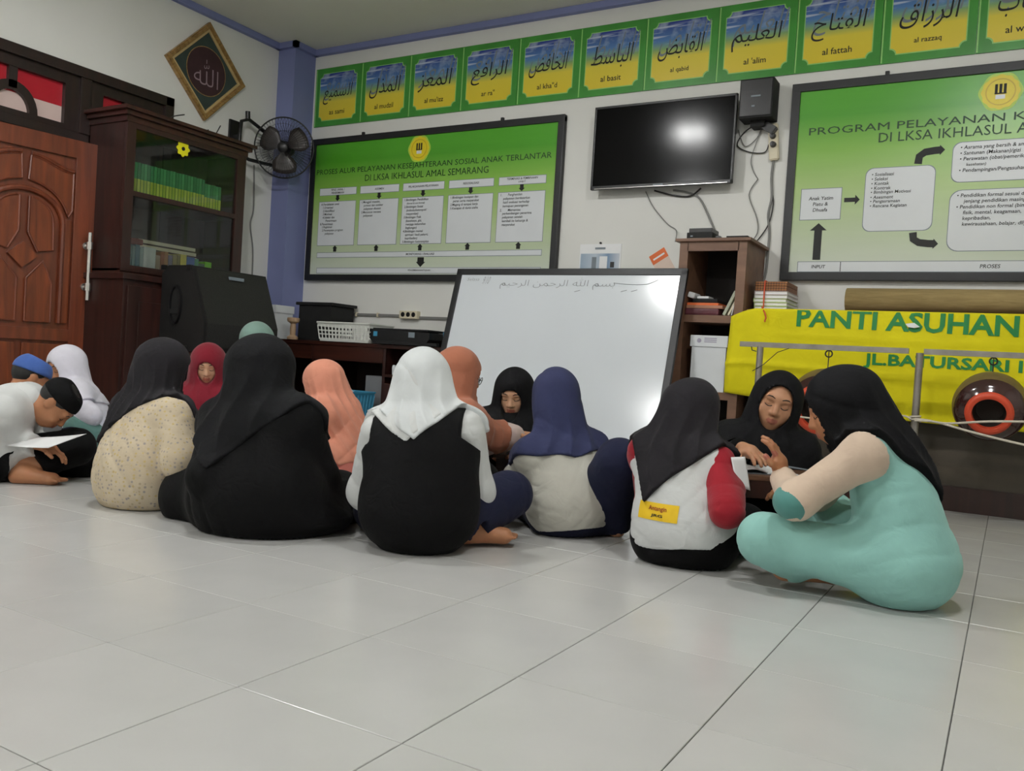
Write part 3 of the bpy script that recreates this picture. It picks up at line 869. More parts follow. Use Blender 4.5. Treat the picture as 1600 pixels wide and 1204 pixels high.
quad(MB(), (-2.072, 1.415), 0.062, 0.085, math.radians(32), YB - 0.004, YB - 0.001).build('sheet', mat('leaflet_paper', hexc(226, 204, 190), 0.6, 0.03, 8), lf)
quad(MB(), (-2.097, 1.457), 0.062, 0.034, math.radians(32), YB - 0.0055, YB - 0.004).build('orange_band', M['orange'], lf)
quad(MB(), (-2.095, 1.455), 0.045, 0.006, math.radians(32), YB - 0.0065, YB - 0.0055).build('band_line', M['paper'], lf)

# ------------------------------------------------------------------ wall conduit with sockets
cd = thing('cable_conduit', 'cream cable conduit running along the wall behind the desk', 'conduit', (-4.3, YB, 0.98))
B('trunking', M['cable'], cd, -4.98, -4.27, YB - 0.018, YB - 0.001, 0.980, 1.000)
B('trunking', M['cable'], cd, -4.095, -3.50, YB - 0.018, YB - 0.001, 0.970, 0.990)
for x in (-4.75, -4.52):
    B('clip', M['cream'], cd, x - 0.008, x + 0.008, YB - 0.022, YB - 0.001, 0.972, 1.008)
so = thing('wall_socket', 'cream triple socket on the wall behind the printer', 'socket', (-4.18, YB, 0.97))
MB().box(-4.272, -4.092, YB - 0.05, YB - 0.001, 0.967, 1.030, 0.006).build('socket_body', M['cream'], so)
for x in (-4.235, -4.182, -4.129):
    MB().lathe([(0.0, 0.001), (0.017, 0.0012), (0.020, 0.0)], 14, Matrix.Translation((x, YB - 0.05, 1.000)) @ Matrix.Rotation(math.radians(90), 4, 'X')).build('outlet', M['black'], so)
# ================================================================== left wall: bookcase, picture, fan, speaker
CX0, CX1, CY0, CY1 = XL + 0.002, -5.16, 0.895, 1.93
bc = thing('bookcase', 'tall dark wooden bookcase with glass doors against the left wall', 'bookcase', (-5.37, 1.41, 0))
k = MB()
k.box(CX0, CX1 - 0.03, CY0, CY0 + 0.03, 1.12, 2.13).box(CX0, CX1 - 0.03, CY1 - 0.03, CY1, 1.12, 2.13)
k.box(CX0, CX0 + 0.015, CY0, CY1, 1.12, 2.13)
k.build('carcase', M['dark'], bc)
B('case_floor', M['darkx'], bc, CX0, CX1 - 0.01, CY0, CY1, 1.10, 1.135)
B('shelf', M['darkx'], bc, CX0 + 0.015, CX1 - 0.035, CY0 + 0.03, CY1 - 0.03, 1.632, 1.662)
c = MB()
c.box(CX0, CX1 + 0.005, CY0 - 0.01, CY1 + 0.01, 2.12, 2.16, 0.004).box(CX0, CX1 + 0.03, CY0 - 0.03, CY1 + 0.03, 2.16, 2.19, 0.006)
c.box(CX0, CX1 + 0.055, CY0 - 0.055, CY1 + 0.055, 2.19, 2.215, 0.006)
c.build('cornice', M['darkx'], bc)
d = MB()
d.box(CX1 - 0.03, CX1, CY0, CY0 + 0.07, 1.12, 2.13, 0.004).box(CX1 - 0.03, CX1, CY1 - 0.085, CY1, 1.12, 2.13, 0.004)
d.box(CX1 - 0.03, CX1, CY0 + 0.06, CY1 - 0.08, 2.085, 2.13, 0.004).box(CX1 - 0.03, CX1, CY0 + 0.06, CY1 - 0.08, 1.12, 1.165, 0.004)
d.box(CX1 - 0.03, CX1, CY0 + 0.06, CY1 - 0.08, 1.632, 1.668, 0.004)
dr = d.build('door', M['dark'], bc)
gl = NT('cabinet_glass')
gl.b.inputs['Base Color'].default_value = (0.9, 0.95, 0.93, 1)
gl.b.inputs['Roughness'].default_value = 0.03
gl.b.inputs['Transmission Weight'].default_value = 1.0
gl.b.inputs['IOR'].default_value = 1.05
gl.b.inputs['Specular IOR Level'].default_value = 1.0
gl.b.inputs['Coat Weight'].default_value = 0.6
gl.b.inputs['Coat Roughness'].default_value = 0.03
M['glass'] = gl.m
B('pane', M['glass'], dr, CX1 - 0.019, CX1 - 0.015, CY0 + 0.065, CY1 - 0.08, 1.665, 2.09)
B('pane', M['glass'], dr, CX1 - 0.019, CX1 - 0.015, CY0 + 0.065, CY1 - 0.08, 1.16, 1.635)
lo = MB()
lo.box(CX0, -5.075, CY0 - 0.035, CY1 + 0.035, 0.08, 1.06).box(CX0, -5.05, CY0 - 0.055, CY1 + 0.055, 1.06, 1.10, 0.006).box(CX0, -5.06, CY0 - 0.045, CY1 + 0.045, 0, 0.08, 0.004)
lo.build('base_cabinet', M['dark'], bc)
for y0, y1 in ((CY0 - 0.01, 1.405), (1.42, CY1 + 0.01)):
    q = MB().box(-5.075, -5.055, y0, y1, 0.12, 1.02, 0.004).build('base_door', M['dark'], bc)
    MB().box(-5.056, -5.047, y0 + 0.08, y1 - 0.08, 0.22, 0.92, 0.006).build('raised_panel', M['dark'], q)
B('hinge_block', M['dark'], bc, -5.30, -5.23, CY1 + 0.0, CY1 + 0.035, 1.88, 2.06, bev=0.004)
# little plants of wire on the bookcase top
for i, (y, h) in enumerate(((1.33, 0.10), (1.63, 0.05), (1.74, 0.11))):
    cable('twig', ['bent dry twig sticking up from bookcase top', 'short dry twig lying on the bookcase top', 'upright dry twig on the bookcase top near fan'][i],
          [(-5.3, y - 0.02, 2.217), (-5.28, y, 2.215 + h * 0.6), (-5.26, y + (0.09 if i == 0 else 0.01), 2.215 + h)], 0.004, 'cableb', 'twig')
    COL.objects[-1]['group'] = 'twigs on the bookcase'

st = thing('flower_sticker', 'round yellow flower sticker on the bookcase glass', 'sticker', (CX1, 1.354, 2.045))
M['yel'] = mat('bright_yellow', hexc(232, 226, 30), 0.5, 0.04, 10)
P = [(1.354 + (0.052 + 0.006 * math.cos(8 * a)) * math.cos(a), 2.045 + (0.052 + 0.006 * math.cos(8 * a)) * math.sin(a)) for a in np.linspace(0, 2 * math.pi, 49)[:-1]]
MB().prism(P, CX1 - 0.0145, CX1 - 0.011, 'X').build('petals', M['yel'], st)
MB().prism([(1.354 + 0.014 * math.cos(a), 2.045 + 0.014 * math.sin(a)) for a in np.linspace(0, 6.283, 13)[:-1]], CX1 - 0.011, CX1 - 0.008, 'X').build('centre', M['frame'], st)

# books: one object each; spine faces the room (+x)
def book_x(y, th, z, h, dep, m, label, group, xf=-5.205, band=None):
    t = thing('book', label, 'book', (xf - dep / 2, y + th / 2, z), group)
    MB().box(xf - dep, xf, y, y + th, z, z + h, 0.002).build('cover', m, t)
    B('pages', M['paper'], t, xf - dep - 0.001, xf - 0.006, y + 0.003, y + th - 0.003, z + 0.004, z + h + 0.0006)
    if band:
        B('spine_label', band, t, xf - 0.002, xf + 0.0008, y + 0.0005, y + th - 0.0005, z + 0.004, z + h * 0.47)
    return t
gm = [mat('green_cloth_%d' % i, hexc(*c), 0.5, 0.08, 20) for i, c in enumerate(((62, 138, 84), (70, 150, 92), (54, 126, 76)))]
ym = [mat('lime_label_%d' % i, hexc(*c), 0.5, 0.08, 20) for i, c in enumerate(((176, 190, 62), (160, 180, 56), (186, 200, 78)))]
y = CY0 + 0.075
n = 30
ordn = ['first', 'second', 'third', 'fourth', 'fifth', 'sixth', 'seventh', 'eighth', 'ninth', 'tenth', 'eleventh', 'twelfth', 'thirteenth', 'fourteenth', 'fifteenth', 'sixteenth',
        'seventeenth', 'eighteenth', 'nineteenth', 'twentieth', 'twenty-first', 'twenty-second', 'twenty-third', 'twenty-fourth', 'twenty-fifth', 'twenty-sixth', 'twenty-seventh', 'twenty-eighth', 'twenty-ninth', 'thirtieth']
for i in range(n):
    th = 0.0258
    hh = 0.212 if i < 24 else 0.188
    book_x(y, th - 0.0035, 1.6625, hh + random.uniform(-0.002, 0.002), 0.16, gm[i % 3], ordn[i] + ' green and lime bound volume from the left on the upper shelf', 'green volumes on the upper shelf', band=ym[i % 3])
    y += th
low = [(0.032, .175, (92, 120, 116), 'grey teal book, leftmost on the lower shelf'), (0.02, .17, (120, 140, 140), 'thin pale grey book beside the teal one'), (0.028, .18, (96, 122, 132), 'slate blue book on the lower shelf near left'),
       (0.022, .165, (150, 165, 165), 'narrow light grey book left of white folder'), (0.085, .175, (206, 210, 208), 'thick white folder on the lower shelf'), (0.03, .13, (160, 140, 120), 'short tan book right of the white folder'),
       (0.028, .16, (150, 92, 66), 'rust brown book in the middle of lower shelf'), (0.024, .165, (168, 120, 84), 'orange brown book next to the rust one'), (0.03, .145, (120, 112, 130), 'mauve grey book on the lower shelf'),
       (0.032, .15, (150, 138, 90), 'olive tan book left of yellow one'), (0.02, .155, (136, 124, 84), 'thin khaki book left of yellow one'), (0.045, .165, (196, 182, 82), 'yellow spined book on the lower shelf'), (0.06, .155, (76, 100, 160), 'thick blue book right of yellow one'),
       (0.03, .15, (90, 140, 112), 'sea green book between blue and lime ones'), (0.045, .12, (60, 92, 74), 'dark green short book left of lime book'), (0.052, .14, (120, 196, 40), 'bright lime green book, rightmost on the lower shelf')]
y = CY0 + 0.075
for th, hh, c, lb in low:
    book_x(y, th * 1.15, 1.1355, hh, 0.15, mat('book_cloth', hexc(*c), 0.55, 0.08, 20), lb, 'books on the lower shelf')
    y += th * 1.15 + 0.003
# flat stacks behind them
for i in range(7):
    z = 1.1355 + i * 0.036
    t = thing('book', ['bottom', 'second lowest', 'third', 'fourth', 'fifth', 'sixth', 'top'][i] + ' brown book of the flat stack behind the upright books', 'book', (-5.46, 1.42, z), 'flat stacked books behind')
    wv = random.uniform(0, 0.04)
    MB().box(-5.55, -5.375, 1.16 + wv, 1.66 + wv, z, z + 0.034, 0.003).build('cover', mat('old_cover', hexc(*random.choice([(120, 100, 72), (92, 70, 58), (130, 116, 84), (84, 56, 50)])), 0.6, 0.1, 10), t)
    B('pages', M['cream'], t, -5.545, -5.374, 1.164 + wv, 1.656 + wv, z + 0.005, z + 0.029)
cl = MB().box(-5.36, -5.22, CY0 + 0.08, CY0 + 0.21, 1.318, 1.36, 0.012).build('folded_cloth', mat('dull_red_cloth', hexc(120, 62, 56), 0.9, 0.2, 12, 0.2))
tag(cl, 'small dull red cloth lying on the lower shelf books', 'cloth')

# ------------------------------------------------------------------ diamond-hung calligraphy picture
dp = thing('framed_calligraphy', 'gilt framed dark calligraphy picture hung as a diamond', 'picture', (XL, 1.85, 2.79))
def rot_x(p, a=math.radians(45)):
    return (1.846 + p[0] * math.cos(a) - p[1] * math.sin(a), 2.798 + p[0] * math.sin(a) + p[1] * math.cos(a))
def sq(h, x0, x1, h2=None, mb=None):
    mb = mb or MB()
    if h2 is None:
        return mb.prism([rot_x(p) for p in ((-h, -h), (h, -h), (h, h), (-h, h))], x0, x1, 'X')
    for s in range(4):
        a = [(-h, -h), (h, -h), (h, h), (-h, h)]
        b = [(-h2, -h2), (h2, -h2), (h2, h2), (-h2, h2)]
        mb.prism([rot_x(a[s]), rot_x(a[(s + 1) % 4]), rot_x(b[(s + 1) % 4]), rot_x(b[s])], x0, x1, 'X')
    return mb
fm = sq(0.272, XL + 0.002, XL + 0.03, 0.235)
sq(0.262, XL + 0.03, XL + 0.04, 0.245, fm)
fm.build('gilt_frame', M['gold'], dp)
sq(0.236, XL + 0.002, XL + 0.024, 0.218).build('inner_slip', mat('pale_gilt', hexc(196, 170, 122), 0.4, 0.1, 20), dp)
sq(0.222, XL + 0.002, XL + 0.012).build('mount', mat('dark_green_cloth', hexc(52, 66, 62), 0.8, 0.15, 10), dp)
cc = (1.846, 2.798)
def disc(r, n=40, e=1.0):
    return [(cc[0] + r * e * math.cos(a), cc[1] + r * math.sin(a)) for a in np.linspace(0, 2 * math.pi, n + 1)[:-1]]
MB().prism(disc(0.190), XL + 0.012, XL + 0.0135, 'X').build('gilt_ring', M['gold'], dp)
MB().prism(disc(0.184), XL + 0.0135, XL + 0.0145, 'X').build('disc', mat('maroon_cloth', hexc(58, 34, 38), 0.8, 0.15, 12), dp)
mb = MB()
text_to(mb, '\uFDF2', (XL + 0.0155, cc[0], cc[1] - 0.01), (0, 1, 0), UZ, w=0.235, h=0.20, bold=-0.012)
mb.build('calligraphy', mat('pale_thread', hexc(150, 128, 136), 0.6, 0.1, 20), dp)

# ------------------------------------------------------------------ wall fan
fan = thing('wall_fan', 'black wall fan on a bent bracket near the blue column', 'fan', (XL, 2.30, 2.3))
FC = Vector((-5.28, 2.43, 2.325))
fd = Vector((0.50, -0.84, -0.12)).normalized()
fx = fd.cross(Vector((0, 0, 1))).normalized()
fy = fx.cross(fd).normalized()
FM = Matrix(((fx.x, fy.x, fd.x, FC.x), (fx.y, fy.y, fd.y, FC.y), (fx.z, fy.z, fd.z, FC.z), (0, 0, 0, 1)))
def ring(r, z, rad, seg=48):
    return [FM @ Vector((r * math.cos(a), r * math.sin(a), z)) for a in np.linspace(0, 2 * math.pi, seg + 1)]
FR = 0.245
MB().tube(ring(FR, 0.0, 0.006), 0.0065, 6, False).build('cage_rim', M['black'], fan, True)
cg = MB()
for kx in range(56):
    a = 2 * math.pi * kx / 56
    ca, sa = math.cos(a), math.sin(a)
    cg.tube([FM @ Vector((ca * 0.04, sa * 0.04, 0.055)), FM @ Vector((ca * 0.13, sa * 0.13, 0.055)), FM @ Vector((ca * 0.21, sa * 0.21, 0.035)), FM @ Vector((ca * FR, sa * FR, 0))], 0.0014, 3, False)
    cg.tube([FM @ Vector((ca * 0.05, sa * 0.05, -0.075)), FM @ Vector((ca * 0.15, sa * 0.15, -0.07)), FM @ Vector((ca * FR, sa * FR, 0))], 0.0014, 3, False)
for r, z in ((0.13, 0.055), (0.19, 0.043), (0.15, -0.07)):
    cg.tube(ring(r, z, 0, 36), 0.0016, 3, False)
tag(cg.build('cage_wires', M['black'], fan), kind='stuff')
MB().lathe([(0, 0.062), (0.035, 0.06), (0.045, 0.052), (0.045, 0.046), (0, 0.046)], 20, FM).build('cage_cap', M['black'], fan, True, 40)
for kx in range(3):
    a0 = 2 * math.pi * kx / 3 + 0.5
    V, F = [], []
    nr, na = 6, 6
    for i in range(nr):
        for j in range(na):
            r = 0.035 + 0.175 * i / (nr - 1)
            a = a0 + (j / (na - 1) - 0.5) * (0.9 + 0.55 * math.sin(math.pi * i / (nr - 1)))
            V.append(FM @ Vector((r * math.cos(a), r * math.sin(a), -0.012 + 0.03 * (j / (na - 1) - 0.5))))
    for i in range(nr - 1):
        for j in range(na - 1):
            F.append((i * na + j, i * na + j + 1, (i + 1) * na + j + 1, (i + 1) * na + j))
    o = MB().add(V, F).build('blade', mat('smoky_blade', hexc(58, 52, 50), 0.3, 0.1, 10), fan, True)
    sd = o.modifiers.new('thickness', 'SOLIDIFY')
    sd.thickness = 0.003
MB().lathe([(0, 0.015), (0.03, 0.012), (0.032, -0.02), (0.0, -0.02)], 20, FM).build('hub', M['black'], fan, True, 40)
MB().lathe([(0, -0.05), (0.05, -0.052), (0.062, -0.075), (0.058, -0.14), (0.035, -0.17), (0, -0.172)], 24, FM).build('motor_housing', M['black'], fan, True, 50)
pb = [FM @ Vector((0, 0, -0.15)), FM @ Vector((-0.03, 0.01, -0.20)), Vector((-5.47, 2.36, 2.47)), Vector((-5.48, 2.22, 2.52)), Vector((-5.49, 2.155, 2.49)), Vector((-5.50, 2.15, 2.36)), Vector((-5.50, 2.155, 2.23)), Vector((-5.49, 2.25, 2.20)), Vector((-5.47, 2.40, 2.20)), Vector((-5.44, 2.56, 2.205)), Vector((-5.40, 2.57, 2.25)), Vector((-5.36, 2.53, 2.30))]
MB().tube(pb, 0.015, 8).build('bracket_arm', M['black'], fan, True, 50)
MB().tube([(-5.48, 2.21, 2.52), (-5.48, 2.205, 2.58)], 0.02, 10).build('clamp_knob', M['black'], fan, True, 50)
MB().box(XL + 0.001, XL + 0.02, 2.10, 2.20, 2.20, 2.50, 0.004).box(XL + 0.02, XL + 0.09, 2.135, 2.165, 2.34, 2.38, 0.003).build('wall_plate', M['black'], fan)
cable('fan_cable', 'grey cord hanging down the left wall from the fan', [(XL + 0.008, 2.385, 2.19), (XL + 0.008, 2.40, 2.0), (XL + 0.008, 2.405, 1.81), (XL + 0.008, 2.38, 1.69), (XL + 0.008, 2.42, 1.50), (XL + 0.008, 2.43, 1.30), (XL + 0.008, 2.43, 1.0)], 0.006, 'cable')

# ------------------------------------------------------------------ big stage monitor on a low wooden stand
sk = thing('stage_monitor', 'big black wedge loudspeaker with mesh front and side handle', 'loudspeaker', (-4.98, 1.45, 0.60))
prof = [(-5.045, 0.605), (-5.045, 1.13), (-4.98, 1.185), (-4.75, 1.185), (-4.60, 0.80), (-4.60, 0.605)]
def wedge(y0, y1, inset=0.0):
    return [(x, z) for x, z in prof], y0, y1
MB().prism(prof, 1.135, 1.80, 'Y').build('cabinet', mat('rough_black', hexc(11, 10, 10), 0.6, 0.3, 30, 0.2), sk)
# mesh grille slab on the sloping front
a, b = Vector((-4.75, 0, 1.185)), Vector((-4.60, 0, 0.80))
nrm = Vector((b.z - a.z, 0, -(b.x - a.x)))
nrm = Vector((0.93, 0, 0.36)).normalized()
g = MB()
g.prism([(a.x + nrm.x * 0.001 + 0.008, a.z - 0.02), (a.x + nrm.x * 0.018 + 0.008, a.z - 0.012), (b.x + nrm.x * 0.018, b.z), (b.x + 0.018, 0.64), (b.x + 0.001, 0.64), (b.x + nrm.x * 0.001, b.z)], 1.155, 1.78, 'Y')
def grille_mat():
    N = NT('speaker_mesh')
    co = N.coord('Object', (1, 1, 1))
    v = N.n('ShaderNodeTexVoronoi')
    v.inputs['Scale'].default_value = 140
    N.l(co, v.inputs['Vector'])
    N.l(N.ramp(v.outputs[0], [(0.25, hexc(8, 8, 8)), (0.5, hexc(26, 24, 23))]), N.b.inputs['Base Color'])
    N.b.inputs['Roughness'].default_value = 0.55
    N.bump(v.outputs[0], 0.3, 0.002)
    return N.m
g.build('grille', grille_mat(), sk)
bp = a + nrm * 0.019
B('maker_badge', M['silver'], sk, -4.716, -4.694, 1.42, 1.545, 1.118, 1.140)
hd = MB()
cy_, cz_ = -4.885, 0.92
P1 = [(cy_ + 0.062 * math.cos(t), cz_ + 0.135 * math.sin(t)) for t in np.linspace(0, 2 * math.pi, 29)[:-1]]
P2 = [(cy_ + 0.046 * math.cos(t), cz_ + 0.115 * math.sin(t)) for t in np.linspace(0, 2 * math.pi, 29)[:-1]]
for i in range(28):
    j = (i + 1) % 28
    hd.prism([P1[i], P1[j], P2[j], P2[i]], 1.118, 1.135, 'Y')
hd.build('handle_rim', M['black'], sk)
MB().prism(P2, 1.131, 1.136, 'Y').build('handle_recess', M['blackmatte'], sk)
B('handle_bar', M['blackmatte'], sk, cy_ - 0.047, cy_ + 0.047, 1.119, 1.131, 0.855, 0.885, bev=0.003)
for z in (0.62, 1.165):
    for x in (-5.03, -4.77):
        B('corner_guard', M['black'], sk, x - 0.02, x + 0.02, 1.126, 1.15, z - 0.012, z + 0.022, bev=0.003)
sd = thing('speaker_stand_table', 'low dark wooden table under the big wedge loudspeaker', 'table', (-4.82, 1.47, 0))
MB().box(-5.04, -4.56, 1.10, 1.85, 0.555, 0.60, 0.005).build('table_top', M['darkx'], sd)
for x in (-5.01, -4.60):
    for yy in (1.13, 1.82):
        B('leg', M['dark'], sd, x - 0.025, x + 0.025, yy - 0.025, yy + 0.025, 0, 0.555)
for x in (-5.01, -4.60):
    B('apron', M['dark'], sd, x - 0.012, x + 0.012, 1.155, 1.795, 0.46, 0.555)

# ================================================================== desk along the back wall
dk = thing('desk', 'dark wooden computer desk with open compartments along the back wall', 'desk', (-4.2, 2.5, 0))
MB().box(-5.36, -2.60, 2.262, 2.835, 0.712, 0.742, 0.006).build('desk_top', M['darkx'], dk)
for x in (-5.345, -4.70, -3.99, -3.40, -2.64):
    B('side_panel', M['dark'], dk, x, x + 0.025, 2.275, 2.82, 0.0, 0.712)
B('drawer_rail', M['darkx'], dk, -4.675, -3.99, 2.27, 2.29, 0.60, 0.712)
B('drawer_rail', M['darkx'], dk, -5.32, -4.70, 2.27, 2.29, 0.60, 0.712)
B('back_panel', M['darkd'], dk, -5.32, -2.64, 2.80, 2.815, 0.05, 0.712)
B('inner_shelf', M['darkx'], dk, -3.965, -3.40, 2.25, 2.80, 0.50, 0.52)
B('foot_board', M['darkx'], dk, -4.675, -3.99, 2.275, 2.32, 0.0, 0.10)
B('plinth', M['dark'], dk, -3.965, -2.64, 2.27, 2.285, 0.0, 0.45)

# things on and under the desk
bxw = thing('lidded_box', 'white cardboard donation box with notched lid standing on desk end', 'box', (-5.2, 2.33, 0.742))
MB().box(-5.305, -5.085, 2.245, 2.44, 0.742, 0.955, 0.003).build('body', M['white'], bxw)
MB().box(-5.312, -5.078, 2.238, 2.447, 0.950, 1.012, 0.004).build('lid', M['white'], bxw)
MB().prism([(-5.215, 1.012), (-5.155, 1.012), (-5.175, 1.045), (-5.195, 1.045)], 2.243, 2.247).build('lid_tab', M['paper'], bxw)
for x in (-5.245, -5.15):
    MB().lathe([(0.0, 0.001), (0.016, 0.0012), (0.018, 0.0)], 14, Matrix.Translation((x, 2.2385, 0.985)) @ Matrix.Rotation(math.radians(90), 4, 'X')).build('lid_mark', M['silver'], bxw)
bb = thing('storage_box', 'large black storage box in the corner at the back of desk', 'box', (-4.95, 2.65, 0.742))
MB().box(-5.10, -4.745, 2.52, 2.80, 0.742, 1.035, 0.008).box(-5.125, -4.725, 2.505, 2.815, 1.035, 1.060, 0.006).build('body', M['blackmatte'], bb)
pe = thing('wooden_pestle', 'pale turned wooden spool standing beside the white box', 'pestle', (-4.93, 2.29, 0.742))
MB().lathe([(0, 0), (0.042, 0), (0.044, 0.02), (0.022, 0.035), (0.024, 0.09), (0.020, 0.125), (0.045, 0.14), (0.05, 0.155), (0.048, 0.172), (0, 0.175)], 20, Matrix.Translation((-4.93, 2.29, 0.742))).build('turned_body', wood('pale_wood', hexc(170, 138, 108), hexc(200, 170, 138), 0.5), pe, True, 40)

def basket(name, label, x0, x1, y0, y1, z0, z1, m, flare, nslot, cat, holes=True):
    t = thing(name, label, cat, ((x0 + x1) / 2, (y0 + y1) / 2, z0))
    k = MB()
    def ringp(z):
        f = flare * (z - z0) / (z1 - z0)
        return x0 - f, x1 + f, y0 - f, y1 + f
    zs = [z0, z0 + 0.02, z1 - 0.028, z1]
    def slab(za, zb, th=0.004):
        a = ringp(za)
        b = ringp(zb)
        for side in range(4):
            A = [(a[0], a[2]), (a[1], a[2]), (a[1], a[3]), (a[0], a[3])]
            Bq = [(b[0], b[2]), (b[1], b[2]), (b[1], b[3]), (b[0], b[3])]
            p, q = A[side], A[(side + 1) % 4]
            r, s = Bq[(side + 1) % 4], Bq[side]
            n = [(0, 1), (-1, 0), (0, -1), (1, 0)][side]
            o = [(c[0] + n[0] * th, c[1] + n[1] * th) for c in (p, q, r, s)]
            V = [(p[0], p[1], za), (q[0], q[1], za), (r[0], r[1], zb), (s[0], s[1], zb)] + [(o[0][0], o[0][1], za), (o[1][0], o[1][1], za), (o[2][0], o[2][1], zb), (o[3][0], o[3][1], zb)]
            k.add(V, [(0, 1, 2, 3), (7, 6, 5, 4), (0, 4, 5, 1), (2, 6, 7, 3), (1, 5, 6, 2), (0, 3, 7, 4)])
    slab(z0, z0 + 0.025)
    slab(z1 - 0.03, z1)
    mids = [z0 + 0.025 + (z1 - z0 - 0.055) * i / 3 for i in range(4)]
    if not holes:
        slab(z0 + 0.02, z1 - 0.02)
    else:
        for zz in mids[1:3]:
            slab(zz - 0.004, zz + 0.004)
    a, b = ringp(z0 + 0.02), ringp(z1 - 0.025)
    k.box(x0, x1, y0, y1, z0, z0 + 0.004)
    k.build('basket_shell', m, t)
    rb = MB()
    for i in range(nslot + 1):
        f = i / nslot
        for ya, yb in ((a[2], b[2]), (a[3], b[3])):
            rb.tube([(a[0] + (a[1] - a[0]) * f, ya, z0 + 0.015), (b[0] + (b[1] - b[0]) * f, yb, z1 - 0.02)], 0.005, 4)
        if i <= nslot // 2:
            g2 = i / (nslot // 2)
            for xa, xb in ((a[0], b[0]), (a[1], b[1])):
                rb.tube([(xa, a[2] + (a[3] - a[2]) * g2, z0 + 0.015), (xb, b[2] + (b[3] - b[2]) * g2, z1 - 0.02)], 0.005, 4)
    rb.build('ribs', m, t)
    rm = MB()
    c = ringp(z1)
    rm.tube([(c[0], c[2], z1), (c[1], c[2], z1), (c[1], c[3], z1), (c[0], c[3], z1), (c[0], c[2], z1)], 0.008, 6)
    rm.build('rim', m, t)
    return t
M['whitemesh'] = mat('white_basket', hexc(212, 214, 208), 0.45, 0.04, 8)
M['bluepl'] = mat('blue_plastic', hexc(66, 146, 182), 0.4, 0.06, 8)
basket('white_basket', 'white plastic slotted basket on the desk beside printer', -4.60, -4.12, 2.25, 2.50, 0.743, 0.885, M['whitemesh'], 0.02, 14, 'basket')
basket('blue_waste_basket', 'bright blue woven plastic basket on the floor under desk', -4.30, -4.05, 2.01, 2.20, 0.002, 0.378, M['bluepl'], 0.035, 14, 'basket', False)
MB().tube([(-4.33, 2.0, 0.385), (-4.25, 2.02, 0.405), (-4.17, 2.0, 0.392), (-4.08, 2.03, 0.402), (-4.02, 2.0, 0.386)], 0.006, 5).build('plastic_liner', mat('clear_liner', hexc(190, 210, 220), 0.2, 0.05, 8), bpy.data.objects['blue_waste_basket'])
for zz in (0.16, 0.20, 0.24, 0.28):
    hm = MB()
    for i in range(13):
        xx = -4.30 - 0.033 + i * (0.25 + 0.06) / 12 + 0.004 * (1 if int(zz * 25) % 2 else -1)
        hm.box(xx - 0.004, xx + 0.004, 2.01 - 0.035 * zz / 0.378 - 0.004, 2.01 - 0.035 * zz / 0.378 - 0.0005, zz, zz + 0.018)
    tag(hm.build('weave_slots', mat('deep_blue', hexc(30, 96, 134), 0.6, 0.05, 8), bpy.data.objects['blue_waste_basket']), kind='stuff')

pr = thing('printer', 'flat black inkjet printer on the desk with two blue stickers', 'printer', (-3.86, 2.42, 0.742))
MB().prism([(-4.08, 0.745), (-3.62, 0.745), (-3.57, 0.79), (-3.57, 0.84), (-4.14, 0.855), (-4.13, 0.80)], 2.26, 2.60).build('body', M['black'], pr)
B('lid', M['blackmatte'], pr, -4.12, -3.60, 2.28, 2.60, 0.848, 0.862, bev=0.004)
B('output_tray', M['blackmatte'], pr, -4.02, -3.48, 2.225, 2.262, 0.744, 0.766, bev=0.003)
B('sticker', M['bluepl'], pr, -4.08, -4.045, 2.257, 2.26, 0.80, 0.835)
B('sticker', M['silver'], pr, -3.755, -3.70, 2.257, 2.26, 0.80, 0.838)
pc = thing('pencil_cup', 'small light blue mesh cup holding pens beside the whiteboard edge', 'cup', (-3.47, 2.36, 0.742))
MB().lathe([(0, 0.002), (0.038, 0.002), (0.042, 0.11), (0.038, 0.11), (0.035, 0.006), (0, 0.006)], 18, Matrix.Translation((-3.47, 2.36, 0.741))).build('cup', M['bluepl'], pc, True, 40)
for i, (dx, dy, c) in enumerate(((0.01, 0.0, 'ink'), (-0.012, 0.01, 'white'), (0.0, -0.014, 'ink'), (0.018, 0.008, 'bluepl'))):
    p = MB().tube([(-3.47 + dx * 0.4, 2.36 + dy * 0.4, 0.75), (-3.47 + dx * 1.8, 2.36 + dy * 1.8, 0.90 - 0.008 * i)], 0.004, 6).build('pen', M[c], pc)
for i, (x, z) in enumerate(((-3.90, 0.521), (-3.86, 0.521), (-3.83, 0.521))):
    o = MB().lathe([(0, 0), (0.014, 0), (0.017, 0.05 + 0.012 * i), (0.012, 0.07 + 0.012 * i), (0, 0.072 + 0.012 * i)], 12, Matrix.Translation((x, 2.30, z + 0.0005))).build('ink_bottle', M['white'], None, True, 40)
    tag(o, ['leftmost', 'middle', 'rightmost and tallest'][i] + ' small white ink bottle on the inner shelf of desk', 'bottle', 'ink bottles in the desk')
cb = B('computer_case', mat('grey_case', hexc(120, 122, 126), 0.5, 0.05, 6), None, -4.19, -4.03, 2.33, 2.72, 0.0, 0.50, bev=0.006)
tag(cb, 'grey computer case standing in the open desk compartment', 'computer')

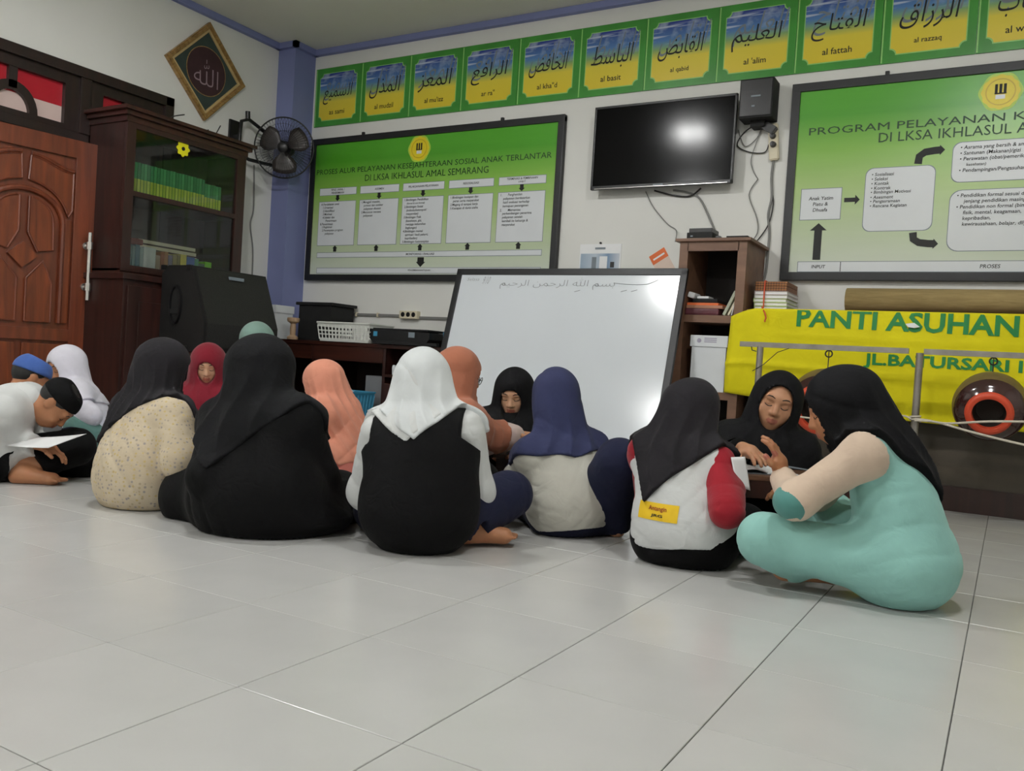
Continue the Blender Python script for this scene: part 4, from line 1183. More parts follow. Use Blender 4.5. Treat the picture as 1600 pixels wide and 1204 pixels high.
# ================================================================== whiteboard leaning on the desk
wb = thing('whiteboard', 'large whiteboard in black frame leaning against the desk', 'whiteboard', (-2.57, 2.0, 0))
th = math.radians(15.0)
TLx, TRx, TOPY, TOPZ = -3.430, -1.715, 2.372, 1.312
BL = (TOPZ - 0.004) / math.cos(th)
wdir = Vector((0, math.sin(th), math.cos(th)))         # up along the board
wn = Vector((0, -math.cos(th), math.sin(th)))          # towards the room
org = Vector((0, TOPY, TOPZ)) - wdir * BL              # bottom edge
WM = Matrix(((1, 0, 0, 0), (0, wdir.y, wn.y, org.y), (0, wdir.z, wn.z, org.z), (0, 0, 0, 1)))
def wbox(x0, x1, v0, v1, n0, n1, bev=0.0):
    k = MB().box(x0, x1, v0, v1, n0, n1, bev)
    k.v = [tuple(WM @ Vector(p)) for p in k.v]
    return k
fw = 0.045
f = MB()
for a in ((TLx, TRx, BL - fw, BL), (TLx, TRx, 0.0, fw), (TLx, TLx + fw, 0.01, BL - 0.01), (TRx - fw, TRx, 0.01, BL - 0.01)):
    q = wbox(a[0], a[1], a[2], a[3], -0.02, 0.008, 0.004)
    f.add(q.v, q.f)
f.build('frame', M['frame'], wb)
M['wbs'] = mat('whiteboard_enamel', hexc(216, 222, 228), 0.16, 0.02, 2, spec=0.6)
wbox(TLx + fw - 0.006, TRx - fw + 0.006, fw - 0.006, BL - fw + 0.006, -0.014, 0.0).build('writing_surface', M['wbs'], wb)
mk = mat('marker_grey', hexc(120, 124, 128), 0.6, 0.1, 10)
def wtext(s, x, v, w, h, name, bold=0.0, shear=0.0):
    k = MB()
    text_to(k, s, WM @ Vector((x, v, 0.0012)), UX, wdir, w=w, h=h, bold=bold, shear=shear)
    return tag(k.build(name, mk, wb), kind='stuff')
bis = '\uFEE2\uFEF4\uFEA3\uFEAE\uFEDF\uFE8D \uFEE6\uFEE4\uFEA3\uFEAE\uFEDF\uFE8D \uFDF2 \uFEE2\uFEB4\uFE91'
wtext(bis, -2.62, BL - 0.105, 0.86, 0.085, 'writing', -0.018, 0.1)
wtext('Selasa', -3.28, BL - 0.078, 0.10, 0.022, 'writing', -0.015, 0.3)
wtext('9/10', -3.17, BL - 0.085, 0.055, 0.055, 'writing', -0.015, 0.3)
# long drawn-out first stroke
P = [(-2.20 + 0.30 * t, BL - 0.098 - 0.012 * math.sin(math.pi * t) + 0.022 * max(0, t - 0.8) * 5, 0.0016) for t in np.linspace(0, 1, 10)]
MB().tube([WM @ Vector(p) for p in P], 0.0016, 4).build('writing', mk, wb)
for x, v in ((-2.12, 0.15), (-2.05, 0.148), (-2.45, 0.155)):
    MB().tube([WM @ Vector((x - 0.02, BL - v - 0.008, 0.0014)), WM @ Vector((x + 0.02, BL - v + 0.004, 0.0014))], 0.0014, 4).build('writing', mk, wb)

# ================================================================== open shelf cabinet beside the whiteboard
sc = thing('shelf_cabinet', 'brown wooden open shelf cabinet behind the whiteboard edge', 'shelf', (-1.58, 2.62, 0))
SX0, SX1, SY0, SY1 = -1.790, -1.368, 2.40, 2.825
MB().box(SX0 - 0.025, SX1 + 0.025, SY0 - 0.02, SY1, 1.482, 1.502, 0.004).build('top_board', M['shelfw'], sc)
for x in (SX0, SX1 - 0.055):
    B('side_panel', M['shelfw'], sc, x, x + 0.055 if x == SX0 else SX1, SY0, SY1, 0.0, 1.482)
B('head_rail', M['shelfw'], sc, SX0 + 0.05, SX1 - 0.05, SY0, SY0 + 0.03, 1.425, 1.482)
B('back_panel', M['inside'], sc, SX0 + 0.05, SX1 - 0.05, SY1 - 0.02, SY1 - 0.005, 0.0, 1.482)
for z in (1.03, 0.56, 0.06):
    B('shelf', M['shelfw'], sc, SX0 + 0.05, SX1 - 0.05, SY0 + 0.002, SY1 - 0.02, z - 0.045, z)
# on the cabinet top
bx = thing('set_top_box', 'black set-top box stacked on the brown cabinet top', 'electronics', (-1.70, 2.5, 1.502))
MB().box(-1.765, -1.60, 2.44, 2.60, 1.5025, 1.547, 0.004).build('lower_case', M['blackmatte'], bx)
MB().box(-1.755, -1.61, 2.45, 2.60, 1.547, 1.575, 0.003).build('upper_case', M['black'], bx)
B('front_light', M['silver'], bx, -1.74, -1.725, 2.437, 2.44, 1.52, 1.528)
ad = MB().box(-1.585, -1.555, 2.45, 2.50, 1.5025, 1.525, 0.006).build('power_adapter', M['black'])
tag(ad, 'small dark power adapter beside the set-top box', 'adapter')
fl = MB().box(-1.50, -1.37, 2.40, 2.60, 1.5025, 1.514, 0.002).build('flat_folder', M['blackmatte'])
tag(fl, 'thin dark folder lying on the right of the cabinet top', 'folder')
# upper compartment contents
def slab(name, label, cat, x0, x1, y0, y1, z0, z1, m, rot=0.0, bev=0.004, group=None):
    c = Vector(((x0 + x1) / 2, (y0 + y1) / 2, z0))
    k = MB().box(x0, x1, y0, y1, z0, z1, bev)
    R = Matrix.Translation(c) @ Matrix.Rotation(rot, 4, 'Y') @ Matrix.Translation(-c)
    k.v = [tuple(R @ Vector(p)) for p in k.v]
    return tag(k.build(name, m), label, cat, group)
M['plum'] = mat('plum_cloth', hexc(86, 34, 44), 0.5, 0.2, 10, 0.1)
M['tan'] = mat('tan_cover', hexc(168, 120, 96), 0.6, 0.1, 10)
slab('folded_plastic_bag', 'shiny plum plastic bag folded flat on the cabinet shelf', 'bag', -1.735, -1.52, 2.41, 2.66, 1.0305, 1.072, M['plum'], 0, 0.012)
slab('pink_folder', 'dull pink folder lying on the plum bag', 'folder', -1.73, -1.50, 2.42, 2.66, 1.0725, 1.092, M['tan'], 0, 0.003)
slab('orange_folder', 'orange document folder on top of the pink folder', 'folder', -1.73, -1.53, 2.43, 2.66, 1.0925, 1.108, M['orange'], 0, 0.003)
slab('dark_pouch', 'dark folded pouch lying on the orange folder', 'pouch', -1.70, -1.54, 2.44, 2.64, 1.1085, 1.135, M['blackmatte'], 0, 0.010)
slab('white_cloth', 'crumpled white cloth at the left on dark pouch', 'cloth', -1.735, -1.69, 2.43, 2.55, 1.1385, 1.175, M['paper'], 0.3, 0.012)
slab('white_packet', 'small white paper packet on the dark pouch', 'packet', -1.675, -1.60, 2.45, 2.55, 1.1355, 1.150, M['paper'], 0, 0.004)
slab('leaning_book', 'pale green notebook leaning in the cabinet compartment', 'book', -1.500, -1.482, 2.42, 2.60, 1.034, 1.195, mat('pale_green_cover', hexc(176, 180, 160), 0.6, 0.05, 8), 0.42, 0.002, 'leaning books')
slab('leaning_book', 'cream notebook leaning right of the pale green one', 'book', -1.468, -1.456, 2.42, 2.60, 1.034, 1.180, M['cream'], 0.42, 0.002, 'leaning books')
slab('leaning_book', 'white sheaf of paper leaning against cabinet side', 'paper', -1.445, -1.440, 2.42, 2.62, 1.034, 1.24, M['paper'], 0.22, 0.001, 'leaning books')
o = MB().lathe([(0, 0), (0.03, 0), (0.034, 0.12), (0.03, 0.145), (0.02, 0.15), (0, 0.15)], 16, Matrix.Translation((-1.466, 2.70, 1.0305))).build('jar', M['blackmatte'], None, True, 40)
tag(o, 'dark jar in the back corner of the cabinet compartment', 'jar')
o = MB().lathe([(0, 0), (0.034, 0.004), (0.036, 0.04), (0.02, 0.055), (0, 0.057)], 16, Matrix.Translation((-1.466, 2.70, 1.1815))).build('ball_cap', M['silver'], None, True, 40)
tag(o, 'grey rounded cap resting on the dark jar', 'lid')
# white box below
wbx = thing('lidded_box', 'tall white cardboard box with faint printed lid inside the brown cabinet', 'box', (-1.55, 2.5, 0.56))
MB().box(-1.672, -1.455, 2.405, 2.62, 0.5605, 0.842, 0.003).build('body', M['white'], wbx)
MB().box(-1.682, -1.446, 2.397, 2.628, 0.835, 0.905, 0.004).build('lid', M['white'], wbx)
pm = mat('faint_print', hexc(170, 165, 185), 0.6, 0.05, 10)
for i in range(3):
    B('printed_line', pm, wbx, -1.592, -1.515, 2.3962, 2.3972, 0.862 + i * 0.011, 0.868 + i * 0.011)
MB().prism([(-1.625 + 0.014 * math.cos(a), 0.872 + 0.014 * math.sin(a)) for a in np.linspace(0, 6.283, 13)[:-1]], 2.3962, 2.3972).build('printed_seal', pm, wbx)

# ================================================================== long low cabinet with yellow banner
lc = thing('low_cabinet', 'long low brown cabinet covered by the yellow banner', 'cabinet', (0.1, 2.65, 0))
M['drab'] = wood('drab_board', hexc(58, 50, 40), hexc(76, 67, 54), 0.5, 'X', 1.5, 0.1)
MB().box(-1.335, 1.55, 2.53, 2.83, 0.135, 1.05).build('body', M['drab'], lc)
B('top_board', M['shelfw'], lc, -1.340, 1.56, 2.385, 2.835, 1.05, 1.07)
B('plinth', M['dark'], lc, -1.335, 1.55, 2.51, 2.83, 0.0, 0.135)
ban = thing('yellow_banner', 'bright yellow cloth banner with green lettering hung over the low cabinet', 'banner', (-0.2, 2.5, 0.5))
M['banner'] = fabric('yellow_banner_cloth', hexc(224, 212, 28), 0.7, 0.06, 0.2, 0.1, 0.25)
M['bgreen'] = mat('banner_green', hexc(24, 130, 62), 0.6, 0.06, 10)
nx, nz = 80, 36
def ban_pt(u, v):
    """u along 0..1, v from the fold on top (v<0 lies on the cabinet) down to the hem"""
    x = -1.43 + u * 2.88
    hem = 0.479 + 0.085 * max(0.0, 1 - u * 3.2) ** 1.3 + 0.01 * math.sin(u * 9)
    top = 1.074
    if u < 0.05:
        top -= 0.05 * ((0.05 - u) / 0.05) ** 1.5
    if v < 0:
        return Vector((x, 2.375 + -v * 0.12, top + 0.004))
    z = top + (hem - top) * v
    y = 2.375 - 0.012 * math.sin(v * 3.1) - 0.010 * math.sin(u * 31 + v * 2.5) * v - 0.006 * math.sin(u * 13 - v * 7) - 0.012 * math.exp(-((v - 0.27) / 0.02) ** 2) * (1 if u > 0.1 else 0.3) * 0.5 - 0.016 * math.exp(-((v - 0.62) / 0.03) ** 2)
    x += -0.03 * v * (1 - u) * 0.4
    return Vector((x, y, z))
V, F = [], []
vs = [-1, -0.6, -0.2] + [i / nz for i in range(nz + 1)]
for v in vs:
    for i in range(nx + 1):
        V.append(ban_pt(i / nx, v))
for j in range(len(vs) - 1):
    for i in range(nx):
        F.append((j * (nx + 1) + i, j * (nx + 1) + i + 1, (j + 1) * (nx + 1) + i + 1, (j + 1) * (nx + 1) + i))
bo = MB().add(V, F).build('cloth', M['banner'], ban, True)
so_ = bo.modifiers.new('thickness', 'SOLIDIFY')
so_.thickness = 0.003
so_.offset = -1
def ban_text(s, x0, x1, zc, h, slope):
    k = MB()
    text_to(k, s, ((x0 + x1) / 2, 0, zc), UX, UZ, w=x1 - x0, h=h, bold=0.03)
    out = []
    top = 1.074
    cut = []
    for (x, _, z) in k.v:
        z += slope * (x - x0)
        u = (x + 1.43) / 2.88
        lo_, hi_ = 0.0, 1.0
        if z > top - 0.004:
            z = top - 0.004
        for _i in range(30):
            m_ = (lo_ + hi_) / 2
            if ban_pt(u, m_).z > z:
                lo_ = m_
            else:
                hi_ = m_
        p = ban_pt(u, lo_)
        out.append((x, p.y - 0.0035, z))
    k.v = out
    # every letter is a part of its own
    par = list(range(len(k.v)))
    def root(i):
        while par[i] != i:
            par[i] = par[par[i]]
            i = par[i]
        return i
    for fc in k.f:
        for i in fc[1:]:
            par[root(i)] = root(fc[0])
    groups = {}
    for fc in k.f:
        groups.setdefault(root(fc[0]), []).append(fc)
    for fcs in groups.values():
        ids = sorted({i for fc in fcs for i in fc})
        mp = {i: n_ for n_, i in enumerate(ids)}
        MB().add([k.v[i] for i in ids], [tuple(mp[i] for i in fc) for fc in fcs]).build('letter', M['bgreen'], ban)
ban_text('PANTI ASUHAN', -1.042, 0.075, 1.030, 0.112, -0.018)
ban_text('JL.BATURSARI I', -0.663, 0.104, 0.797, 0.083, -0.004)
hole = MB().prism([(-0.463, 1.007), (-0.419, 1.014), (-0.389, 0.992), (-0.419, 0.986), (-0.448, 0.99)], 2.355, 2.358)
hole.build('torn_spot', M['paper'], ban)

# rolled mat lying on the cabinet behind the banner
rm = thing('rolled_mat', 'rolled up brown woven mat lying on the low cabinet', 'mat', (0.3, 2.66, 1.07))
def mat_weave():
    N = NT('woven_mat')
    co = N.coord('Object', (0.5, 5, 5))
    w = N.n('ShaderNodeTexNoise')
    w.inputs['Scale'].default_value = 9
    w.inputs['Distortion'].default_value = 2
    w.inputs['Detail'].default_value = 6
    N.l(co, w.inputs['Vector'])
    N.l(N.ramp(w.outputs[0], [(0.3, hexc(138, 118, 76)), (0.7, hexc(164, 143, 97))]), N.b.inputs['Base Color'])
    N.b.inputs['Roughness'].default_value = 0.8
    N.bump(w.outputs[0], 0.2, 0.003)
    return N.m
M['matw'] = mat_weave()
sp_ = [Vector((0, (0.078 - 0.0022 * i * 0.6) * math.cos(i * 0.42), (0.078 - 0.0022 * i * 0.6) * math.sin(i * 0.42))) for i in range(46)]
V, F = [], []
for x in (-0.825, 1.2):
    for p in sp_:
        V.append((x, 2.66 + p.y, 1.158 + p.z))
nn = len(sp_)
for i in range(nn - 1):
    F.append((i, i + 1, nn + i + 1, nn + i))
o = MB().add(V, F).build('rolled_sheet', M['matw'], rm, True)
so_ = o.modifiers.new('thickness', 'SOLIDIFY')
so_.thickness = 0.005

# bundle of books tied with red string
zb = 1.0795
cols_ = [(176, 196, 128), (190, 206, 150), (182, 200, 140), (200, 196, 190), (190, 170, 176)]
for i in range(5):
    h = 0.022
    t = thing('bundled_book', ['lowest lime edged', 'second lime edged', 'third lime edged', 'fourth pale edged', 'fifth mauve edged'][i] + ' book in the bundle tied with red string', 'book', (-1.26, 2.62, zb), 'bundle of books on the low cabinet')
    dx = random.uniform(-0.006, 0.006)
    x0, x1 = -1.333 + dx, -1.135 + dx
    q = MB().box(x0, x1, 2.50, 2.80, zb, zb + 0.003, 0.001).box(x0, x1, 2.50, 2.80, zb + h - 0.003, zb + h, 0.001).box(x0, x0 + 0.003, 2.50, 2.80, zb + 0.002, zb + h - 0.002)
    q.build('cover', mat('bundle_cover', hexc(*cols_[i]), 0.6, 0.08, 10), t)
    B('pages', M['paper'], t, x0 + 0.004, x1 - 0.004, 2.505, 2.795, zb + 0.0032, zb + h - 0.0032)
    zb += h + 0.0008
def batik():
    N = NT('woven_cover')
    co = N.coord('Object', (1, 1, 1), (0, math.radians(45), 0))
    w = N.n('ShaderNodeTexChecker')
    w.inputs['Scale'].default_value = 90
    w.inputs['Color1'].default_value = hexc(150, 96, 50)
    w.inputs['Color2'].default_value = hexc(92, 56, 30)
    N.l(co, w.inputs['Vector'])
    N.l(w.outputs[0], N.b.inputs['Base Color'])
    N.b.inputs['Roughness'].default_value = 0.6
    return N.m
M['batik'] = batik()
for i in range(2):
    t = thing('woven_box', ['lower', 'upper'][i] + ' brown woven patterned box on top of the tied books', 'box', (-1.26, 2.62, zb), 'bundle of books on the low cabinet')
    MB().box(-1.332, -1.140, 2.505, 2.79, zb, zb + 0.028, 0.004).build('body', M['batik'], t)
    zb += 0.0288
o = MB().tube([(-1.272, 2.80, zb), (-1.272, 2.497, zb + 0.002), (-1.272, 2.494, zb - 0.08), (-1.268, 2.485, 1.090), (-1.255, 2.40, 1.086), (-1.225, 2.352, 1.05), (-1.215, 2.350, 1.02), (-1.222, 2.348, 0.995)], 0.0045, 6).build('red_string', mat('red_string', hexc(206, 84, 50), 0.7, 0.05, 10))
tag(o, 'red string tied around the book bundle with loose end', 'string')

# ------------------------------------------------------------------ drum stand: pipes, two pot drums, rope
ds = thing('drum_stand', 'grey metal pipe stand in front of the yellow banner', 'stand', (-0.4, 2.05, 0))
SYD = 2.05
B('rail', M['metal'], ds, -1.272, -0.405, SYD - 0.014, SYD + 0.014, 0.834, 0.862)
B('rail', M['metal'], ds, -0.335, 0.75, SYD - 0.014, SYD + 0.014, 0.834, 0.862)
for x in (-1.160, -0.353, 0.60):
    MB().tube([(x, SYD, 0.0), (x, SYD, 0.84)], 0.0185, 12).build('post', M['metal'], ds, True, 40)
    MB().tube([(x, SYD - 0.25, 0.016), (x, SYD + 0.25, 0.016)], 0.015, 10).build('foot', M['metal'], ds, True, 40)
MB().tube([(-1.205, SYD - 0.016, 0.834), (-1.20, SYD - 0.02, 0.815), (-1.175, SYD - 0.02, 0.81)], 0.003, 5).build('wire_hook', M['cableb'], ds)
MB().tube([(-1.00, SYD - 0.016, 0.835), (-1.06, SYD - 0.02, 0.81), (-1.13, SYD - 0.022, 0.74), (-1.19, SYD - 0.02, 0.70)], 0.0022, 5).build('loose_wire', M['cableb'], ds)
M['maroon'] = mat('maroon_glaze', hexc(54, 26, 24), 0.14, 0.25, 5, spec=0.6, coat=0.5)
M['khaki'] = mat('khaki_clay', hexc(112, 94, 52), 0.5, 0.12, 12)
M['oring'] = mat('orange_ring', hexc(206, 74, 44), 0.45, 0.08, 10)
def drum(cx, cz, R, ring_r, label, tilt=-16):
    t = thing('pot_drum', label, 'drum', (cx, SYD - 0.02, cz), 'pot drums hanging on the pipe stand')
    A = Matrix.Translation((cx, SYD - 0.02, cz)) @ Matrix.Rotation(math.radians(90 - tilt), 4, 'X')
    # local +z points to the room (-y world) and a little down
    MB().lathe([(0.0, -0.135), (R * 0.55, -0.13), (R * 0.86, -0.105), (R * 1.0, -0.055), (R * 1.03, -0.01), (R * 1.01, 0.03), (R * 0.955, 0.058)], 40, A).build('back_shell', M['khaki'], t, True, 60)
    MB().lathe([(R * 0.955, 0.058), (R * 0.90, 0.075), (R * 0.77, 0.098), (ring_r + 0.022, 0.108), (ring_r + 0.02, 0.112)], 40, A).build('front_shell', M['maroon'], t, True, 60)
    MB().lathe([(ring_r + 0.026, 0.105), (ring_r + 0.024, 0.122), (ring_r + 0.008, 0.130), (ring_r - 0.006, 0.124), (ring_r - 0.008, 0.10)], 40, A).build('mouth_ring', M['oring'], t, True, 60)
    MB().lathe([(ring_r - 0.007, 0.10), (ring_r - 0.02, 0.04), (0.0, 0.03)], 32, A).build('dark_mouth', mat('dark_hollow', hexc(30, 22, 16), 0.7, 0.2, 8), t, True, 60)
    h = MB().tube([(cx, SYD, 0.833), (cx, SYD, cz + R * 0.9)], 0.003, 5)
    h.tube([(cx + 0.018 * math.cos(a), SYD, 0.815 + 0.018 * math.sin(a)) for a in np.linspace(0, 2 * math.pi, 15)], 0.004, 5, False)
    h.build('hanging_wire', M['cableb'], t)
    return t
drum(-0.024, 0.592, 0.163, 0.080, 'maroon glazed pot drum with orange ring, hanging at the right')
drum(-0.795, 0.548, 0.180, 0.112, 'maroon pot drum with orange ring half hidden behind the heads')
M['rope'] = mat('white_rope', hexc(206, 198, 182), 0.8, 0.06, 60)
rp = thing('white_rope', 'white rope tied to the stand post and pulled to the right', 'rope', (-0.3, SYD, 0.47))
MB().tube(smooth_path([(-0.353, SYD - 0.024, 0.505), (-0.30, SYD - 0.03, 0.503), (-0.20, SYD - 0.09, 0.497), (-0.02, SYD - 0.20, 0.525), (0.25, SYD - 0.22, 0.55), (0.585, SYD - 0.05, 0.60)]), 0.006, 6).build('strand', M['rope'], rp, True)
MB().tube(smooth_path([(-0.353, SYD - 0.026, 0.497), (-0.25, SYD - 0.05, 0.497), (-0.10, SYD - 0.17, 0.47), (0.10, SYD - 0.21, 0.435), (0.35, SYD - 0.20, 0.40), (0.585, SYD - 0.06, 0.36)]), 0.006, 6).build('strand', M['rope'], rp, True)
MB().tube([(-0.353 + 0.024 * math.cos(a), SYD + 0.024 * math.sin(a), 0.492 + 0.0022 * a) for a in np.linspace(0, 12.5, 40)], 0.005, 6).build('knot', M['rope'], rp, True)
MB().tube(smooth_path([(-0.37, SYD - 0.022, 0.503), (-0.42, SYD - 0.03, 0.515), (-0.55, SYD - 0.12, 0.48), (-0.80, SYD - 0.17, 0.47), (-1.0, SYD - 0.1, 0.48), (-1.15, SYD - 0.02, 0.50)]), 0.005, 6).build('strand', M['rope'], rp, True)
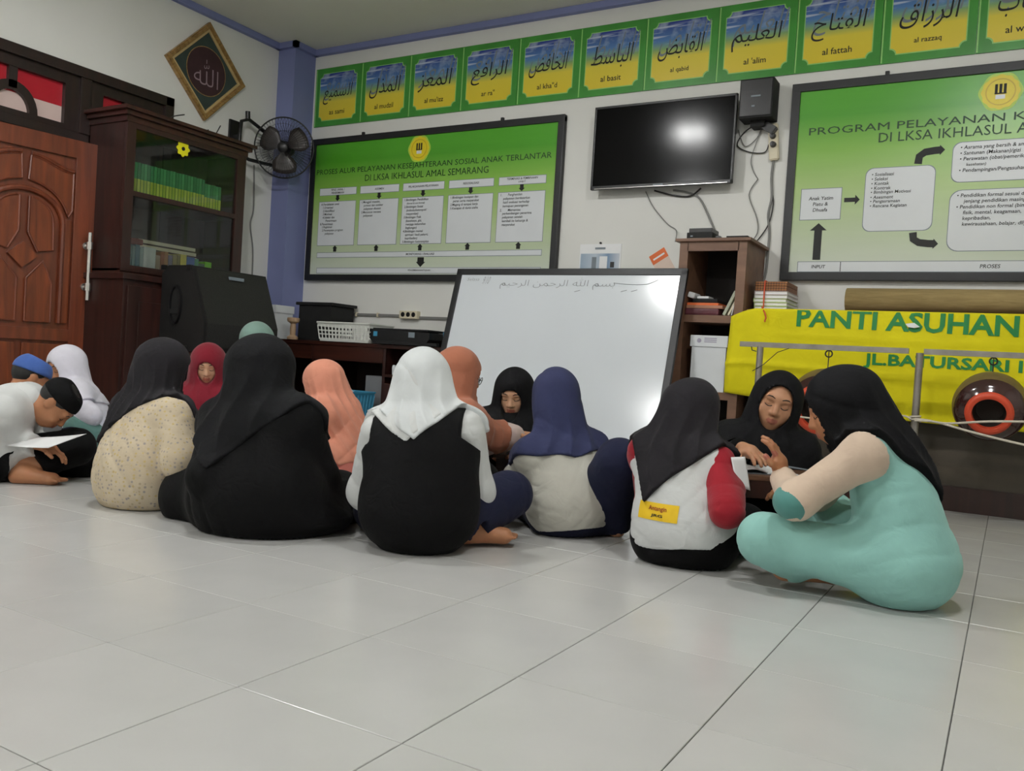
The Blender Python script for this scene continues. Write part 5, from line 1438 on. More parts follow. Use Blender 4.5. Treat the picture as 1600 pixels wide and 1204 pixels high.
# joints of every sitting figure, world metres
PPL = {
 'teal': {'J': {'pelvis': (-0.199, 0.122, 0.134), 'chest': (-0.242, 0.127, 0.34), 'neck': (-0.327, 0.117, 0.506), 'head': (-0.399, 0.09, 0.586), 'elL': (-0.483, -0.087, 0.296), 'wrL': (-0.568, 0.096, 0.343), 'elR': (-0.48, 0.215, 0.29), 'wrR': (-0.56, 0.406, 0.288), 'knL': (-0.579, -0.034, 0.156), 'anL': (-0.5, 0.039, 0.072), 'knR': (-0.48, 0.422, 0.201), 'anR': (-0.425, 0.247, 0.148), 'shL': (-0.301, -0.029, 0.452), 'hpL': (-0.23, 0.041, 0.124), 'shR': (-0.306, 0.268, 0.466), 'hpR': (-0.229, 0.204, 0.124)}, 's': 0.96, 'hs': 1.0, 'tf': (-1.0, 0.007), 'hf': (-0.982, -0.187), 'pitch': -0.489, 'roll': 0.0, 'toe': {'L': (0.919, 0.394, 0.0), 'R': (0.685, 0.728, 0.0)}},
 'red': {'J': {'pelvis': (-0.892, 0.113, 0.101), 'chest': (-0.925, 0.134, 0.274), 'neck': (-0.924, 0.173, 0.408), 'head': (-0.923, 0.224, 0.533), 'shR': (-0.816, 0.165, 0.359), 'elR': (-0.721, 0.025, 0.219), 'wrR': (-0.744, 0.195, 0.298), 'elL': (-1.07, 0.24, 0.163), 'wrL': (-0.9, 0.303, 0.239), 'knR': (-0.779, 0.458, 0.094), 'anR': (-0.9, 0.43, 0.04), 'knL': (-1.058, 0.436, 0.066), 'anL': (-0.955, 0.479, 0.04), 'shL': (-1.061, 0.152, 0.365), 'hpL': (-0.968, 0.139, 0.091), 'hpR': (-0.819, 0.148, 0.091)}, 's': 0.88, 'hs': 0.862, 'tf': (-0.061, 0.998), 'hf': (0.326, 0.945), 'pitch': -0.524, 'roll': 0.0, 'toe': {}},
 'navy': {'J': {'pelvis': (-1.41, 0.298, 0.1), 'chest': (-1.458, 0.298, 0.227), 'neck': (-1.498, 0.314, 0.356), 'head': (-1.544, 0.339, 0.541), 'elR': (-1.378, 0.622, 0.265), 'wrR': (-1.544, 0.683, 0.205), 'elL': (-1.696, 0.338, 0.187), 'wrL': (-1.761, 0.498, 0.259), 'knR': (-1.206, 0.252, 0.31), 'anR': (-1.272, 0.4, 0.039), 'knL': (-1.708, 0.468, 0.078), 'anL': (-1.539, 0.51, 0.039), 'shL': (-1.566, 0.203, 0.297), 'hpL': (-1.48, 0.261, 0.09), 'shR': (-1.401, 0.414, 0.323), 'hpR': (-1.385, 0.374, 0.09)}, 's': 0.87, 'hs': 0.853, 'tf': (-0.769, 0.639), 'hf': (-0.738, 0.675), 'pitch': -0.436, 'roll': 0.0, 'toe': {'R': (-0.677, 0.736, 0.0)}},
 'white': {'J': {'pelvis': (-1.676, -0.373, 0.133), 'chest': (-1.689, -0.353, 0.32), 'neck': (-1.716, -0.33, 0.451), 'head': (-1.744, -0.296, 0.575), 'elL': (-1.922, -0.361, 0.165), 'wrL': (-1.988, -0.173, 0.121), 'elR': (-1.562, -0.192, 0.195), 'wrR': (-1.741, -0.103, 0.154), 'knR': (-1.545, 0.013, 0.167), 'anR': (-1.571, -0.2, 0.057), 'knL': (-1.968, -0.232, 0.081), 'anL': (-1.856, -0.135, 0.043), 'shL': (-1.839, -0.4, 0.384), 'hpL': (-1.762, -0.378, 0.123), 'shR': (-1.573, -0.278, 0.416), 'hpR': (-1.613, -0.314, 0.123)}, 's': 0.95, 'hs': 0.931, 'tf': (-0.394, 0.919), 'hf': (-0.264, 0.964), 'pitch': -0.384, 'roll': 0.0, 'toe': {'R': (0.744, 0.668, 0.0), 'L': (-0.954, -0.301, 0.0)}},
 'black': {'J': {'pelvis': (-2.275, -0.548, 0.118), 'chest': (-2.293, -0.53, 0.294), 'neck': (-2.315, -0.503, 0.437), 'head': (-2.342, -0.481, 0.568), 'elR': (-2.158, -0.347, 0.182), 'wrR': (-2.328, -0.246, 0.084), 'elL': (-2.351, -0.705, 0.196), 'wrL': (-2.464, -0.53, 0.119), 'knR': (-2.196, -0.203, 0.077), 'anR': (-2.24, -0.416, 0.046), 'knL': (-2.617, -0.543, 0.077), 'anL': (-2.439, -0.416, 0.046), 'shL': (-2.462, -0.543, 0.363), 'hpL': (-2.366, -0.533, 0.108), 'shR': (-2.15, -0.484, 0.4), 'hpR': (-2.194, -0.504, 0.108)}, 's': 1.03, 'hs': 1.06, 'tf': (-0.164, 0.986), 'hf': (0.258, 0.966), 'pitch': -0.314, 'roll': 0.0, 'toe': {}},
 'beige': {'J': {'pelvis': (-2.93, -0.534, 0.104), 'chest': (-2.945, -0.515, 0.265), 'neck': (-2.94, -0.473, 0.412), 'head': (-2.948, -0.439, 0.559), 'elR': (-2.661, -0.569, 0.204), 'wrR': (-2.756, -0.405, 0.239), 'elL': (-3.144, -0.477, 0.149), 'wrL': (-3.019, -0.32, 0.152), 'knR': (-2.832, -0.303, 0.068), 'anR': (-3.026, -0.305, 0.04), 'knL': (-3.164, -0.297, 0.068), 'anL': (-3.02, -0.243, 0.04), 'shL': (-3.08, -0.47, 0.365), 'hpL': (-3.002, -0.495, 0.094), 'shR': (-2.803, -0.503, 0.365), 'hpR': (-2.85, -0.514, 0.094)}, 's': 0.9, 'hs': 0.882, 'tf': (0.119, 0.993), 'hf': (0.55, 0.835), 'pitch': -0.384, 'roll': 0.0, 'toe': {}},
 'boy': {'J': {'pelvis': (-3.877, -0.631, 0.106), 'chest': (-3.837, -0.604, 0.253), 'neck': (-3.746, -0.548, 0.369), 'head': (-3.645, -0.467, 0.353), 'elR': (-3.804, -0.589, 0.135), 'wrR': (-3.615, -0.547, 0.175), 'elL': (-3.894, -0.444, 0.124), 'wrL': (-3.703, -0.425, 0.172), 'knR': (-3.619, -0.375, 0.157), 'anR': (-3.664, -0.58, 0.041), 'knL': (-3.711, -0.27, 0.069), 'anL': (-3.837, -0.38, 0.041), 'shL': (-3.867, -0.458, 0.352), 'hpL': (-3.914, -0.557, 0.096), 'shR': (-3.684, -0.673, 0.312), 'hpR': (-3.799, -0.662, 0.096)}, 's': 0.92, 'hs': 0.92, 'tf': (0.675, 0.738), 'hf': (0.765, 0.644), 'pitch': -1.082, 'roll': 0.0, 'toe': {'R': (0.839, 0.543, 0.0), 'L': (0.751, 0.661, 0.0)}},
 'bluecap': {'J': {'pelvis': (-4.118, -0.31, 0.09), 'chest': (-4.134, -0.291, 0.218), 'neck': (-4.168, -0.285, 0.317), 'head': (-4.185, -0.268, 0.432), 'elR': (-4.124, -0.196, 0.168), 'wrR': (-4.223, -0.065, 0.136), 'elL': (-4.42, -0.236, 0.125), 'wrL': (-4.277, -0.151, 0.101), 'knR': (-4.059, -0.116, 0.121), 'anR': (-4.229, -0.143, 0.056), 'knL': (-4.342, -0.213, 0.098), 'anL': (-4.356, -0.101, 0.057), 'shL': (-4.268, -0.286, 0.237), 'hpL': (-4.184, -0.277, 0.08), 'shR': (-4.04, -0.29, 0.317), 'hpR': (-4.051, -0.282, 0.08)}, 's': 0.78, 'hs': 0.88, 'tf': (0.034, 0.999), 'hf': (0.258, 0.966), 'pitch': -0.524, 'roll': 0.0, 'toe': {}},
 'whitegirl': {'J': {'pelvis': (-4.45, 0.251, 0.119), 'chest': (-4.478, 0.215, 0.246), 'neck': (-4.526, 0.179, 0.352), 'head': (-4.554, 0.156, 0.487), 'elR': (-4.552, 0.083, 0.206), 'wrR': (-4.686, 0.151, 0.102), 'elL': (-4.216, 0.088, 0.235), 'wrL': (-4.354, 0.036, 0.127), 'knR': (-4.718, 0.189, 0.123), 'anR': (-4.448, 0.135, 0.089), 'knL': (-4.251, 0.06, 0.156), 'anL': (-4.172, 0.18, 0.096), 'shL': (-4.402, 0.117, 0.333), 'hpL': (-4.403, 0.188, 0.109), 'shR': (-4.613, 0.269, 0.289), 'hpR': (-4.528, 0.262, 0.109)}, 's': 0.85, 'hs': 0.93, 'tf': (-0.509, -0.861), 'hf': (-0.007, -1.0), 'pitch': -0.436, 'roll': 0.0, 'toe': {}},
 'redchild': {'J': {'pelvis': (-3.773, 0.472, 0.112), 'chest': (-3.749, 0.465, 0.283), 'neck': (-3.748, 0.457, 0.4), 'head': (-3.733, 0.448, 0.555), 'elR': (-3.718, 0.287, 0.238), 'wrR': (-3.56, 0.243, 0.187), 'elL': (-3.519, 0.424, 0.252), 'wrL': (-3.455, 0.275, 0.196), 'knR': (-3.729, 0.239, 0.171), 'anR': (-3.599, 0.339, 0.145), 'knL': (-3.517, 0.502, 0.18), 'anL': (-3.584, 0.348, 0.14), 'shL': (-3.648, 0.533, 0.36), 'hpL': (-3.701, 0.488, 0.102), 'shR': (-3.849, 0.388, 0.351), 'hpR': (-3.811, 0.408, 0.102)}, 's': 0.8, 'hs': 0.86, 'tf': (0.584, -0.811), 'hf': (0.696, -0.718), 'pitch': -0.489, 'roll': 0.0, 'toe': {}},
 'sage': {'J': {'pelvis': (-3.902, 0.976, 0.123), 'chest': (-3.898, 0.96, 0.398), 'neck': (-3.893, 0.955, 0.534), 'head': (-3.895, 0.936, 0.689), 'elR': (-3.977, 0.864, 0.276), 'wrR': (-3.802, 0.806, 0.235), 'elL': (-3.667, 0.949, 0.3), 'wrL': (-3.614, 0.774, 0.252), 'knR': (-3.962, 0.757, 0.222), 'anR': (-3.763, 0.823, 0.181), 'knL': (-3.701, 1.067, 0.237), 'anL': (-3.731, 0.842, 0.183), 'shL': (-3.771, 1.013, 0.483), 'hpL': (-3.821, 0.979, 0.113), 'shR': (-4.019, 0.901, 0.489), 'hpR': (-3.958, 0.917, 0.113)}, 's': 0.88, 'hs': 0.96, 'tf': (0.412, -0.911), 'hf': (0.412, -0.911), 'pitch': -0.524, 'roll': 0.0, 'toe': {}},
 'peach': {'J': {'pelvis': (-2.801, 0.513, 0.119), 'chest': (-2.833, 0.499, 0.294), 'neck': (-2.881, 0.474, 0.403), 'head': (-2.916, 0.457, 0.506), 'elL': (-2.897, 0.476, 0.193), 'wrL': (-2.756, 0.396, 0.108), 'elR': (-3.019, 0.585, 0.191), 'wrR': (-3.184, 0.621, 0.122), 'knL': (-2.782, 0.139, 0.162), 'anL': (-2.765, 0.359, 0.119), 'knR': (-3.136, 0.478, 0.135), 'anR': (-3.0, 0.57, 0.111), 'shL': (-2.819, 0.359, 0.352), 'hpL': (-2.807, 0.435, 0.109), 'shR': (-2.906, 0.607, 0.37), 'hpR': (-2.851, 0.573, 0.109)}, 's': 0.85, 'hs': 0.833, 'tf': (-0.954, -0.301), 'hf': (-0.933, -0.36), 'pitch': -0.384, 'roll': 0.0, 'toe': {}},
 'brown': {'J': {'pelvis': (-1.99, 0.264, 0.117), 'chest': (-1.99, 0.27, 0.295), 'neck': (-1.989, 0.286, 0.446), 'head': (-1.993, 0.3, 0.6), 'elR': (-1.899, 0.405, 0.328), 'wrR': (-1.837, 0.588, 0.338), 'elL': (-2.029, 0.57, 0.32), 'wrL': (-1.851, 0.498, 0.34), 'knR': (-1.771, 0.145, 0.169), 'anR': (-1.944, 0.198, 0.102), 'knL': (-1.982, 0.506, 0.139), 'anL': (-2.077, 0.445, 0.104), 'shL': (-2.098, 0.367, 0.388), 'hpL': (-2.031, 0.336, 0.107), 'shR': (-1.88, 0.195, 0.406), 'hpR': (-1.911, 0.24, 0.107)}, 's': 0.9, 'hs': 0.882, 'tf': (0.625, 0.781), 'hf': (0.71, 0.705), 'pitch': -0.349, 'roll': 0.0, 'toe': {}},
 'blackface': {'J': {'pelvis': (-2.1, 1.033, 0.113), 'chest': (-2.105, 1.011, 0.262), 'neck': (-2.112, 0.999, 0.399), 'head': (-2.102, 0.974, 0.516), 'elR': (-2.129, 0.757, 0.225), 'wrR': (-1.961, 0.631, 0.205), 'elL': (-2.05, 1.241, 0.205), 'wrL': (-2.067, 1.035, 0.166), 'knR': (-2.176, 0.728, 0.128), 'anR': (-1.989, 0.808, 0.113), 'knL': (-1.805, 0.919, 0.157), 'anL': (-1.938, 0.78, 0.121), 'shL': (-1.971, 1.066, 0.357), 'hpL': (-2.012, 1.04, 0.103), 'shR': (-2.248, 0.942, 0.333), 'hpR': (-2.163, 0.971, 0.103)}, 's': 0.98, 'hs': 0.96, 'tf': (0.412, -0.911), 'hf': (0.321, -0.947), 'pitch': -0.524, 'roll': 0.0, 'toe': {}},
 'facer': {'J': {'pelvis': (-0.857, 1.058, 0.113), 'chest': (-0.866, 1.024, 0.286), 'neck': (-0.856, 1.022, 0.419), 'head': (-0.817, 1.026, 0.565), 'elR': (-0.959, 0.742, 0.287), 'wrR': (-0.837, 0.6, 0.383), 'elL': (-0.721, 1.308, 0.268), 'wrL': (-0.77, 1.118, 0.344), 'knR': (-0.995, 0.756, 0.115), 'anR': (-0.817, 0.792, 0.109), 'knL': (-0.602, 0.823, 0.149), 'anL': (-0.794, 0.863, 0.09), 'shL': (-0.719, 1.079, 0.355), 'hpL': (-0.768, 1.061, 0.103), 'shR': (-1.001, 0.967, 0.376), 'hpR': (-0.923, 1.0, 0.103)}, 's': 0.98, 'hs': 1.08, 'tf': (0.367, -0.93), 'hf': (0.236, -0.972), 'pitch': -0.244, 'roll': 0.244, 'toe': {}},
}
# ================================================================== people: signed-distance modelling
f32 = np.float32
def nrm_(v):
    v = np.asarray(v, float)
    return v / max(1e-9, np.linalg.norm(v))
def smin(a, b, k):
    h = np.clip(0.5 + 0.5 * (b - a) / k, 0, 1)
    return b + (a - b) * h - k * h * (1 - h)
def rc(a, b, ra, rb, k=0.03):
    """tapered capsule"""
    a, b = np.asarray(a, float), np.asarray(b, float)
    ab = b - a
    L2 = max(1e-9, float(ab @ ab))
    def f(P):
        t = np.clip(((P - a) @ ab) / L2, 0, 1)
        q = P - a - t[:, None] * ab
        return np.sqrt((q * q).sum(1)) - (ra + (rb - ra) * t)
    return f, (a + b) / 2, math.sqrt(L2) / 2 + max(ra, rb), k
def el(c, R, r, k=0.03):
    """ellipsoid, rows of R are its axes"""
    c, R, r = np.asarray(c, float), np.asarray(R, float), np.asarray(r, float)
    def f(P):
        q = (P - c) @ R.T
        k0 = np.sqrt(((q / r) ** 2).sum(1)) + 1e-9
        k1 = np.sqrt(((q / (r * r)) ** 2).sum(1)) + 1e-9
        return k0 * (k0 - 1) / k1
    return f, c, float(r.max()), k
def field(prims):
    def f(P):
        d = np.full(len(P), 0.5)
        for fn, c, R, k in prims:
            q = P - c
            idx = np.nonzero((q * q).sum(1) < (R + 0.14) ** 2)[0]
            if len(idx):
                d[idx] = smin(d[idx], fn(P[idx]), k)
        return d
    return f
def bounds(prims, pad=0.04):
    lo = np.min([c - R for _, c, R, _ in prims], 0) - pad
    hi = np.max([c + R for _, c, R, _ in prims], 0) + pad
    lo[2] = max(lo[2], -0.03)
    return lo, hi
def surface_nets(f, lo, hi, h):
    n = np.ceil((hi - lo) / h).astype(int) + 1
    n = ((n + 3) // 4) * 4 + 1
    ax = [lo[i] + h * np.arange(n[i]) for i in range(3)]
    G = np.stack(np.meshgrid(*[a[::4] for a in ax], indexing='ij'), -1).reshape(-1, 3)
    Vc = f(G).reshape([len(a[::4]) for a in ax])
    ix = [np.clip((np.arange(n[i]) + 2) // 4, 0, Vc.shape[i] - 1) for i in range(3)]
    V = Vc[np.ix_(*ix)]
    msk = np.abs(V) < 4 * h * 1.75
    I = np.nonzero(msk)
    P = np.stack([ax[0][I[0]], ax[1][I[1]], ax[2][I[2]]], 1)
    V[I] = f(P)
    S = V < 0
    c = [n[0] - 1, n[1] - 1, n[2] - 1]
    cnt = np.zeros(c, np.int8)
    for dx in (0, 1):
        for dy in (0, 1):
            for dz in (0, 1):
                cnt += S[dx:dx + c[0], dy:dy + c[1], dz:dz + c[2]]
    act = (cnt > 0) & (cnt < 8)
    A = np.nonzero(act)
    m = len(A[0])
    idx = np.full(c, -1, np.int32)
    idx[A] = np.arange(m)
    acc = np.zeros((m, 3))
    num = np.zeros(m)
    corners = [(x, y, z) for x in (0, 1) for y in (0, 1) for z in (0, 1)]
    for i, a in enumerate(corners):
        for b in corners[i + 1:]:
            if sum(abs(p - q) for p, q in zip(a, b)) != 1:
                continue
            va = V[A[0] + a[0], A[1] + a[1], A[2] + a[2]]
            vb = V[A[0] + b[0], A[1] + b[1], A[2] + b[2]]
            cr = (va < 0) != (vb < 0)
            t = np.where(cr, va / np.where(cr, va - vb, 1), 0)
            for k in range(3):
                acc[:, k] += np.where(cr, a[k] + t * (b[k] - a[k]), 0)
            num += cr
    X = lo + h * (np.stack(A, 1) + acc / num[:, None])
    F = []
    for axi in range(3):
        u, v = (axi + 1) % 3, (axi + 2) % 3
        sl0 = [slice(None)] * 3
        sl1 = [slice(None)] * 3
        sl0[axi] = slice(0, -1)
        sl1[axi] = slice(1, None)
        s0, s1 = S[tuple(sl0)], S[tuple(sl1)]
        E = np.array(np.nonzero(s0 != s1)).T
        E = E[(E[:, u] > 0) & (E[:, v] > 0) & (E[:, u] < n[u] - 1) & (E[:, v] < n[v] - 1)]
        if not len(E):
            continue
        fl = s0[tuple(E.T)]
        q = []
        for du, dv in ((-1, -1), (0, -1), (0, 0), (-1, 0)):
            e = E.copy()
            e[:, u] += du
            e[:, v] += dv
            q.append(idx[tuple(e.T)])
        q = np.stack(q, 1)
        q[~fl] = q[~fl][:, ::-1]
        F.append(q)
    F = np.concatenate(F)
    # pull the vertices onto the surface
    for _ in range(2):
        d = f(X)
        e = 0.3 * h
        g = np.stack([f(X + [e, 0, 0]) - d, f(X + [0, e, 0]) - d, f(X + [0, 0, e]) - d], 1) / e
        g2 = np.maximum((g * g).sum(1), 0.2)
        X = X - np.clip(d / g2, -h, h)[:, None] * g
    return X, F
def sdf_obj(name, f, lo, hi, h, mats, parent, matfn=None):
    X, F = surface_nets(f, lo, hi, h)
    off = np.array(wpos(parent)) if parent is not None else np.zeros(3)
    me = bpy.data.meshes.new(name)
    me.vertices.add(len(X))
    me.vertices.foreach_set('co', (X - off).astype(f32).ravel())
    me.loops.add(F.size)
    me.loops.foreach_set('vertex_index', F.astype(np.int32).ravel())
    me.polygons.add(len(F))
    me.polygons.foreach_set('loop_start', (np.arange(len(F)) * 4).astype(np.int32))
    me.polygons.foreach_set('loop_total', np.full(len(F), 4, np.int32))
    me.update(calc_edges=True)
    me.validate()
    me.shade_smooth()
    for m_ in (mats if isinstance(mats, (list, tuple)) else [mats]):
        me.materials.append(m_)
    if matfn is not None:
        C = X[F].mean(1)
        me.polygons.foreach_set('material_index', matfn(C).astype(np.int32))
    o = bpy.data.objects.new(name, me)
    COL.objects.link(o)
    o.parent = parent
    return o
def wrinkle(P, d, freq, seed=0.0, warp=2.6):
    d = nrm_(d)
    a = freq * (P @ d) + warp * np.sin(9 * P[:, 0] + 5 * P[:, 2] + seed) + warp * 0.8 * np.sin(11 * P[:, 1] - 7 * P[:, 2] + 2.1 * seed)
    # rounded folds with narrow creases, fading in and out over the cloth
    env = 0.55 + 0.45 * np.sin(13 * P[:, 0] - 8 * P[:, 1] + 10 * P[:, 2] + 1.7 * seed)
    return (1.35 * (1 - np.abs(np.sin(a * 0.5))) ** 3 - 0.25) * env

# ------------------------------------------------------------------ anatomy
class Fig:
    """joints in world space; J keys: pelvis chest neck head, shL shR elL elR wrL wrR hpL hpR knL knR anL anR"""
    def __init__(self, J, s, hs, tf, hf, pitch, roll=0.0, toe=None):
        self.J = {k: np.array(v, float) for k, v in J.items()}
        self.s, self.hs = s, hs
        self.under = []
        j = self.J
        self.tf = nrm_([tf[0], tf[1], 0])
        self.lat = np.array([self.tf[1], -self.tf[0], 0])
        hf = nrm_([hf[0], hf[1], 0])
        y = nrm_([hf[0] * math.cos(pitch), hf[1] * math.cos(pitch), math.sin(pitch)])
        x = np.array([hf[1], -hf[0], 0])
        z = np.cross(x, y)
        cr, sr = math.cos(roll), math.sin(roll)
        self.H = np.stack([cr * x + sr * z, y, -sr * x + cr * z])
        self.toe = toe or {}
    def hp(self, x, y, z):
        """point in head coordinates (right, forward, up; head 0.215 m high)"""
        return self.J['head'] + self.hs * (np.array([x, y, z]) @ self.H)
    def frame(self, a, b):
        up = nrm_(b - a)
        lat = nrm_(self.lat - up * (self.lat @ up))
        return np.stack([lat, np.cross(up, lat), up])
    def torso(self, g=0.0, k=0.07, low=True):
        j, s = self.J, self.s
        w = (j['pelvis'] * 0.5 + j['chest'] * 0.5)
        Rl, Ru = self.frame(j['pelvis'], j['chest']), self.frame(j['chest'], j['neck'])
        p = []
        if low:
            p.append(el(j['pelvis'], Rl, np.array([.168, .130, .120]) * s + g, k))
        p.append(el(w, Rl, np.array([.138, .108, .13]) * s + g, k))
        p.append(el(j['chest'], Ru, np.array([.148, .105, .135]) * s + g, k))
        m = (j['shL'] + j['shR']) / 2
        for S in 'LR':
            p.append(rc(m * 0.6 + j['neck'] * 0.4 - Ru[2] * 0.03 * s, j['sh' + S], 0.062 * s + g, 0.052 * s + g, k))
        return p
    def neckp(self, g=0.0):
        return [rc(self.hp(0, -.018, -.06), self.J['neck'], .050 * self.hs + g, .060 * self.s + g, .03)]
    def arm(self, S, g=0.0, k=0.03, fore=True, upper=True):
        j, s = self.J, self.s
        p = []
        if upper:
            p.append(rc(j['sh' + S], j['el' + S], .050 * s + g, .039 * s + g, k))
        if fore:
            p.append(rc(j['el' + S], j['wr' + S], .038 * s + g, .025 * s + g, k))
        return p
    def leg(self, S, g=0.0, k=0.05, shank=True):
        j, s = self.J, self.s
        p = [rc(j['hp' + S], j['kn' + S], .088 * s + g, .058 * s + g, k)]
        if shank:
            p.append(rc(j['kn' + S], j['an' + S], .056 * s + g, .036 * s + g, k))
        return p
    def foot(self, S):
        j, s = self.J, self.s
        d = nrm_(self.toe.get(S, self.tf))
        a = j['an' + S]
        side = nrm_(np.cross(d, [0, 0, 1]))
        dn = np.array([0, 0, -1.0])
        heel = a - d * .03 * s + dn * .012 * s
        ball = a + d * .13 * s + dn * .018 * s
        heel[2], ball[2] = max(heel[2], .030 * s), max(ball[2], .022 * s)
        p = [rc(a, heel, .034 * s, .032 * s, .02), rc(heel, ball, .032 * s, .026 * s, .03), rc(a, ball, .033 * s, .018 * s, .03)]
        p.append(rc(ball - side * .022 * s, ball + side * .022 * s, .020 * s, .020 * s, .02))
        for i in range(5):
            q = ball + side * (i - 2) * .0155 * s + d * .012 * s
            p.append(rc(q, q + d * (.040 - .0035 * i) * s + dn * .004 * s, (.0105 - .0008 * i) * s, (.0095 - .0008 * i) * s, .006))
        return p
    def hand(self, S, d, n, curl=0.6, spread=0.12):
        """palm and five fingers; d: wrist to fingers, n: direction the palm faces"""
        s = self.s * 0.95
        w = self.J['wr' + S]
        d = nrm_(d)
        n = nrm_(np.asarray(n, float) - d * (np.asarray(n, float) @ d))
        t = np.cross(n, d) * (1 if S == 'R' else -1)      # towards the thumb
        c = w + d * .052 * s
        p = [rc(w, c, .024 * s, .030 * s, .02), el(c, np.stack([t, d, n]), np.array([.039, .048, .0155]) * s, .02)]
        for i in range(4):
            o = (1.5 - i) * .0195 * s
            b = w + d * (.088 - .004 * abs(i - 1)) * s + t * o
            L = np.array([.068, .076, .070, .055])[i] * s
            dd = nrm_(d + t * (1.5 - i) * spread)
            q = b
            for sg, fr in enumerate((.45, .31, .24)):
                a_ = curl * (0.5 + 0.75 * sg)
                v = dd * math.cos(a_) + n * math.sin(a_)
                r0 = (.0098 - .0009 * sg) * s * (0.9 if i == 3 else 1)
                q2 = q + v * L * fr
                p.append(rc(q, q2, r0, r0 * .92, .006))
                q = q2
        b = w + d * .028 * s + t * .030 * s
        v = nrm_(d * 0.75 + t * 0.75 + n * 0.35)
        q = b + v * .040 * s
        p += [rc(b - t * .012 * s, q, .0135 * s, .0115 * s, .012), rc(q, q + nrm_(d * 0.95 + t * 0.25 + n * 0.4) * .034 * s, .0112 * s, .0092 * s, .006)]
        return p
    def headp(self, ears=False, detail=True):
        hs = self.hs
        H = self.H
        h = self.hp
        E = lambda c, r, k: el(h(*c), H, np.array(r) * hs, k * hs)
        C = lambda a, b, ra, rb, k: rc(h(*a), h(*b), ra * hs, rb * hs, k * hs)
        p = [E((0, -.012, .030), (.074, .094, .084), .02), E((0, .024, -.034), (.058, .064, .074), .05)]
        if detail:
            p += [E((0, .060, -.086), (.024, .022, .022), .03), E((.034, .056, -.030), (.026, .026, .028), .03), E((-.034, .056, -.030), (.026, .026, .028), .03),
                  C((-.036, .076, .031), (.036, .076, .031), .011, .011, .02),
                  C((0, .084, .016), (0, .104, -.020), .0085, .0125, .012), E((.0125, .092, -.025), (.0095, .011, .008), .008), E((-.0125, .092, -.025), (.0095, .011, .008), .008),
                  E((0, .082, -.055), (.030, .016, .024), .02),
                  C((-.020, .088, -.0515), (0, .0975, -.0475), .0045, .0062, .006), C((.020, .088, -.0515), (0, .0975, -.0475), .0045, .0062, .006),
                  C((-.016, .088, -.0565), (0, .096, -.0600), .0050, .0075, .006), C((.016, .088, -.0565), (0, .096, -.0600), .0050, .0075, .006)]
        if ears:
            for sx in (-1, 1):
                p += [E((sx * .075, -.004, .002), (.0075, .019, .031), .008), E((sx * .080, -.010, .014), (.006, .018, .018), .006)]
        return p
    def headfield(self, prims):
        base = field(prims)
        hs = self.hs
        H = self.H
        so = [(el(self.hp(sx * .031, .099, .010), H, np.array([.018, .016, .0115]) * hs)[0], el(self.hp(sx * .031, .0745, .009), H, np.array([.0155, .0125, .0115]) * hs)[0]) for sx in (-1, 1)]
        c0 = self.J['head']
        def f(P):
            d = base(P)
            q = P - c0
            idx = np.nonzero((q * q).sum(1) < (0.16 * hs) ** 2)[0]
            if len(idx):
                dd = d[idx]
                for a, b in so:
                    dd = -smin(-dd, a(P[idx]), .008 * hs)
                    dd = smin(dd, b(P[idx]), .005 * hs)
                d[idx] = dd
            return d
        return f
    def in_head(self, P):
        return ((P - self.J['head']) @ self.H.T) / self.hs
    def surf_y(self, f, x, z):
        ys = np.linspace(.14, .02, 120)
        P = np.array([self.hp(x, y, z) for y in ys])
        d = f(P)
        i = int(np.argmax(d < 0))
        return ys[i]
def clipz(f, z=0.003):
    return lambda P: np.maximum(f(P), z - P[:, 2])
SKIN = mat('skin', hexc(186, 136, 104), 0.5, 0.06, 14, 0.05, spec=0.4)
SKIN_D = mat('skin_tan', hexc(176, 122, 88), 0.5, 0.06, 14, 0.05, spec=0.4)
SKIN_L = mat('skin_light', hexc(214, 168, 136), 0.5, 0.05, 14, 0.05, spec=0.4)
for m_ in (SKIN, SKIN_D, SKIN_L):
    m_.node_tree.nodes['Principled BSDF'].inputs['Subsurface Weight'].default_value = 0.06
    m_.node_tree.nodes['Principled BSDF'].inputs['Subsurface Radius'].default_value = (0.01, 0.004, 0.002)
LIPS = mat('lips', hexc(172, 104, 86), 0.4, 0.05, 20)
HAIR = mat('black_hair', hexc(14, 12, 12), 0.5, 0.2, 60, 0.3)
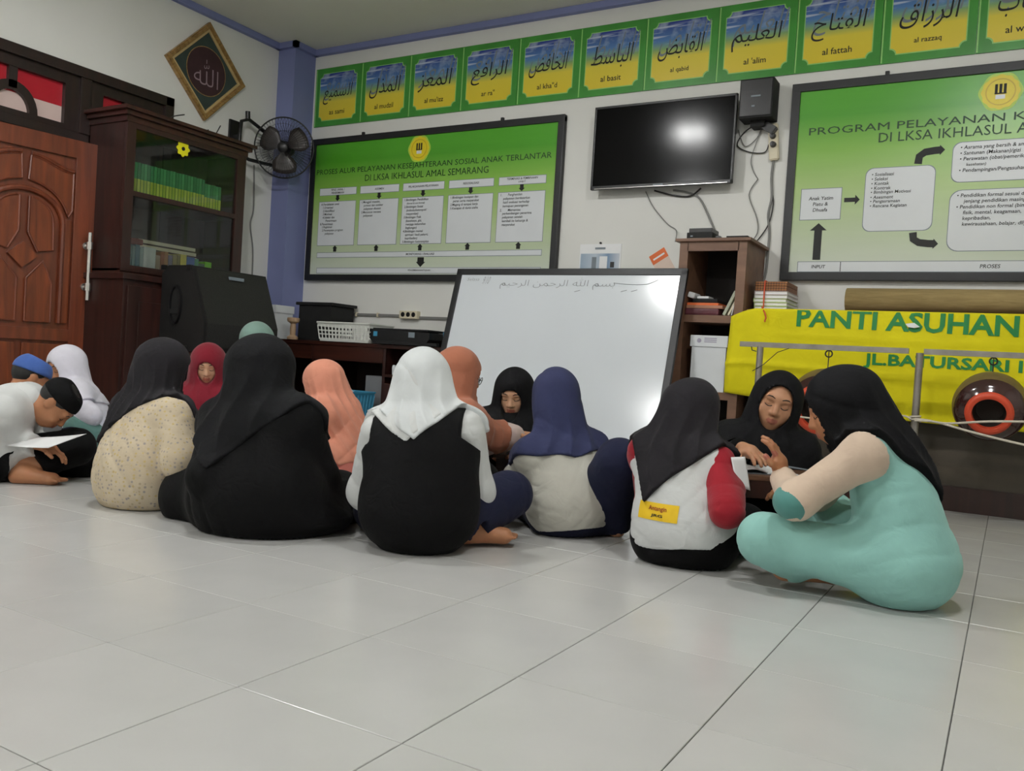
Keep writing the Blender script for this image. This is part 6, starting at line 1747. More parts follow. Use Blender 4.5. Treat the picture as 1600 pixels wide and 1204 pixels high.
def body(t, F, skin, arms='', legs='', hands=(), feet='', ears=False, face=True, h=0.0065):
    """one continuous skin surface: trunk, neck, head and the limbs named"""
    p = F.torso(-0.012, 0.06) + F.neckp() + F.headp(ears, face)
    for S in 'LR':
        p += F.arm(S, -0.006) + F.leg(S, -0.012)
    for S, d, n, cu in hands:
        p += F.hand(S, d, n, cu)
    for S in feet:
        p += F.foot(S)
    f0 = F.headfield(p) if face else field(p)
    f = clipz(f0, 0.002)
    lo, hi = bounds(p, 0.02)
    def mf(C):
        q = F.in_head(C)
        up = (np.abs(q[:, 0]) < .021) & (q[:, 1] > .085) & (q[:, 2] < -.0455) & (q[:, 2] > -.0665) & ((q[:, 2] > -.063) | (np.abs(q[:, 0]) < .016))
        return up.astype(int)
    o = sdf_obj('body', f, lo, hi, h, [skin, LIPS], t, mf if face else None)
    if face:
        for sx in (-1, 1):
            pts = []
            for x, z in ((.014, .034), (.026, .039), (.038, .039), (.047, .033)):
                pts.append(F.hp(sx * x, F.surf_y(f0, sx * x, z) + .0005, z))
            MB().tube(pts, [.0017 * F.hs, .0027 * F.hs, .0024 * F.hs, .001 * F.hs], 6).build('eyebrow', HAIR, t, True)
            pts = []
            for x, z in ((.017, .0035), (.024, -.001), (.031, -.0025), (.038, -.001), (.045, .003)):
                pts.append(F.hp(sx * x, F.surf_y(f0, sx * x, z) + .0003, z))
            MB().tube(pts, .0019 * F.hs, 6).build('eyelashes', HAIR, t, True)
    return o
def garment(t, name, F, prims, m, h=0.009, cut=None, folds=(), under=False):
    """cloth solid around the limbs; cut(P) > 0 is removed; folds: (direction, frequency, amplitude, seed)"""
    b = field(prims)
    def f(P):
        d = b(P)
        for dr, fq, am, sd in folds:
            d = d + am * wrinkle(P, dr, fq, sd)
        if cut is not None:
            d = np.maximum(d, cut(P))
        return np.maximum(d, 0.003 - P[:, 2])
    if under:
        def fu(P):
            d = b(P)
            for dr, fq, am, sd in folds:
                d = d + am * wrinkle(P, dr, fq, sd)
            return d
        F.under.append(fu)
    lo, hi = bounds(prims, 0.03)
    return sdf_obj(name, f, lo, hi, h, m, t)
def hijab(t, F, m, g=0.013, front=0.14, side=0.0, back=0.16, vee=(0.5, 0.5), tip=0.0, fold=0.006, seed=0.0, name='hijab', wo=.054, ho=.080, opening=True, drape=0.05, h=0.007, fvee=0.3, extra=(), arms=False, nf=17, neckr=.062, flare=(.055, .055), fr=.066, gap=.010, zo=-.014):
    """headscarf: cap around the head, fall over neck and shoulders, pointed hem behind, oval opening for the face"""
    s, hs, j = F.s, F.hs, F.J
    R = F.frame(j['chest'], j['neck'])
    tfw = np.array([*F.tf[:2], 0.0])
    p = [el(F.hp(0, -.012, .030), F.H, np.array([.074, .096, .084]) * hs + g, .02),
         el(F.hp(0, .018, -.034), F.H, np.array([.060, .066, .078]) * hs + g * .8, .04),
         rc(F.hp(0, -.022, -.02), j['neck'] - R[2] * .01, .066 * hs + g * .5, neckr * s + g, .05),
         rc(F.hp(0, .014, -.065), j['neck'] - R[2] * .03 + tfw * .03, .058 * hs + g * .5, (neckr + .01) * s + g, .05)]
    if drape:
        p.append(rc(F.hp(0, -.055, .005), j['neck'] * .7 + j['chest'] * .3 - tfw * .035 * s, .050 * hs + g * .5, drape + g, .05))
    for sg, fl in ((-1, flare[0]), (1, flare[1])):
        if fl:
            p.append(rc(F.hp(sg * .026, -.02, .015), j['neck'] + R[0] * sg * fl - R[2] * .02 - tfw * .015, .056 * hs + g, fr * s + g * .5, .05))
    p += F.torso(g + .004, .06, False)
    if arms:
        for S in 'LR':
            p += F.arm(S, g + .008, .05, fore=False)
    else:
        for S in 'LR':
            p.append(rc(j['sh' + S], j['sh' + S] * .55 + j['el' + S] * .45, .052 * s + g + .010, .050 * s + g + .006, .05))
    p += list(extra)
    b = field(p)
    n0 = j['neck']
    H, hd = F.H, j['head']
    up, lat, fw = R[2], R[0], nrm_(tfw - R[2] * (tfw @ R[2]))
    vl, vr = vee if isinstance(vee, (tuple, list)) else (vee, vee)
    def f(P):
        d = b(P)
        q = P - n0
        u, v, w = q @ lat, q @ fw, q @ up
        if F.under:
            idx = np.nonzero((d > -.02) & (d < .12) & (w < .12))[0]
            if len(idx):
                for fu in F.under:
                    d[idx] = smin(d[idx], fu(P[idx]) - gap, .02)
        if fold:
            ang = np.arctan2(u, .03 - v)
            env = np.clip((0.16 - w) / 0.18, 0.0, 1.0)
            x = ang * nf * .5 + 1.3 * np.sin(w * 11 + seed) + seed
            d = d + fold * env * (np.abs(np.sin(x)) * 1.4 - .7) + fold * .45 * wrinkle(P, up * .9 + lat * .5, 30, seed)
        tb = np.clip(.5 - v / .08, 0, 1)
        du = u - tip
        hb = -back + np.where(du < 0, -vl * du, vr * du) + .004 * np.sin(u * 40 + seed)
        hf_ = -front + fvee * np.abs(u)
        hem = hb * tb + hf_ * (1 - tb)
        hem = np.minimum(hem, -side)
        d = np.maximum(d, (hem - w) * .8 / math.sqrt(1 + .5 * max(vl, vr) ** 2))
        qh = (P - hd) @ H.T / hs
        if opening:
            e = (np.sqrt((qh[:, 0] / wo) ** 2 + ((qh[:, 2] - zo) / ho) ** 2) - 1) * min(wo, ho) * hs
            e = np.maximum(e, (.015 - qh[:, 1]) * hs)
            d = np.maximum(d, -e)
        return np.maximum(d, 0.003 - P[:, 2])
    lo, hi = bounds(p, 0.02)
    lo[2] = max(lo[2], n0[2] - max(back, front, side) - 0.10)
    return sdf_obj(name, f, lo, hi, h, m, t)
def person(label, F, group=None):
    p = F.J['pelvis']
    return thing('person', label, 'person', (float(p[0]), float(p[1]), 0.0), group)
def end_cut(a, b, keep, rad=.085):
    """cut plane across a limb a->b at fraction keep (cloth ends there)"""
    d = nrm_(b - a)
    c = a + (b - a) * keep
    return lambda P: np.where(((P - c) ** 2).sum(1) < rad ** 2, (P - c) @ d, -1.0)
# ================================================================== the people
def fig(k):
    d = PPL[k]
    return Fig(d['J'], d['s'], d['hs'], d['tf'], d['hf'], d['pitch'], d['roll'], d['toe'])
FAB = {}
for n_, c_, kw in (('black', (15, 15, 17), {'sheen': .01}), ('charcoal', (31, 29, 32), {'sheen': .03}), ('deepblack', (9, 9, 10), {'sheen': .01}), ('teal', (146, 196, 188), {'sheen': 0.1}), ('tealdark', (86, 138, 132), {}), ('cream', (206, 184, 164), {}),
                  ('white', (208, 210, 210), {}), ('offwhite', (196, 194, 184), {}), ('red', (146, 30, 42), {}), ('navy', (50, 54, 84), {'sheen': .05}), ('navydark', (26, 29, 50), {'sheen': .03}), ('scarfwhite', (212, 216, 218), {'wrinkle': 0.2}),
                  ('peach', (216, 146, 122), {}), ('pinkish', (222, 134, 122), {}), ('rust', (168, 106, 82), {}), ('pinkpale', (206, 184, 178), {}), ('crimson', (116, 26, 40), {}), ('sage', (124, 152, 142), {}), ('greenteal', (98, 134, 128), {}),
                  ('lilac', (222, 220, 232), {}), ('skyblue', (120, 168, 214), {}), ('capblue', (70, 100, 168), {}), ('greyshirt', (120, 122, 124), {})):
    FAB[n_] = fabric('cloth_' + n_, hexc(*c_), **kw)
def dotted():
    N = NT('cloth_floral')
    co = N.coord('Object', (1, 1, 1))
    v = N.n('ShaderNodeTexVoronoi')
    v.inputs['Scale'].default_value = 62
    v.inputs['Randomness'].default_value = 0.55
    N.l(co, v.inputs['Vector'])
    v2 = N.n('ShaderNodeTexNoise')
    v2.inputs['Scale'].default_value = 8
    N.l(co, v2.inputs['Vector'])
    dot = N.ramp(v.outputs['Distance'], [(0.22, (1, 1, 1, 1)), (0.36, (0, 0, 0, 1))])
    hue = N.ramp(v.outputs['Color'], [(0.35, hexc(158, 150, 148)), (0.65, hexc(196, 174, 122))])
    base = N.ramp(v2.outputs[0], [(0.3, hexc(192, 176, 150)), (0.7, hexc(208, 194, 170))])
    N.l(N.mix(dot, base, hue), N.b.inputs['Base Color'])
    N.b.inputs['Roughness'].default_value = 0.85
    N.b.inputs['Specular IOR Level'].default_value = 0.25
    w1 = N.n('ShaderNodeTexNoise')
    w1.inputs['Scale'].default_value = 16
    w1.inputs['Distortion'].default_value = 1.2
    N.l(co, w1.inputs['Vector'])
    N.bump(w1.outputs[0], 0.35, 0.012)
    return N.m
FAB['floral'] = dotted()
Z = np.array([0, 0, 1.0])

def top_cut(F, hem=0.0):
    """shirt hem: cloth ends a little above the floor (hem: height along the trunk above the seat)"""
    j = F.J
    up = nrm_(j['chest'] - j['pelvis'])
    return lambda P: hem - (P - j['pelvis']) @ up
def neck_cut(F, rise=0.03):
    j = F.J
    up = nrm_(j['neck'] - j['chest'])
    c = j['neck'] + up * rise
    return lambda P: (P - c) @ up
def both(*fs):
    return lambda P: np.max([f(P) for f in fs], 0)
def legs_prims(F, g, k=0.06, shank=True):
    p = []
    for S in 'LR':
        p += F.leg(S, g, k, shank)
    j = F.J
    p.append(el(j['pelvis'] - Z * .005, F.frame(j['pelvis'], j['chest']), np.array([.168, .130, .115]) * F.s + g * .8, k))
    return p

# ---- 1 girl in teal, sitting on the right, seen from her left side
F = fig('teal')
J = F.J
t = person('girl in a teal long dress and black headscarf sitting on floor at right', F)
body(t, F, SKIN_D, hands=[('L', Z * .9 + F.tf * .25, F.tf, .45), ('R', F.tf - Z * .3, -Z, .4)], feet='LR', h=.006)
tun = F.torso(.014, .06) + [el(J['pelvis'] + F.tf * -.02 - Z * .03, F.frame(J['pelvis'], J['chest']), np.array([.168, .142, .128]) * F.s, .08),
     el(J['pelvis'] * .55 + J['chest'] * .45 - F.tf * .02, F.frame(J['pelvis'], J['chest']), np.array([.142, .105, .14]) * F.s, .06)]
skirt = legs_prims(F, .018, .055)
garment(t, 'dress', F, tun + skirt, FAB['teal'], .008,
        neck_cut(F, .02),
        [(F.lat * .3 + Z + F.tf * .9, 80, .0022, 1.0), (J['knL'] - J['hpL'] + Z * .4, 90, .0018, 2.0)], under=True)
for S in 'LR':
    sgn = -1 if S == 'L' else 1
    out = nrm_(F.lat * sgn * .8 + nrm_(J['el' + S] - J['sh' + S]) * .6)
    garment(t, 'sleeve', F, F.arm(S, .016, .04) + [el(J['sh' + S], np.eye(3), np.full(3, .074 * F.s), .03)], FAB['cream'], .007,
            both(end_cut(J['el' + S], J['wr' + S], .96), lambda P, c=J['sh' + S], o=out: np.where(((P - c) ** 2).sum(1) < .13 ** 2, -((P - c) @ o) - .004, -1.0)), [(J['el' + S] - J['sh' + S], 90, .0018, 3.0)])
garment(t, 'elbow_cuff', F, [el(J['elL'] + (J['elL'] - J['shL']) * .02, np.eye(3), np.array([.064, .064, .058]), .02)], FAB['tealdark'], .006)
hijab(t, F, FAB['black'], .016, front=.13, fvee=1.2, side=-.06, back=.28, vee=(1.45, .6), tip=.03, fold=.008, seed=.6, drape=.065, wo=.056, nf=15, flare=(.03, .05),
      extra=[rc(F.hp(0, -.065, .02), J['neck'] * .35 + J['chest'] * .65 - F.tf * .075 * F.s, .055, .065, .06)])

# ---- 2 girl with red sleeves
F = fig('red')
J = F.J
t = person('girl in white shirt with red sleeves and black headscarf, back turned', F)
body(t, F, SKIN, hands=[('R', F.tf + Z * .4, -F.lat, .8), ('L', F.tf, -Z, .4)], face=False, h=.010)
sh = garment(t, 'shirt', F, F.torso(.020, .08) + [el(J['pelvis'] + Z * .03, F.frame(J['pelvis'], J['chest']), np.array([.180, .145, .125]) * F.s, .08)],
             FAB['white'], .008, both(neck_cut(F, .02), lambda P: .070 - P[:, 2] + .012 * np.sin(14 * P[:, 0])), [(Z * .8 + F.lat * .5, 80, .0028, .5), (Z * .6 - F.lat * .8, 110, .0025, 1.5)], under=True)
for S in 'LR':
    garment(t, 'red_sleeve', F, [rc(J['neck'] * .25 + J['sh' + S] * .75, J['sh' + S], .066, .064, .03)] + F.arm(S, .016, .04), FAB['red'], .007, end_cut(J['el' + S], J['wr' + S], .95), [(J['el' + S] - J['sh' + S], 75, .003, 1.0)])
garment(t, 'skirt', F, legs_prims(F, .022, .10), FAB['deepblack'], .010, None, [(F.lat, 40, .003, .2)])
hj = hijab(t, F, FAB['charcoal'], .014, front=.12, side=-.02, back=.235, vee=(2.4, 1.05), tip=-.085, fold=.010, seed=2.0, drape=.05, nf=13, gap=.016, flare=(.11, .05),
      extra=[rc(F.hp(-.02, -.06, .0), J['neck'] * .2 + J['chest'] * .8 - F.tf * .075 * F.s - F.lat * .06, .055, .055, .06)])
RED_SHIRT, RED_HIJAB, RED_T, RED_F = sh, hj, t, F

# ---- 3 girl with navy headscarf
F = fig('navy')
J = F.J
t = person('girl in a navy headscarf and off-white shirt, back turned, knee raised', F)
body(t, F, SKIN, hands=[('R', F.tf, -Z, .5), ('L', F.tf, -Z, .4)], feet='R', face=False, h=.010)
garment(t, 'shirt', F, F.torso(.024, .08) + [el(J['pelvis'] + Z * .035, F.frame(J['pelvis'], J['chest']), np.array([.205, .160, .140]) * F.s, .08)], FAB['offwhite'], .008,
        both(neck_cut(F, .02), lambda P: .030 - P[:, 2] + .02 * np.sin(9 * P[:, 0])), [(Z + F.lat * .35, 85, .0025, 1.5), (Z * .7 - F.lat, 115, .002, .4)], under=True)
for S in 'LR':
    garment(t, 'sleeve', F, F.arm(S, .020, .04), FAB['navydark'] if S == 'R' else FAB['offwhite'], .008, end_cut(J['el' + S], J['wr' + S], .95), [(J['el' + S] - J['sh' + S], 75, .003, 1.0)])
garment(t, 'trousers', F, legs_prims(F, .032, .05), FAB['navydark'], .009, end_cut(J['knR'], J['anR'], 1.0), [(Z * .6 + F.lat, 45, .003, .2)])
hijab(t, F, FAB['navy'], .014, front=.12, side=.03, back=.085, vee=.18, fold=.009, seed=4.0, drape=.055, nf=11, arms=True, neckr=.07, flare=(.06, .07))

# ---- 4 girl with white headscarf and black vest
F = fig('white')
J = F.J
t = person('girl with a white headscarf and black vest over white sleeves, back turned', F)
body(t, F, SKIN_D, hands=[('R', F.tf, -Z, .5), ('L', F.tf, -Z, .4)], feet='R', face=False, h=.0085)
for S in 'LR':
    garment(t, 'white_sleeve', F, F.arm(S, .026, .04), FAB['white'], .008, end_cut(J['el' + S], J['wr' + S], .95), [(J['el' + S] - J['sh' + S], 60, .0035, 1.0)])
garment(t, 'vest', F, F.torso(.030, .08) + [el(J['pelvis'] - Z * .01, F.frame(J['pelvis'], J['chest']), np.array([.190, .155, .140]) * F.s, .09),
        el(J['pelvis'] * .5 + J['chest'] * .5, F.frame(J['pelvis'], J['chest']), np.array([.186, .125, .17]) * F.s, .08), el(J['chest'], F.frame(J['chest'], J['neck']), np.array([.180, .115, .13]) * F.s, .06)], FAB['deepblack'], .009, both(neck_cut(F, .02), lambda P: np.where((P - J['neck']) @ nrm_(J['neck'] - J['chest']) > -.40, np.abs((P - J['neck']) @ F.lat) - .165 * F.s - np.maximum(0, -.09 - (P - J['neck']) @ nrm_(J['neck'] - J['chest'])) * 1.6, -1.0)), [(Z + F.lat * .2, 40, .003, .5)], under=True)
garment(t, 'trousers', F, legs_prims(F, .022, .06), FAB['navydark'], .009, end_cut(J['knR'], J['anR'], .93), [(J['knR'] - J['hpR'], 45, .003, .2)])
hijab(t, F, FAB['scarfwhite'], .014, front=.12, side=-.03, back=.105, vee=.9, tip=.0, fold=.009, seed=1.0, drape=.06, nf=13, neckr=.075, flare=(.095, .095), fr=.06)

hijab(t, F, FAB['white'], .009, front=.10, side=-.04, back=.112, vee=.9, tip=-.028, fold=.004, seed=2.0, drape=.055, nf=11, neckr=.07, flare=(.09, .09), fr=.055, gap=.005, name='scarf_underlayer', h=.008)

# ---- 5 woman all in black
F = fig('black')
J = F.J
t = person('woman wholly in black dress and black headscarf, back turned, widest figure', F)
body(t, F, SKIN_L, hands=[('R', F.tf - F.lat * .5, -Z, .5), ('L', F.tf, -Z, .4)], face=True, h=.008)
dr = F.torso(.035, .09) + [el(J['pelvis'] - Z * .01, F.frame(J['pelvis'], J['chest']), np.array([.205, .165, .15]) * F.s, .09), el(J['pelvis'] * .5 + J['chest'] * .5, F.frame(J['pelvis'], J['chest']), np.array([.178, .140, .16]) * F.s, .08)]
dr += legs_prims(F, .040, .10) + [el(J['pelvis'] * [1, 1, 0] + Z * .055 + F.tf * .10 + F.lat * .015, np.stack([F.lat, F.tf, Z]), np.array([.31, .20, .085]), .06)]
for S in 'LR':
    dr += F.arm(S, .030, .03)
garment(t, 'dress', F, dr, FAB['deepblack'], .010, both(neck_cut(F, .02), end_cut(J['elR'], J['wrR'], .95), end_cut(J['elL'], J['wrL'], .95)), [(Z * .3 + F.lat, 70, .006, .5)], under=True)
hijab(t, F, FAB['black'], .022, front=.16, side=-.02, back=.25, vee=(.9, .9), tip=-.06, fold=.008, seed=3.0, drape=.075, nf=11, neckr=.075, flare=(.10, .07),
      extra=[rc(F.hp(0, -.06, .0), J['neck'] * .5 + J['chest'] * .5 - F.tf * .07, .06, .09, .07)])

# ---- 6 girl in the floral tunic
F = fig('beige')
J = F.J
t = person('girl in a beige flowered tunic and black headscarf, back half turned', F)
body(t, F, SKIN, hands=[('R', F.tf, -Z, .5), ('L', F.tf, -Z, .4)], face=False, h=.010)
tn = F.torso(.028, .09) + [el(J['pelvis'] - Z * .012, F.frame(J['pelvis'], J['chest']), np.array([.205, .175, .15]) * F.s, .09), el(J['pelvis'] * .5 + J['chest'] * .5, F.frame(J['pelvis'], J['chest']), np.array([.185, .135, .16]) * F.s, .09)]
for S in 'LR':
    tn += F.arm(S, .030, .04)
garment(t, 'tunic', F, tn, FAB['floral'], .008, both(neck_cut(F, .02), end_cut(J['elR'], J['wrR'], .95), end_cut(J['elL'], J['wrL'], .95)), [(Z + F.lat * .9, 80, .0026, .5), (F.tf + Z * .8, 110, .0018, 2.0)], under=True)
garment(t, 'trousers', F, legs_prims(F, .014, .06), FAB['deepblack'], .010)
hijab(t, F, FAB['charcoal'], .014, front=.10, side=-.05, back=.235, vee=(1.6, .95), tip=-.13, fold=.010, seed=5.0, drape=.05, nf=19, flare=(.07, .04),
      extra=[rc(F.hp(-.01, -.06, .0), J['neck'] - F.lat * .13 - F.tf * .11 - Z * .20, .055, .040, .05)])

# ---- 7 boy writing, white shirt and black cap
F = fig('boy')
J = F.J
t = person('boy in a white shirt and black cap bent over a sheet of paper', F)
body(t, F, SKIN_D, hands=[('R', F.tf - Z * .4, -Z, .5), ('L', F.tf - Z * .2, -Z, .5)], feet='R', ears=True, h=.006)
garment(t, 'shirt', F, F.torso(.026, .08) + F.arm('R', .024, .05) + F.arm('L', .024, .05) + [el(J['pelvis'], F.frame(J['pelvis'], J['chest']), np.array([.185, .155, .14]) * F.s, .08)], FAB['white'], .008,
        both(neck_cut(F, .05), end_cut(J['elR'], J['wrR'], .88), end_cut(J['elL'], J['wrL'], .88)), [(Z + F.tf * .6, 45, .004, .5)], under=True)
garment(t, 'collar', F, [rc(J['neck'] - F.tf * .01, J['neck'] + nrm_(J['head'] - J['neck']) * .03, .072, .062, .02)], FAB['white'], .006, neck_cut(F, .075))
garment(t, 'trousers', F, legs_prims(F, .020, .06), FAB['deepblack'], .009, end_cut(J['knR'], J['anR'], .72, .12), [(J['knR'] - J['hpR'], 45, .003, .2)])
# hair and cap follow the skull
hp_ = [el(F.hp(0, -.014, .032), F.H, np.array([.078, .097, .087]) * F.hs, .02)]
hb_ = field(hp_)
def hair_f(P):
    q = F.in_head(P)
    return np.maximum(hb_(P), np.maximum((q[:, 1] - .045 - .35 * (q[:, 2] - .03)) * F.hs, (-.022 - q[:, 2] + .55 * np.maximum(q[:, 1], -.03)) * F.hs))
lo, hi = bounds(hp_, .02)
sdf_obj('hair', hair_f, lo, hi, .006, HAIR, t)
cp_ = [el(F.hp(0, -.012, .040), F.H, np.array([.084, .103, .092]) * F.hs, .02)]
cb_ = field(cp_)
def cap_f(P):
    q = F.in_head(P)
    return np.maximum(np.maximum(cb_(P), (.035 - q[:, 2] + .25 * q[:, 1]) * F.hs), (q[:, 2] - .112) * F.hs)
lo, hi = bounds(cp_, .02)
sdf_obj('cap', cap_f, lo, hi, .006, FAB['deepblack'], t)
BOY = F

# ---- 8 boy with blue cap behind him
F = fig('bluecap')
J = F.J
t = person('boy with a bright blue cap and grey shirt sitting behind the writing boy', F)
body(t, F, SKIN_D, hands=[('R', F.tf, -Z, .5)], ears=True, face=True, h=.009)
garment(t, 'shirt', F, F.torso(.022, .08) + F.arm('R', .02, .05) + F.arm('L', .02, .05), FAB['greyshirt'], .011, neck_cut(F, .02), [(Z + F.tf * .6, 45, .003, .5)], under=True)
garment(t, 'trousers', F, legs_prims(F, .018, .06), FAB['navydark'], .012)
hp2 = [el(F.hp(0, -.014, .030), F.H, np.array([.078, .098, .088]) * F.hs, .02)]
hb2 = field(hp2)
def hair2(P):
    q = F.in_head(P)
    return np.maximum(hb2(P), np.maximum((q[:, 1] - .04 - .4 * (q[:, 2] - .03)) * F.hs, (-.045 - q[:, 2] + .5 * np.maximum(q[:, 1], -.03)) * F.hs))
lo, hi = bounds(hp2, .02)
sdf_obj('hair', hair2, lo, hi, .007, HAIR, t)
cp2 = [el(F.hp(0, -.012, .045), F.H, np.array([.090, .108, .100]) * F.hs, .02)]
cb2 = field(cp2)
def cap2(P):
    q = F.in_head(P)
    return np.maximum(np.maximum(cb2(P), (.040 - q[:, 2] + .15 * q[:, 1]) * F.hs), (q[:, 2] - .120) * F.hs)
lo, hi = bounds(cp2, .02)
sdf_obj('cap', cap2, lo, hi, .007, FAB['capblue'], t)

# ---- 9 girl in white headscarf by the door
F = fig('whitegirl')
J = F.J
t = person('girl in a white headscarf and grey-green trousers sitting before the door', F)
body(t, F, SKIN_D, hands=[('L', F.tf - Z * .3, -Z, .5), ('R', F.tf, -Z, .5)], face=True, h=.007)
garment(t, 'shirt', F, F.torso(.022, .08) + F.arm('R', .02, .05) + F.arm('L', .02, .05), FAB['lilac'], .009, neck_cut(F, .02), [(Z + F.tf * .6, 45, .003, .5)], under=True)
garment(t, 'trousers', F, legs_prims(F, .022, .06), FAB['greenteal'], .009, None, [(Z + F.tf * .6, 45, .003, .5)])
hijab(t, F, FAB['lilac'], .014, front=.18, side=.06, back=.16, vee=.2, arms=True, fold=.004, seed=1.0, drape=.07, nf=11, wo=.055)

# ---- 10 child in crimson headscarf
F = fig('redchild')
J = F.J
t = person('small child in a crimson headscarf looking down, between two black scarves', F)
body(t, F, SKIN_L, hands=[('L', F.tf - Z * .3, -Z, .5), ('R', F.tf, -Z, .5)], face=True, h=.006)
garment(t, 'shirt', F, F.torso(.022, .08) + F.arm('R', .02, .05) + F.arm('L', .02, .05), FAB['skyblue'], .009, neck_cut(F, .02), under=True)
garment(t, 'skirt', F, legs_prims(F, .022, .10), FAB['skyblue'], .010)
hijab(t, F, FAB['crimson'], .013, front=.16, side=.05, back=.16, vee=.2, fold=.004, seed=1.0, drape=.07, nf=11, wo=.052, ho=.072)

# ---- 11 sage headscarf at the back
F = fig('sage')
J = F.J
t = person('person in a sage green headscarf mostly hidden behind the woman in black', F)
body(t, F, SKIN, hands=[('L', F.tf - Z * .3, -Z, .5), ('R', F.tf, -Z, .5)], face=True, h=.0085)
garment(t, 'dress', F, F.torso(.022, .08) + F.arm('R', .02, .05) + F.arm('L', .02, .05) + legs_prims(F, .022, .10), FAB['greenteal'], .013, neck_cut(F, .02), under=True)
hijab(t, F, FAB['sage'], .014, front=.18, side=.06, back=.16, vee=.2, fold=.004, seed=1.0, drape=.07, nf=11)

# ---- 12 girl in peach headscarf
F = fig('peach')
J = F.J
t = person('girl in a long peach headscarf sitting sideways behind the woman in black', F)
body(t, F, SKIN_L, hands=[('L', F.tf * .6 - Z * .5, -Z, .5), ('R', F.tf, -Z, .5)], feet='L', face=True, h=.008)
garment(t, 'dress', F, F.torso(.024, .08) + F.arm('R', .022, .05) + F.arm('L', .022, .05) + legs_prims(F, .026, .10), FAB['pinkish'], .009, neck_cut(F, .02), [(Z + F.tf * .6, 45, .004, .5)], under=True)
hijab(t, F, FAB['peach'], .015, front=.22, side=.16, back=.36, vee=.25, fold=.008, seed=2.0, drape=.06, nf=21, arms=True,
      extra=[rc(F.hp(0, -.05, .0), J['pelvis'] - F.tf * .09 + Z * .06, .06, .075, .07)])

# ---- 13 girl in rust headscarf with glasses
F = fig('brown')
J = F.J
t = person('girl in a rust brown headscarf with glasses, seen from the side', F)
body(t, F, SKIN, hands=[('R', F.tf - Z * .2, -Z, .5), ('L', F.tf, -Z, .5)], face=True, h=.007)
garment(t, 'blouse', F, F.torso(.022, .08) + F.arm('R', .028, .05) + F.arm('L', .024, .05), FAB['pinkpale'], .009, both(neck_cut(F, .02), end_cut(J['elR'], J['wrR'], .93)), [(Z + F.tf * .6, 50, .004, .5)], under=True)
garment(t, 'skirt', F, legs_prims(F, .022, .10), FAB['deepblack'], .010)
hijab(t, F, FAB['rust'], .014, front=.17, side=.03, back=.16, vee=.2, fold=.005, seed=2.5, drape=.08, nf=13, wo=.054)
g = MB()
for sx in (-1, 1):
    g.tube([F.hp(sx * .032 + .022 * math.cos(a), .108, .008 + .019 * math.sin(a)) for a in np.linspace(0, 2 * math.pi, 21)], .0016, 5, False)
    g.tube([F.hp(sx * .054, .107, .012), F.hp(sx * .074, .06, .012), F.hp(sx * .078, 0, .008)], .0015, 5)
g.tube([F.hp(-.010, .110, .012), F.hp(.010, .110, .012)], .0015, 5)
tag(g.build('glasses', M['black'], t, True), 'thin black glasses')

# ---- 14 girl in black headscarf facing the camera, looking down
F = fig('blackface')
J = F.J
t = person('girl in black headscarf facing the camera, looking down before the whiteboard', F)
body(t, F, SKIN_L, hands=[('R', F.tf, -Z, .5), ('L', F.tf, -Z, .5)], face=True, h=.0055)
garment(t, 'dress', F, F.torso(.022, .08) + F.arm('R', .022, .05) + F.arm('L', .022, .05) + legs_prims(F, .022, .10), FAB['deepblack'], .010, neck_cut(F, .02), under=True)
hijab(t, F, FAB['black'], .013, front=.20, side=.08, back=.18, vee=.2, arms=True, fold=.004, seed=1.0, drape=.07, nf=11, wo=.052, ho=.076)

# ---- 15 girl in black facing the camera on the right
F = fig('facer')
J = F.J
t = person('girl all in black facing the camera with tilted head before the drum', F)
body(t, F, SKIN, hands=[('R', F.tf + F.lat * -.6 - Z * .2, -Z, .4), ('L', F.tf, -Z, .5)], face=True, h=.0050)
garment(t, 'dress', F, F.torso(.022, .08) + F.arm('R', .024, .05) + F.arm('L', .024, .05) + legs_prims(F, .026, .10), FAB['deepblack'], .009, both(neck_cut(F, .02), end_cut(J['elR'], J['wrR'], .93), end_cut(J['elL'], J['wrL'], .93)), [(Z + F.lat * .6, 45, .003, .5)], under=True)
hijab(t, F, FAB['black'], .013, front=.20, side=.08, back=.18, vee=.2, arms=True, fold=.004, seed=2.0, drape=.07, nf=11, wo=.062, ho=.090, zo=-.006)
# ================================================================== small things among the people
VR = np.array([0.8655, 0.5009, 0.0])       # along the groups
VF = np.array([-0.5009, 0.8655, 0.0])
def obox(c, hx, hy, z0, z1, ax=VR, bev=0.004):
    """upright box, half sizes hx along ax and hy across it"""
    ay = np.array([-ax[1], ax[0], 0])
    k = MB().box(-hx, hx, -hy, hy, z0, z1, bev)
    k.v = [tuple(np.array([c[0], c[1], 0]) + ax * p[0] + ay * p[1] + np.array([0, 0, p[2]])) for p in k.v]
    return k
def low_table(c, label, hx=0.30, hy=0.17, h=0.29, ax=VR):
    t = thing('low_table', label, 'table', (c[0], c[1], 0), 'low floor tables')
    ay = np.array([-ax[1], ax[0], 0])
    wm = wood('low_table_wood', hexc(84, 56, 40), hexc(112, 78, 56), 0.4, 'X')
    obox(c, hx, hy, h - 0.018, h, ax).build('table_top', wm, t)
    for sy in (-1, 1):
        q = np.array([c[0], c[1], 0]) + ay * sy * (hy - 0.012)
        obox(q, hx - 0.03, 0.008, h - 0.085, h - 0.018, ax, 0).build('apron', M['dark'], t)
    for sx in (-1, 1):
        q = np.array([c[0], c[1], 0]) + ax * sx * (hx - 0.03)
        obox(q, 0.010, hy - 0.03, h - 0.085, h - 0.018, ax, 0).build('end_rail', M['dark'], t)
        for sy in (-1, 1):
            q2 = q + ay * sy * (hy - 0.025)
            obox(q2, 0.016, 0.014, 0.0, h - 0.02, ax, 0.002).build('leg', M['dark'], t)
    return t
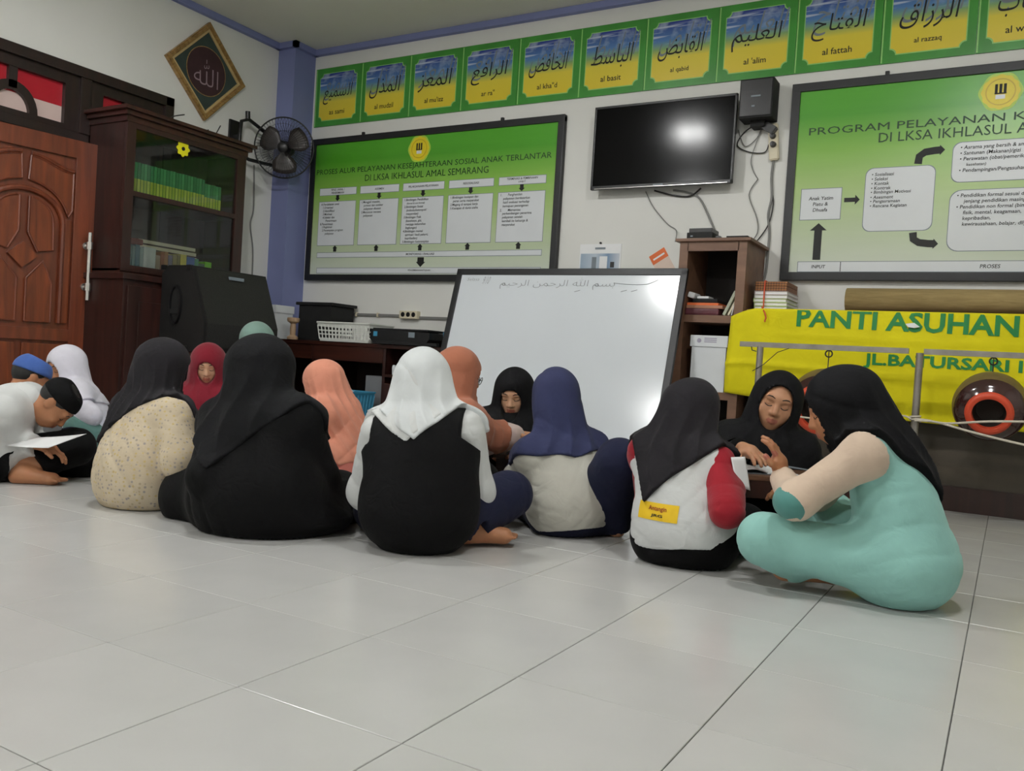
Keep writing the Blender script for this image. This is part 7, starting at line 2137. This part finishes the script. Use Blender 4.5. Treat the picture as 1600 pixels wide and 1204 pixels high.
low_table((-0.735, 0.655), 'low brown wooden floor table between the three girls at right', 0.26, 0.15, 0.295)
low_table((-1.80, 0.66), 'low dark wooden floor table between the rust and navy scarves', 0.18, 0.11, 0.255)
def open_book(c, z, ang, label, w=0.13, d=0.20, group='open books on the low tables'):
    t = thing('open_book', label, 'book', (c[0], c[1], z), group)
    ax = np.array([math.cos(ang), math.sin(ang), 0])
    ay = np.array([-math.sin(ang), math.cos(ang), 0])
    for s in (-1, 1):
        V, F_ = [], []
        n = 7
        for i in range(n):
            f = i / (n - 1)
            zz = 0.004 + 0.016 * math.sin(math.pi * min(1, f * 1.15)) * (1 - 0.5 * f)
            for dy in (-d / 2, d / 2):
                V.append(tuple(np.array([c[0], c[1], z + zz]) + ax * s * f * w + ay * dy))
        for i in range(n - 1):
            F_.append((2 * i, 2 * i + 1, 2 * i + 3, 2 * i + 2))
        o = MB().add(V, F_).build('page_block', M['paper'], t, True)
        m_ = o.modifiers.new('thickness', 'SOLIDIFY')
        m_.thickness = 0.006
        m_.offset = 1 if s < 0 else -1
    k = MB().box(-w - 0.004, w + 0.004, -d / 2 - 0.003, d / 2 + 0.003, 0, 0.0028)
    k.v = [tuple(np.array([c[0], c[1], z]) + ax * p[0] + ay * p[1] + np.array([0, 0, p[2]])) for p in k.v]
    k.build('cover', M['silver'], t)
    return t
open_book((-0.78, 0.64), 0.2955, 0.6, 'open book lying on the low table at right, under the hand')
open_book((-1.80, 0.66), 0.2555, 0.4, 'open book lying on the dark low table by the rust scarf', 0.11, 0.17)
def sheet(name, label, pts, m, sag=0.0, n=8, cat='paper'):
    """thin sheet spanned by four corners"""
    A, B_, C_, D_ = [np.array(p, float) for p in pts]
    V, F_ = [], []
    for i in range(n + 1):
        for j in range(n + 1):
            u, v = i / n, j / n
            p = A * (1 - u) * (1 - v) + B_ * u * (1 - v) + C_ * u * v + D_ * (1 - u) * v
            p = p + np.array([0, 0, -sag * math.sin(math.pi * u) * (0.5 + 0.5 * math.sin(math.pi * v))])
            V.append(tuple(p))
    for i in range(n):
        for j in range(n):
            F_.append((i * (n + 1) + j, (i + 1) * (n + 1) + j, (i + 1) * (n + 1) + j + 1, i * (n + 1) + j + 1))
    o = MB().add(V, F_).build(name, m, None, True)
    sd_ = o.modifiers.new('thickness', 'SOLIDIFY')
    sd_.thickness = 0.0016
    return tag(o, label, cat)
def pix(px, py, D):
    d = np.array([(px - 800) / FPX, -(py - 602) / FPX, 1.0])
    return CAM + (d[0] * CR + d[1] * CU + _f) * D
# sheet the boy writes on, resting on his knee
sheet('paper_sheet', 'white sheet of paper resting on the knee of the writing boy', [(-3.675, -0.663, 0.170), (-3.505, -0.575, 0.172), (-3.43, -0.45, 0.235), (-3.62, -0.55, 0.205)], M['paper'], 0.006)
# sheet held by the girl with red sleeves
sheet('paper_sheet', 'white sheet of paper held upright beside the red sleeve', [(-0.748, 0.124, 0.387), (-0.712, 0.168, 0.39), (-0.684, 0.158, 0.278), (-0.721, 0.114, 0.295)], M['paper'], 0.0)
sheet('paper_sheet', 'sheet of paper lying flat on floor by the peach scarf girl', [(-2.75, 0.30, 0.004), (-2.55, 0.42, 0.004), (-2.68, 0.62, 0.006), (-2.86, 0.50, 0.004)], M['paper'], 0.0)
o = MB().tube([(-0.70, 0.73, 0.318), (-0.60, 0.80, 0.304)], 0.004, 6).build('pen', M['silver'])
tag(o, 'slim silver pen on the low table at right', 'pen')
# white bag on the floor behind the navy knee
bgp = [el((-1.37, 1.05, .045), np.eye(3), (.075, .06, .05), .03), el((-1.33, 1.08, .085), np.eye(3), (.04, .035, .035), .03)]
bgf = field(bgp)
lo, hi = bounds(bgp, .03)
o = sdf_obj('plastic_bag', clipz(lambda P: bgf(P) + .006 * wrinkle(P, (1, .6, .8), 120, 1.0), .001), lo, hi, .008, M['paper'], None)
tag(o, 'crumpled white plastic bag on floor between navy and black scarves', 'bag')
# black shoe-like bundle of cloth beside the writing boy
bnp = [el((-3.36, -0.18, .035), np.stack([VR, VF, [0, 0, 1]]), (.13, .09, .04), .04), el((-3.28, -0.13, .05), np.stack([VR, VF, [0, 0, 1]]), (.07, .06, .04), .04)]
bnf = field(bnp)
lo, hi = bounds(bnp, .03)
o = sdf_obj('folded_jacket', clipz(lambda P: bnf(P) + .005 * wrinkle(P, (1, .6, .8), 90, 1.0), .001), lo, hi, .009, FAB['deepblack'], None)
tag(o, 'black folded cloth lying on floor beside the writing boy', 'cloth')

# ------------------------------------------------------------------ prints on the clothes (laid on the real surface)
def bvh_of(o):
    w = wpos(o)
    return BVHTree.FromPolygons([tuple(v.co + w) for v in o.data.vertices], [tuple(p.vertices) for p in o.data.polygons])
def project(mb, tree, direction, off):
    d = Vector(direction).normalized()
    out = []
    last = None
    for p in mb.v:
        p = Vector(p)
        hit = tree.ray_cast(p - d * 0.6, d)
        q = hit[0] if hit[0] is not None else (last or p)
        last = q
        out.append(tuple(q - d * off))
    mb.v = out
    return mb
tree = bvh_of(RED_SHIRT)
vdir = nrm_(RED_F.tf * 1.0 + np.array([0, 0, -0.05]))
ulat = RED_F.lat
pc = pix(1020, 801, 2.86)
k = MB()
nx_, ny_ = 26, 10
V, F_ = [], []
for i in range(nx_ + 1):
    for j2 in range(ny_ + 1):
        V.append(tuple(pc + ulat * (i / nx_ - .5) * .150 + Z * (j2 / ny_ - .5) * .058))
for i in range(nx_):
    for j2 in range(ny_):
        F_.append((i * (ny_ + 1) + j2, (i + 1) * (ny_ + 1) + j2, (i + 1) * (ny_ + 1) + j2 + 1, i * (ny_ + 1) + j2 + 1))
k.add(V, F_)
project(k, tree, vdir, .0022).build('yellow_print', mat('yellow_print', hexc(228, 188, 22), 0.7, 0.04, 20), RED_T, True)
k = MB()
text_to(k, 'Antangin', tuple(pc + Z * .009), tuple(ulat), (0, 0, 1), w=.068, h=.020, bold=.02)
project(k, tree, vdir, .0036).build('print_lettering', mat('brown_print', hexc(150, 62, 24), 0.7, 0.04, 20), RED_T)
k = MB()
text_to(k, 'JRG', tuple(pc - Z * .014), tuple(ulat), (0, 0, 1), w=.044, h=.012, bold=.03)
project(k, tree, vdir, .0036).build('print_lettering', M['ink'], RED_T)
tree = bvh_of(RED_HIJAB)
k = MB()
text_to(k, 'AZ', tuple(pix(1026, 767, 2.86)), tuple(ulat), (0, 0, 1), w=.026, h=.014, bold=.0, shear=.5)
project(k, tree, vdir, .002).build('scarf_mark', M['cream'], RED_T)
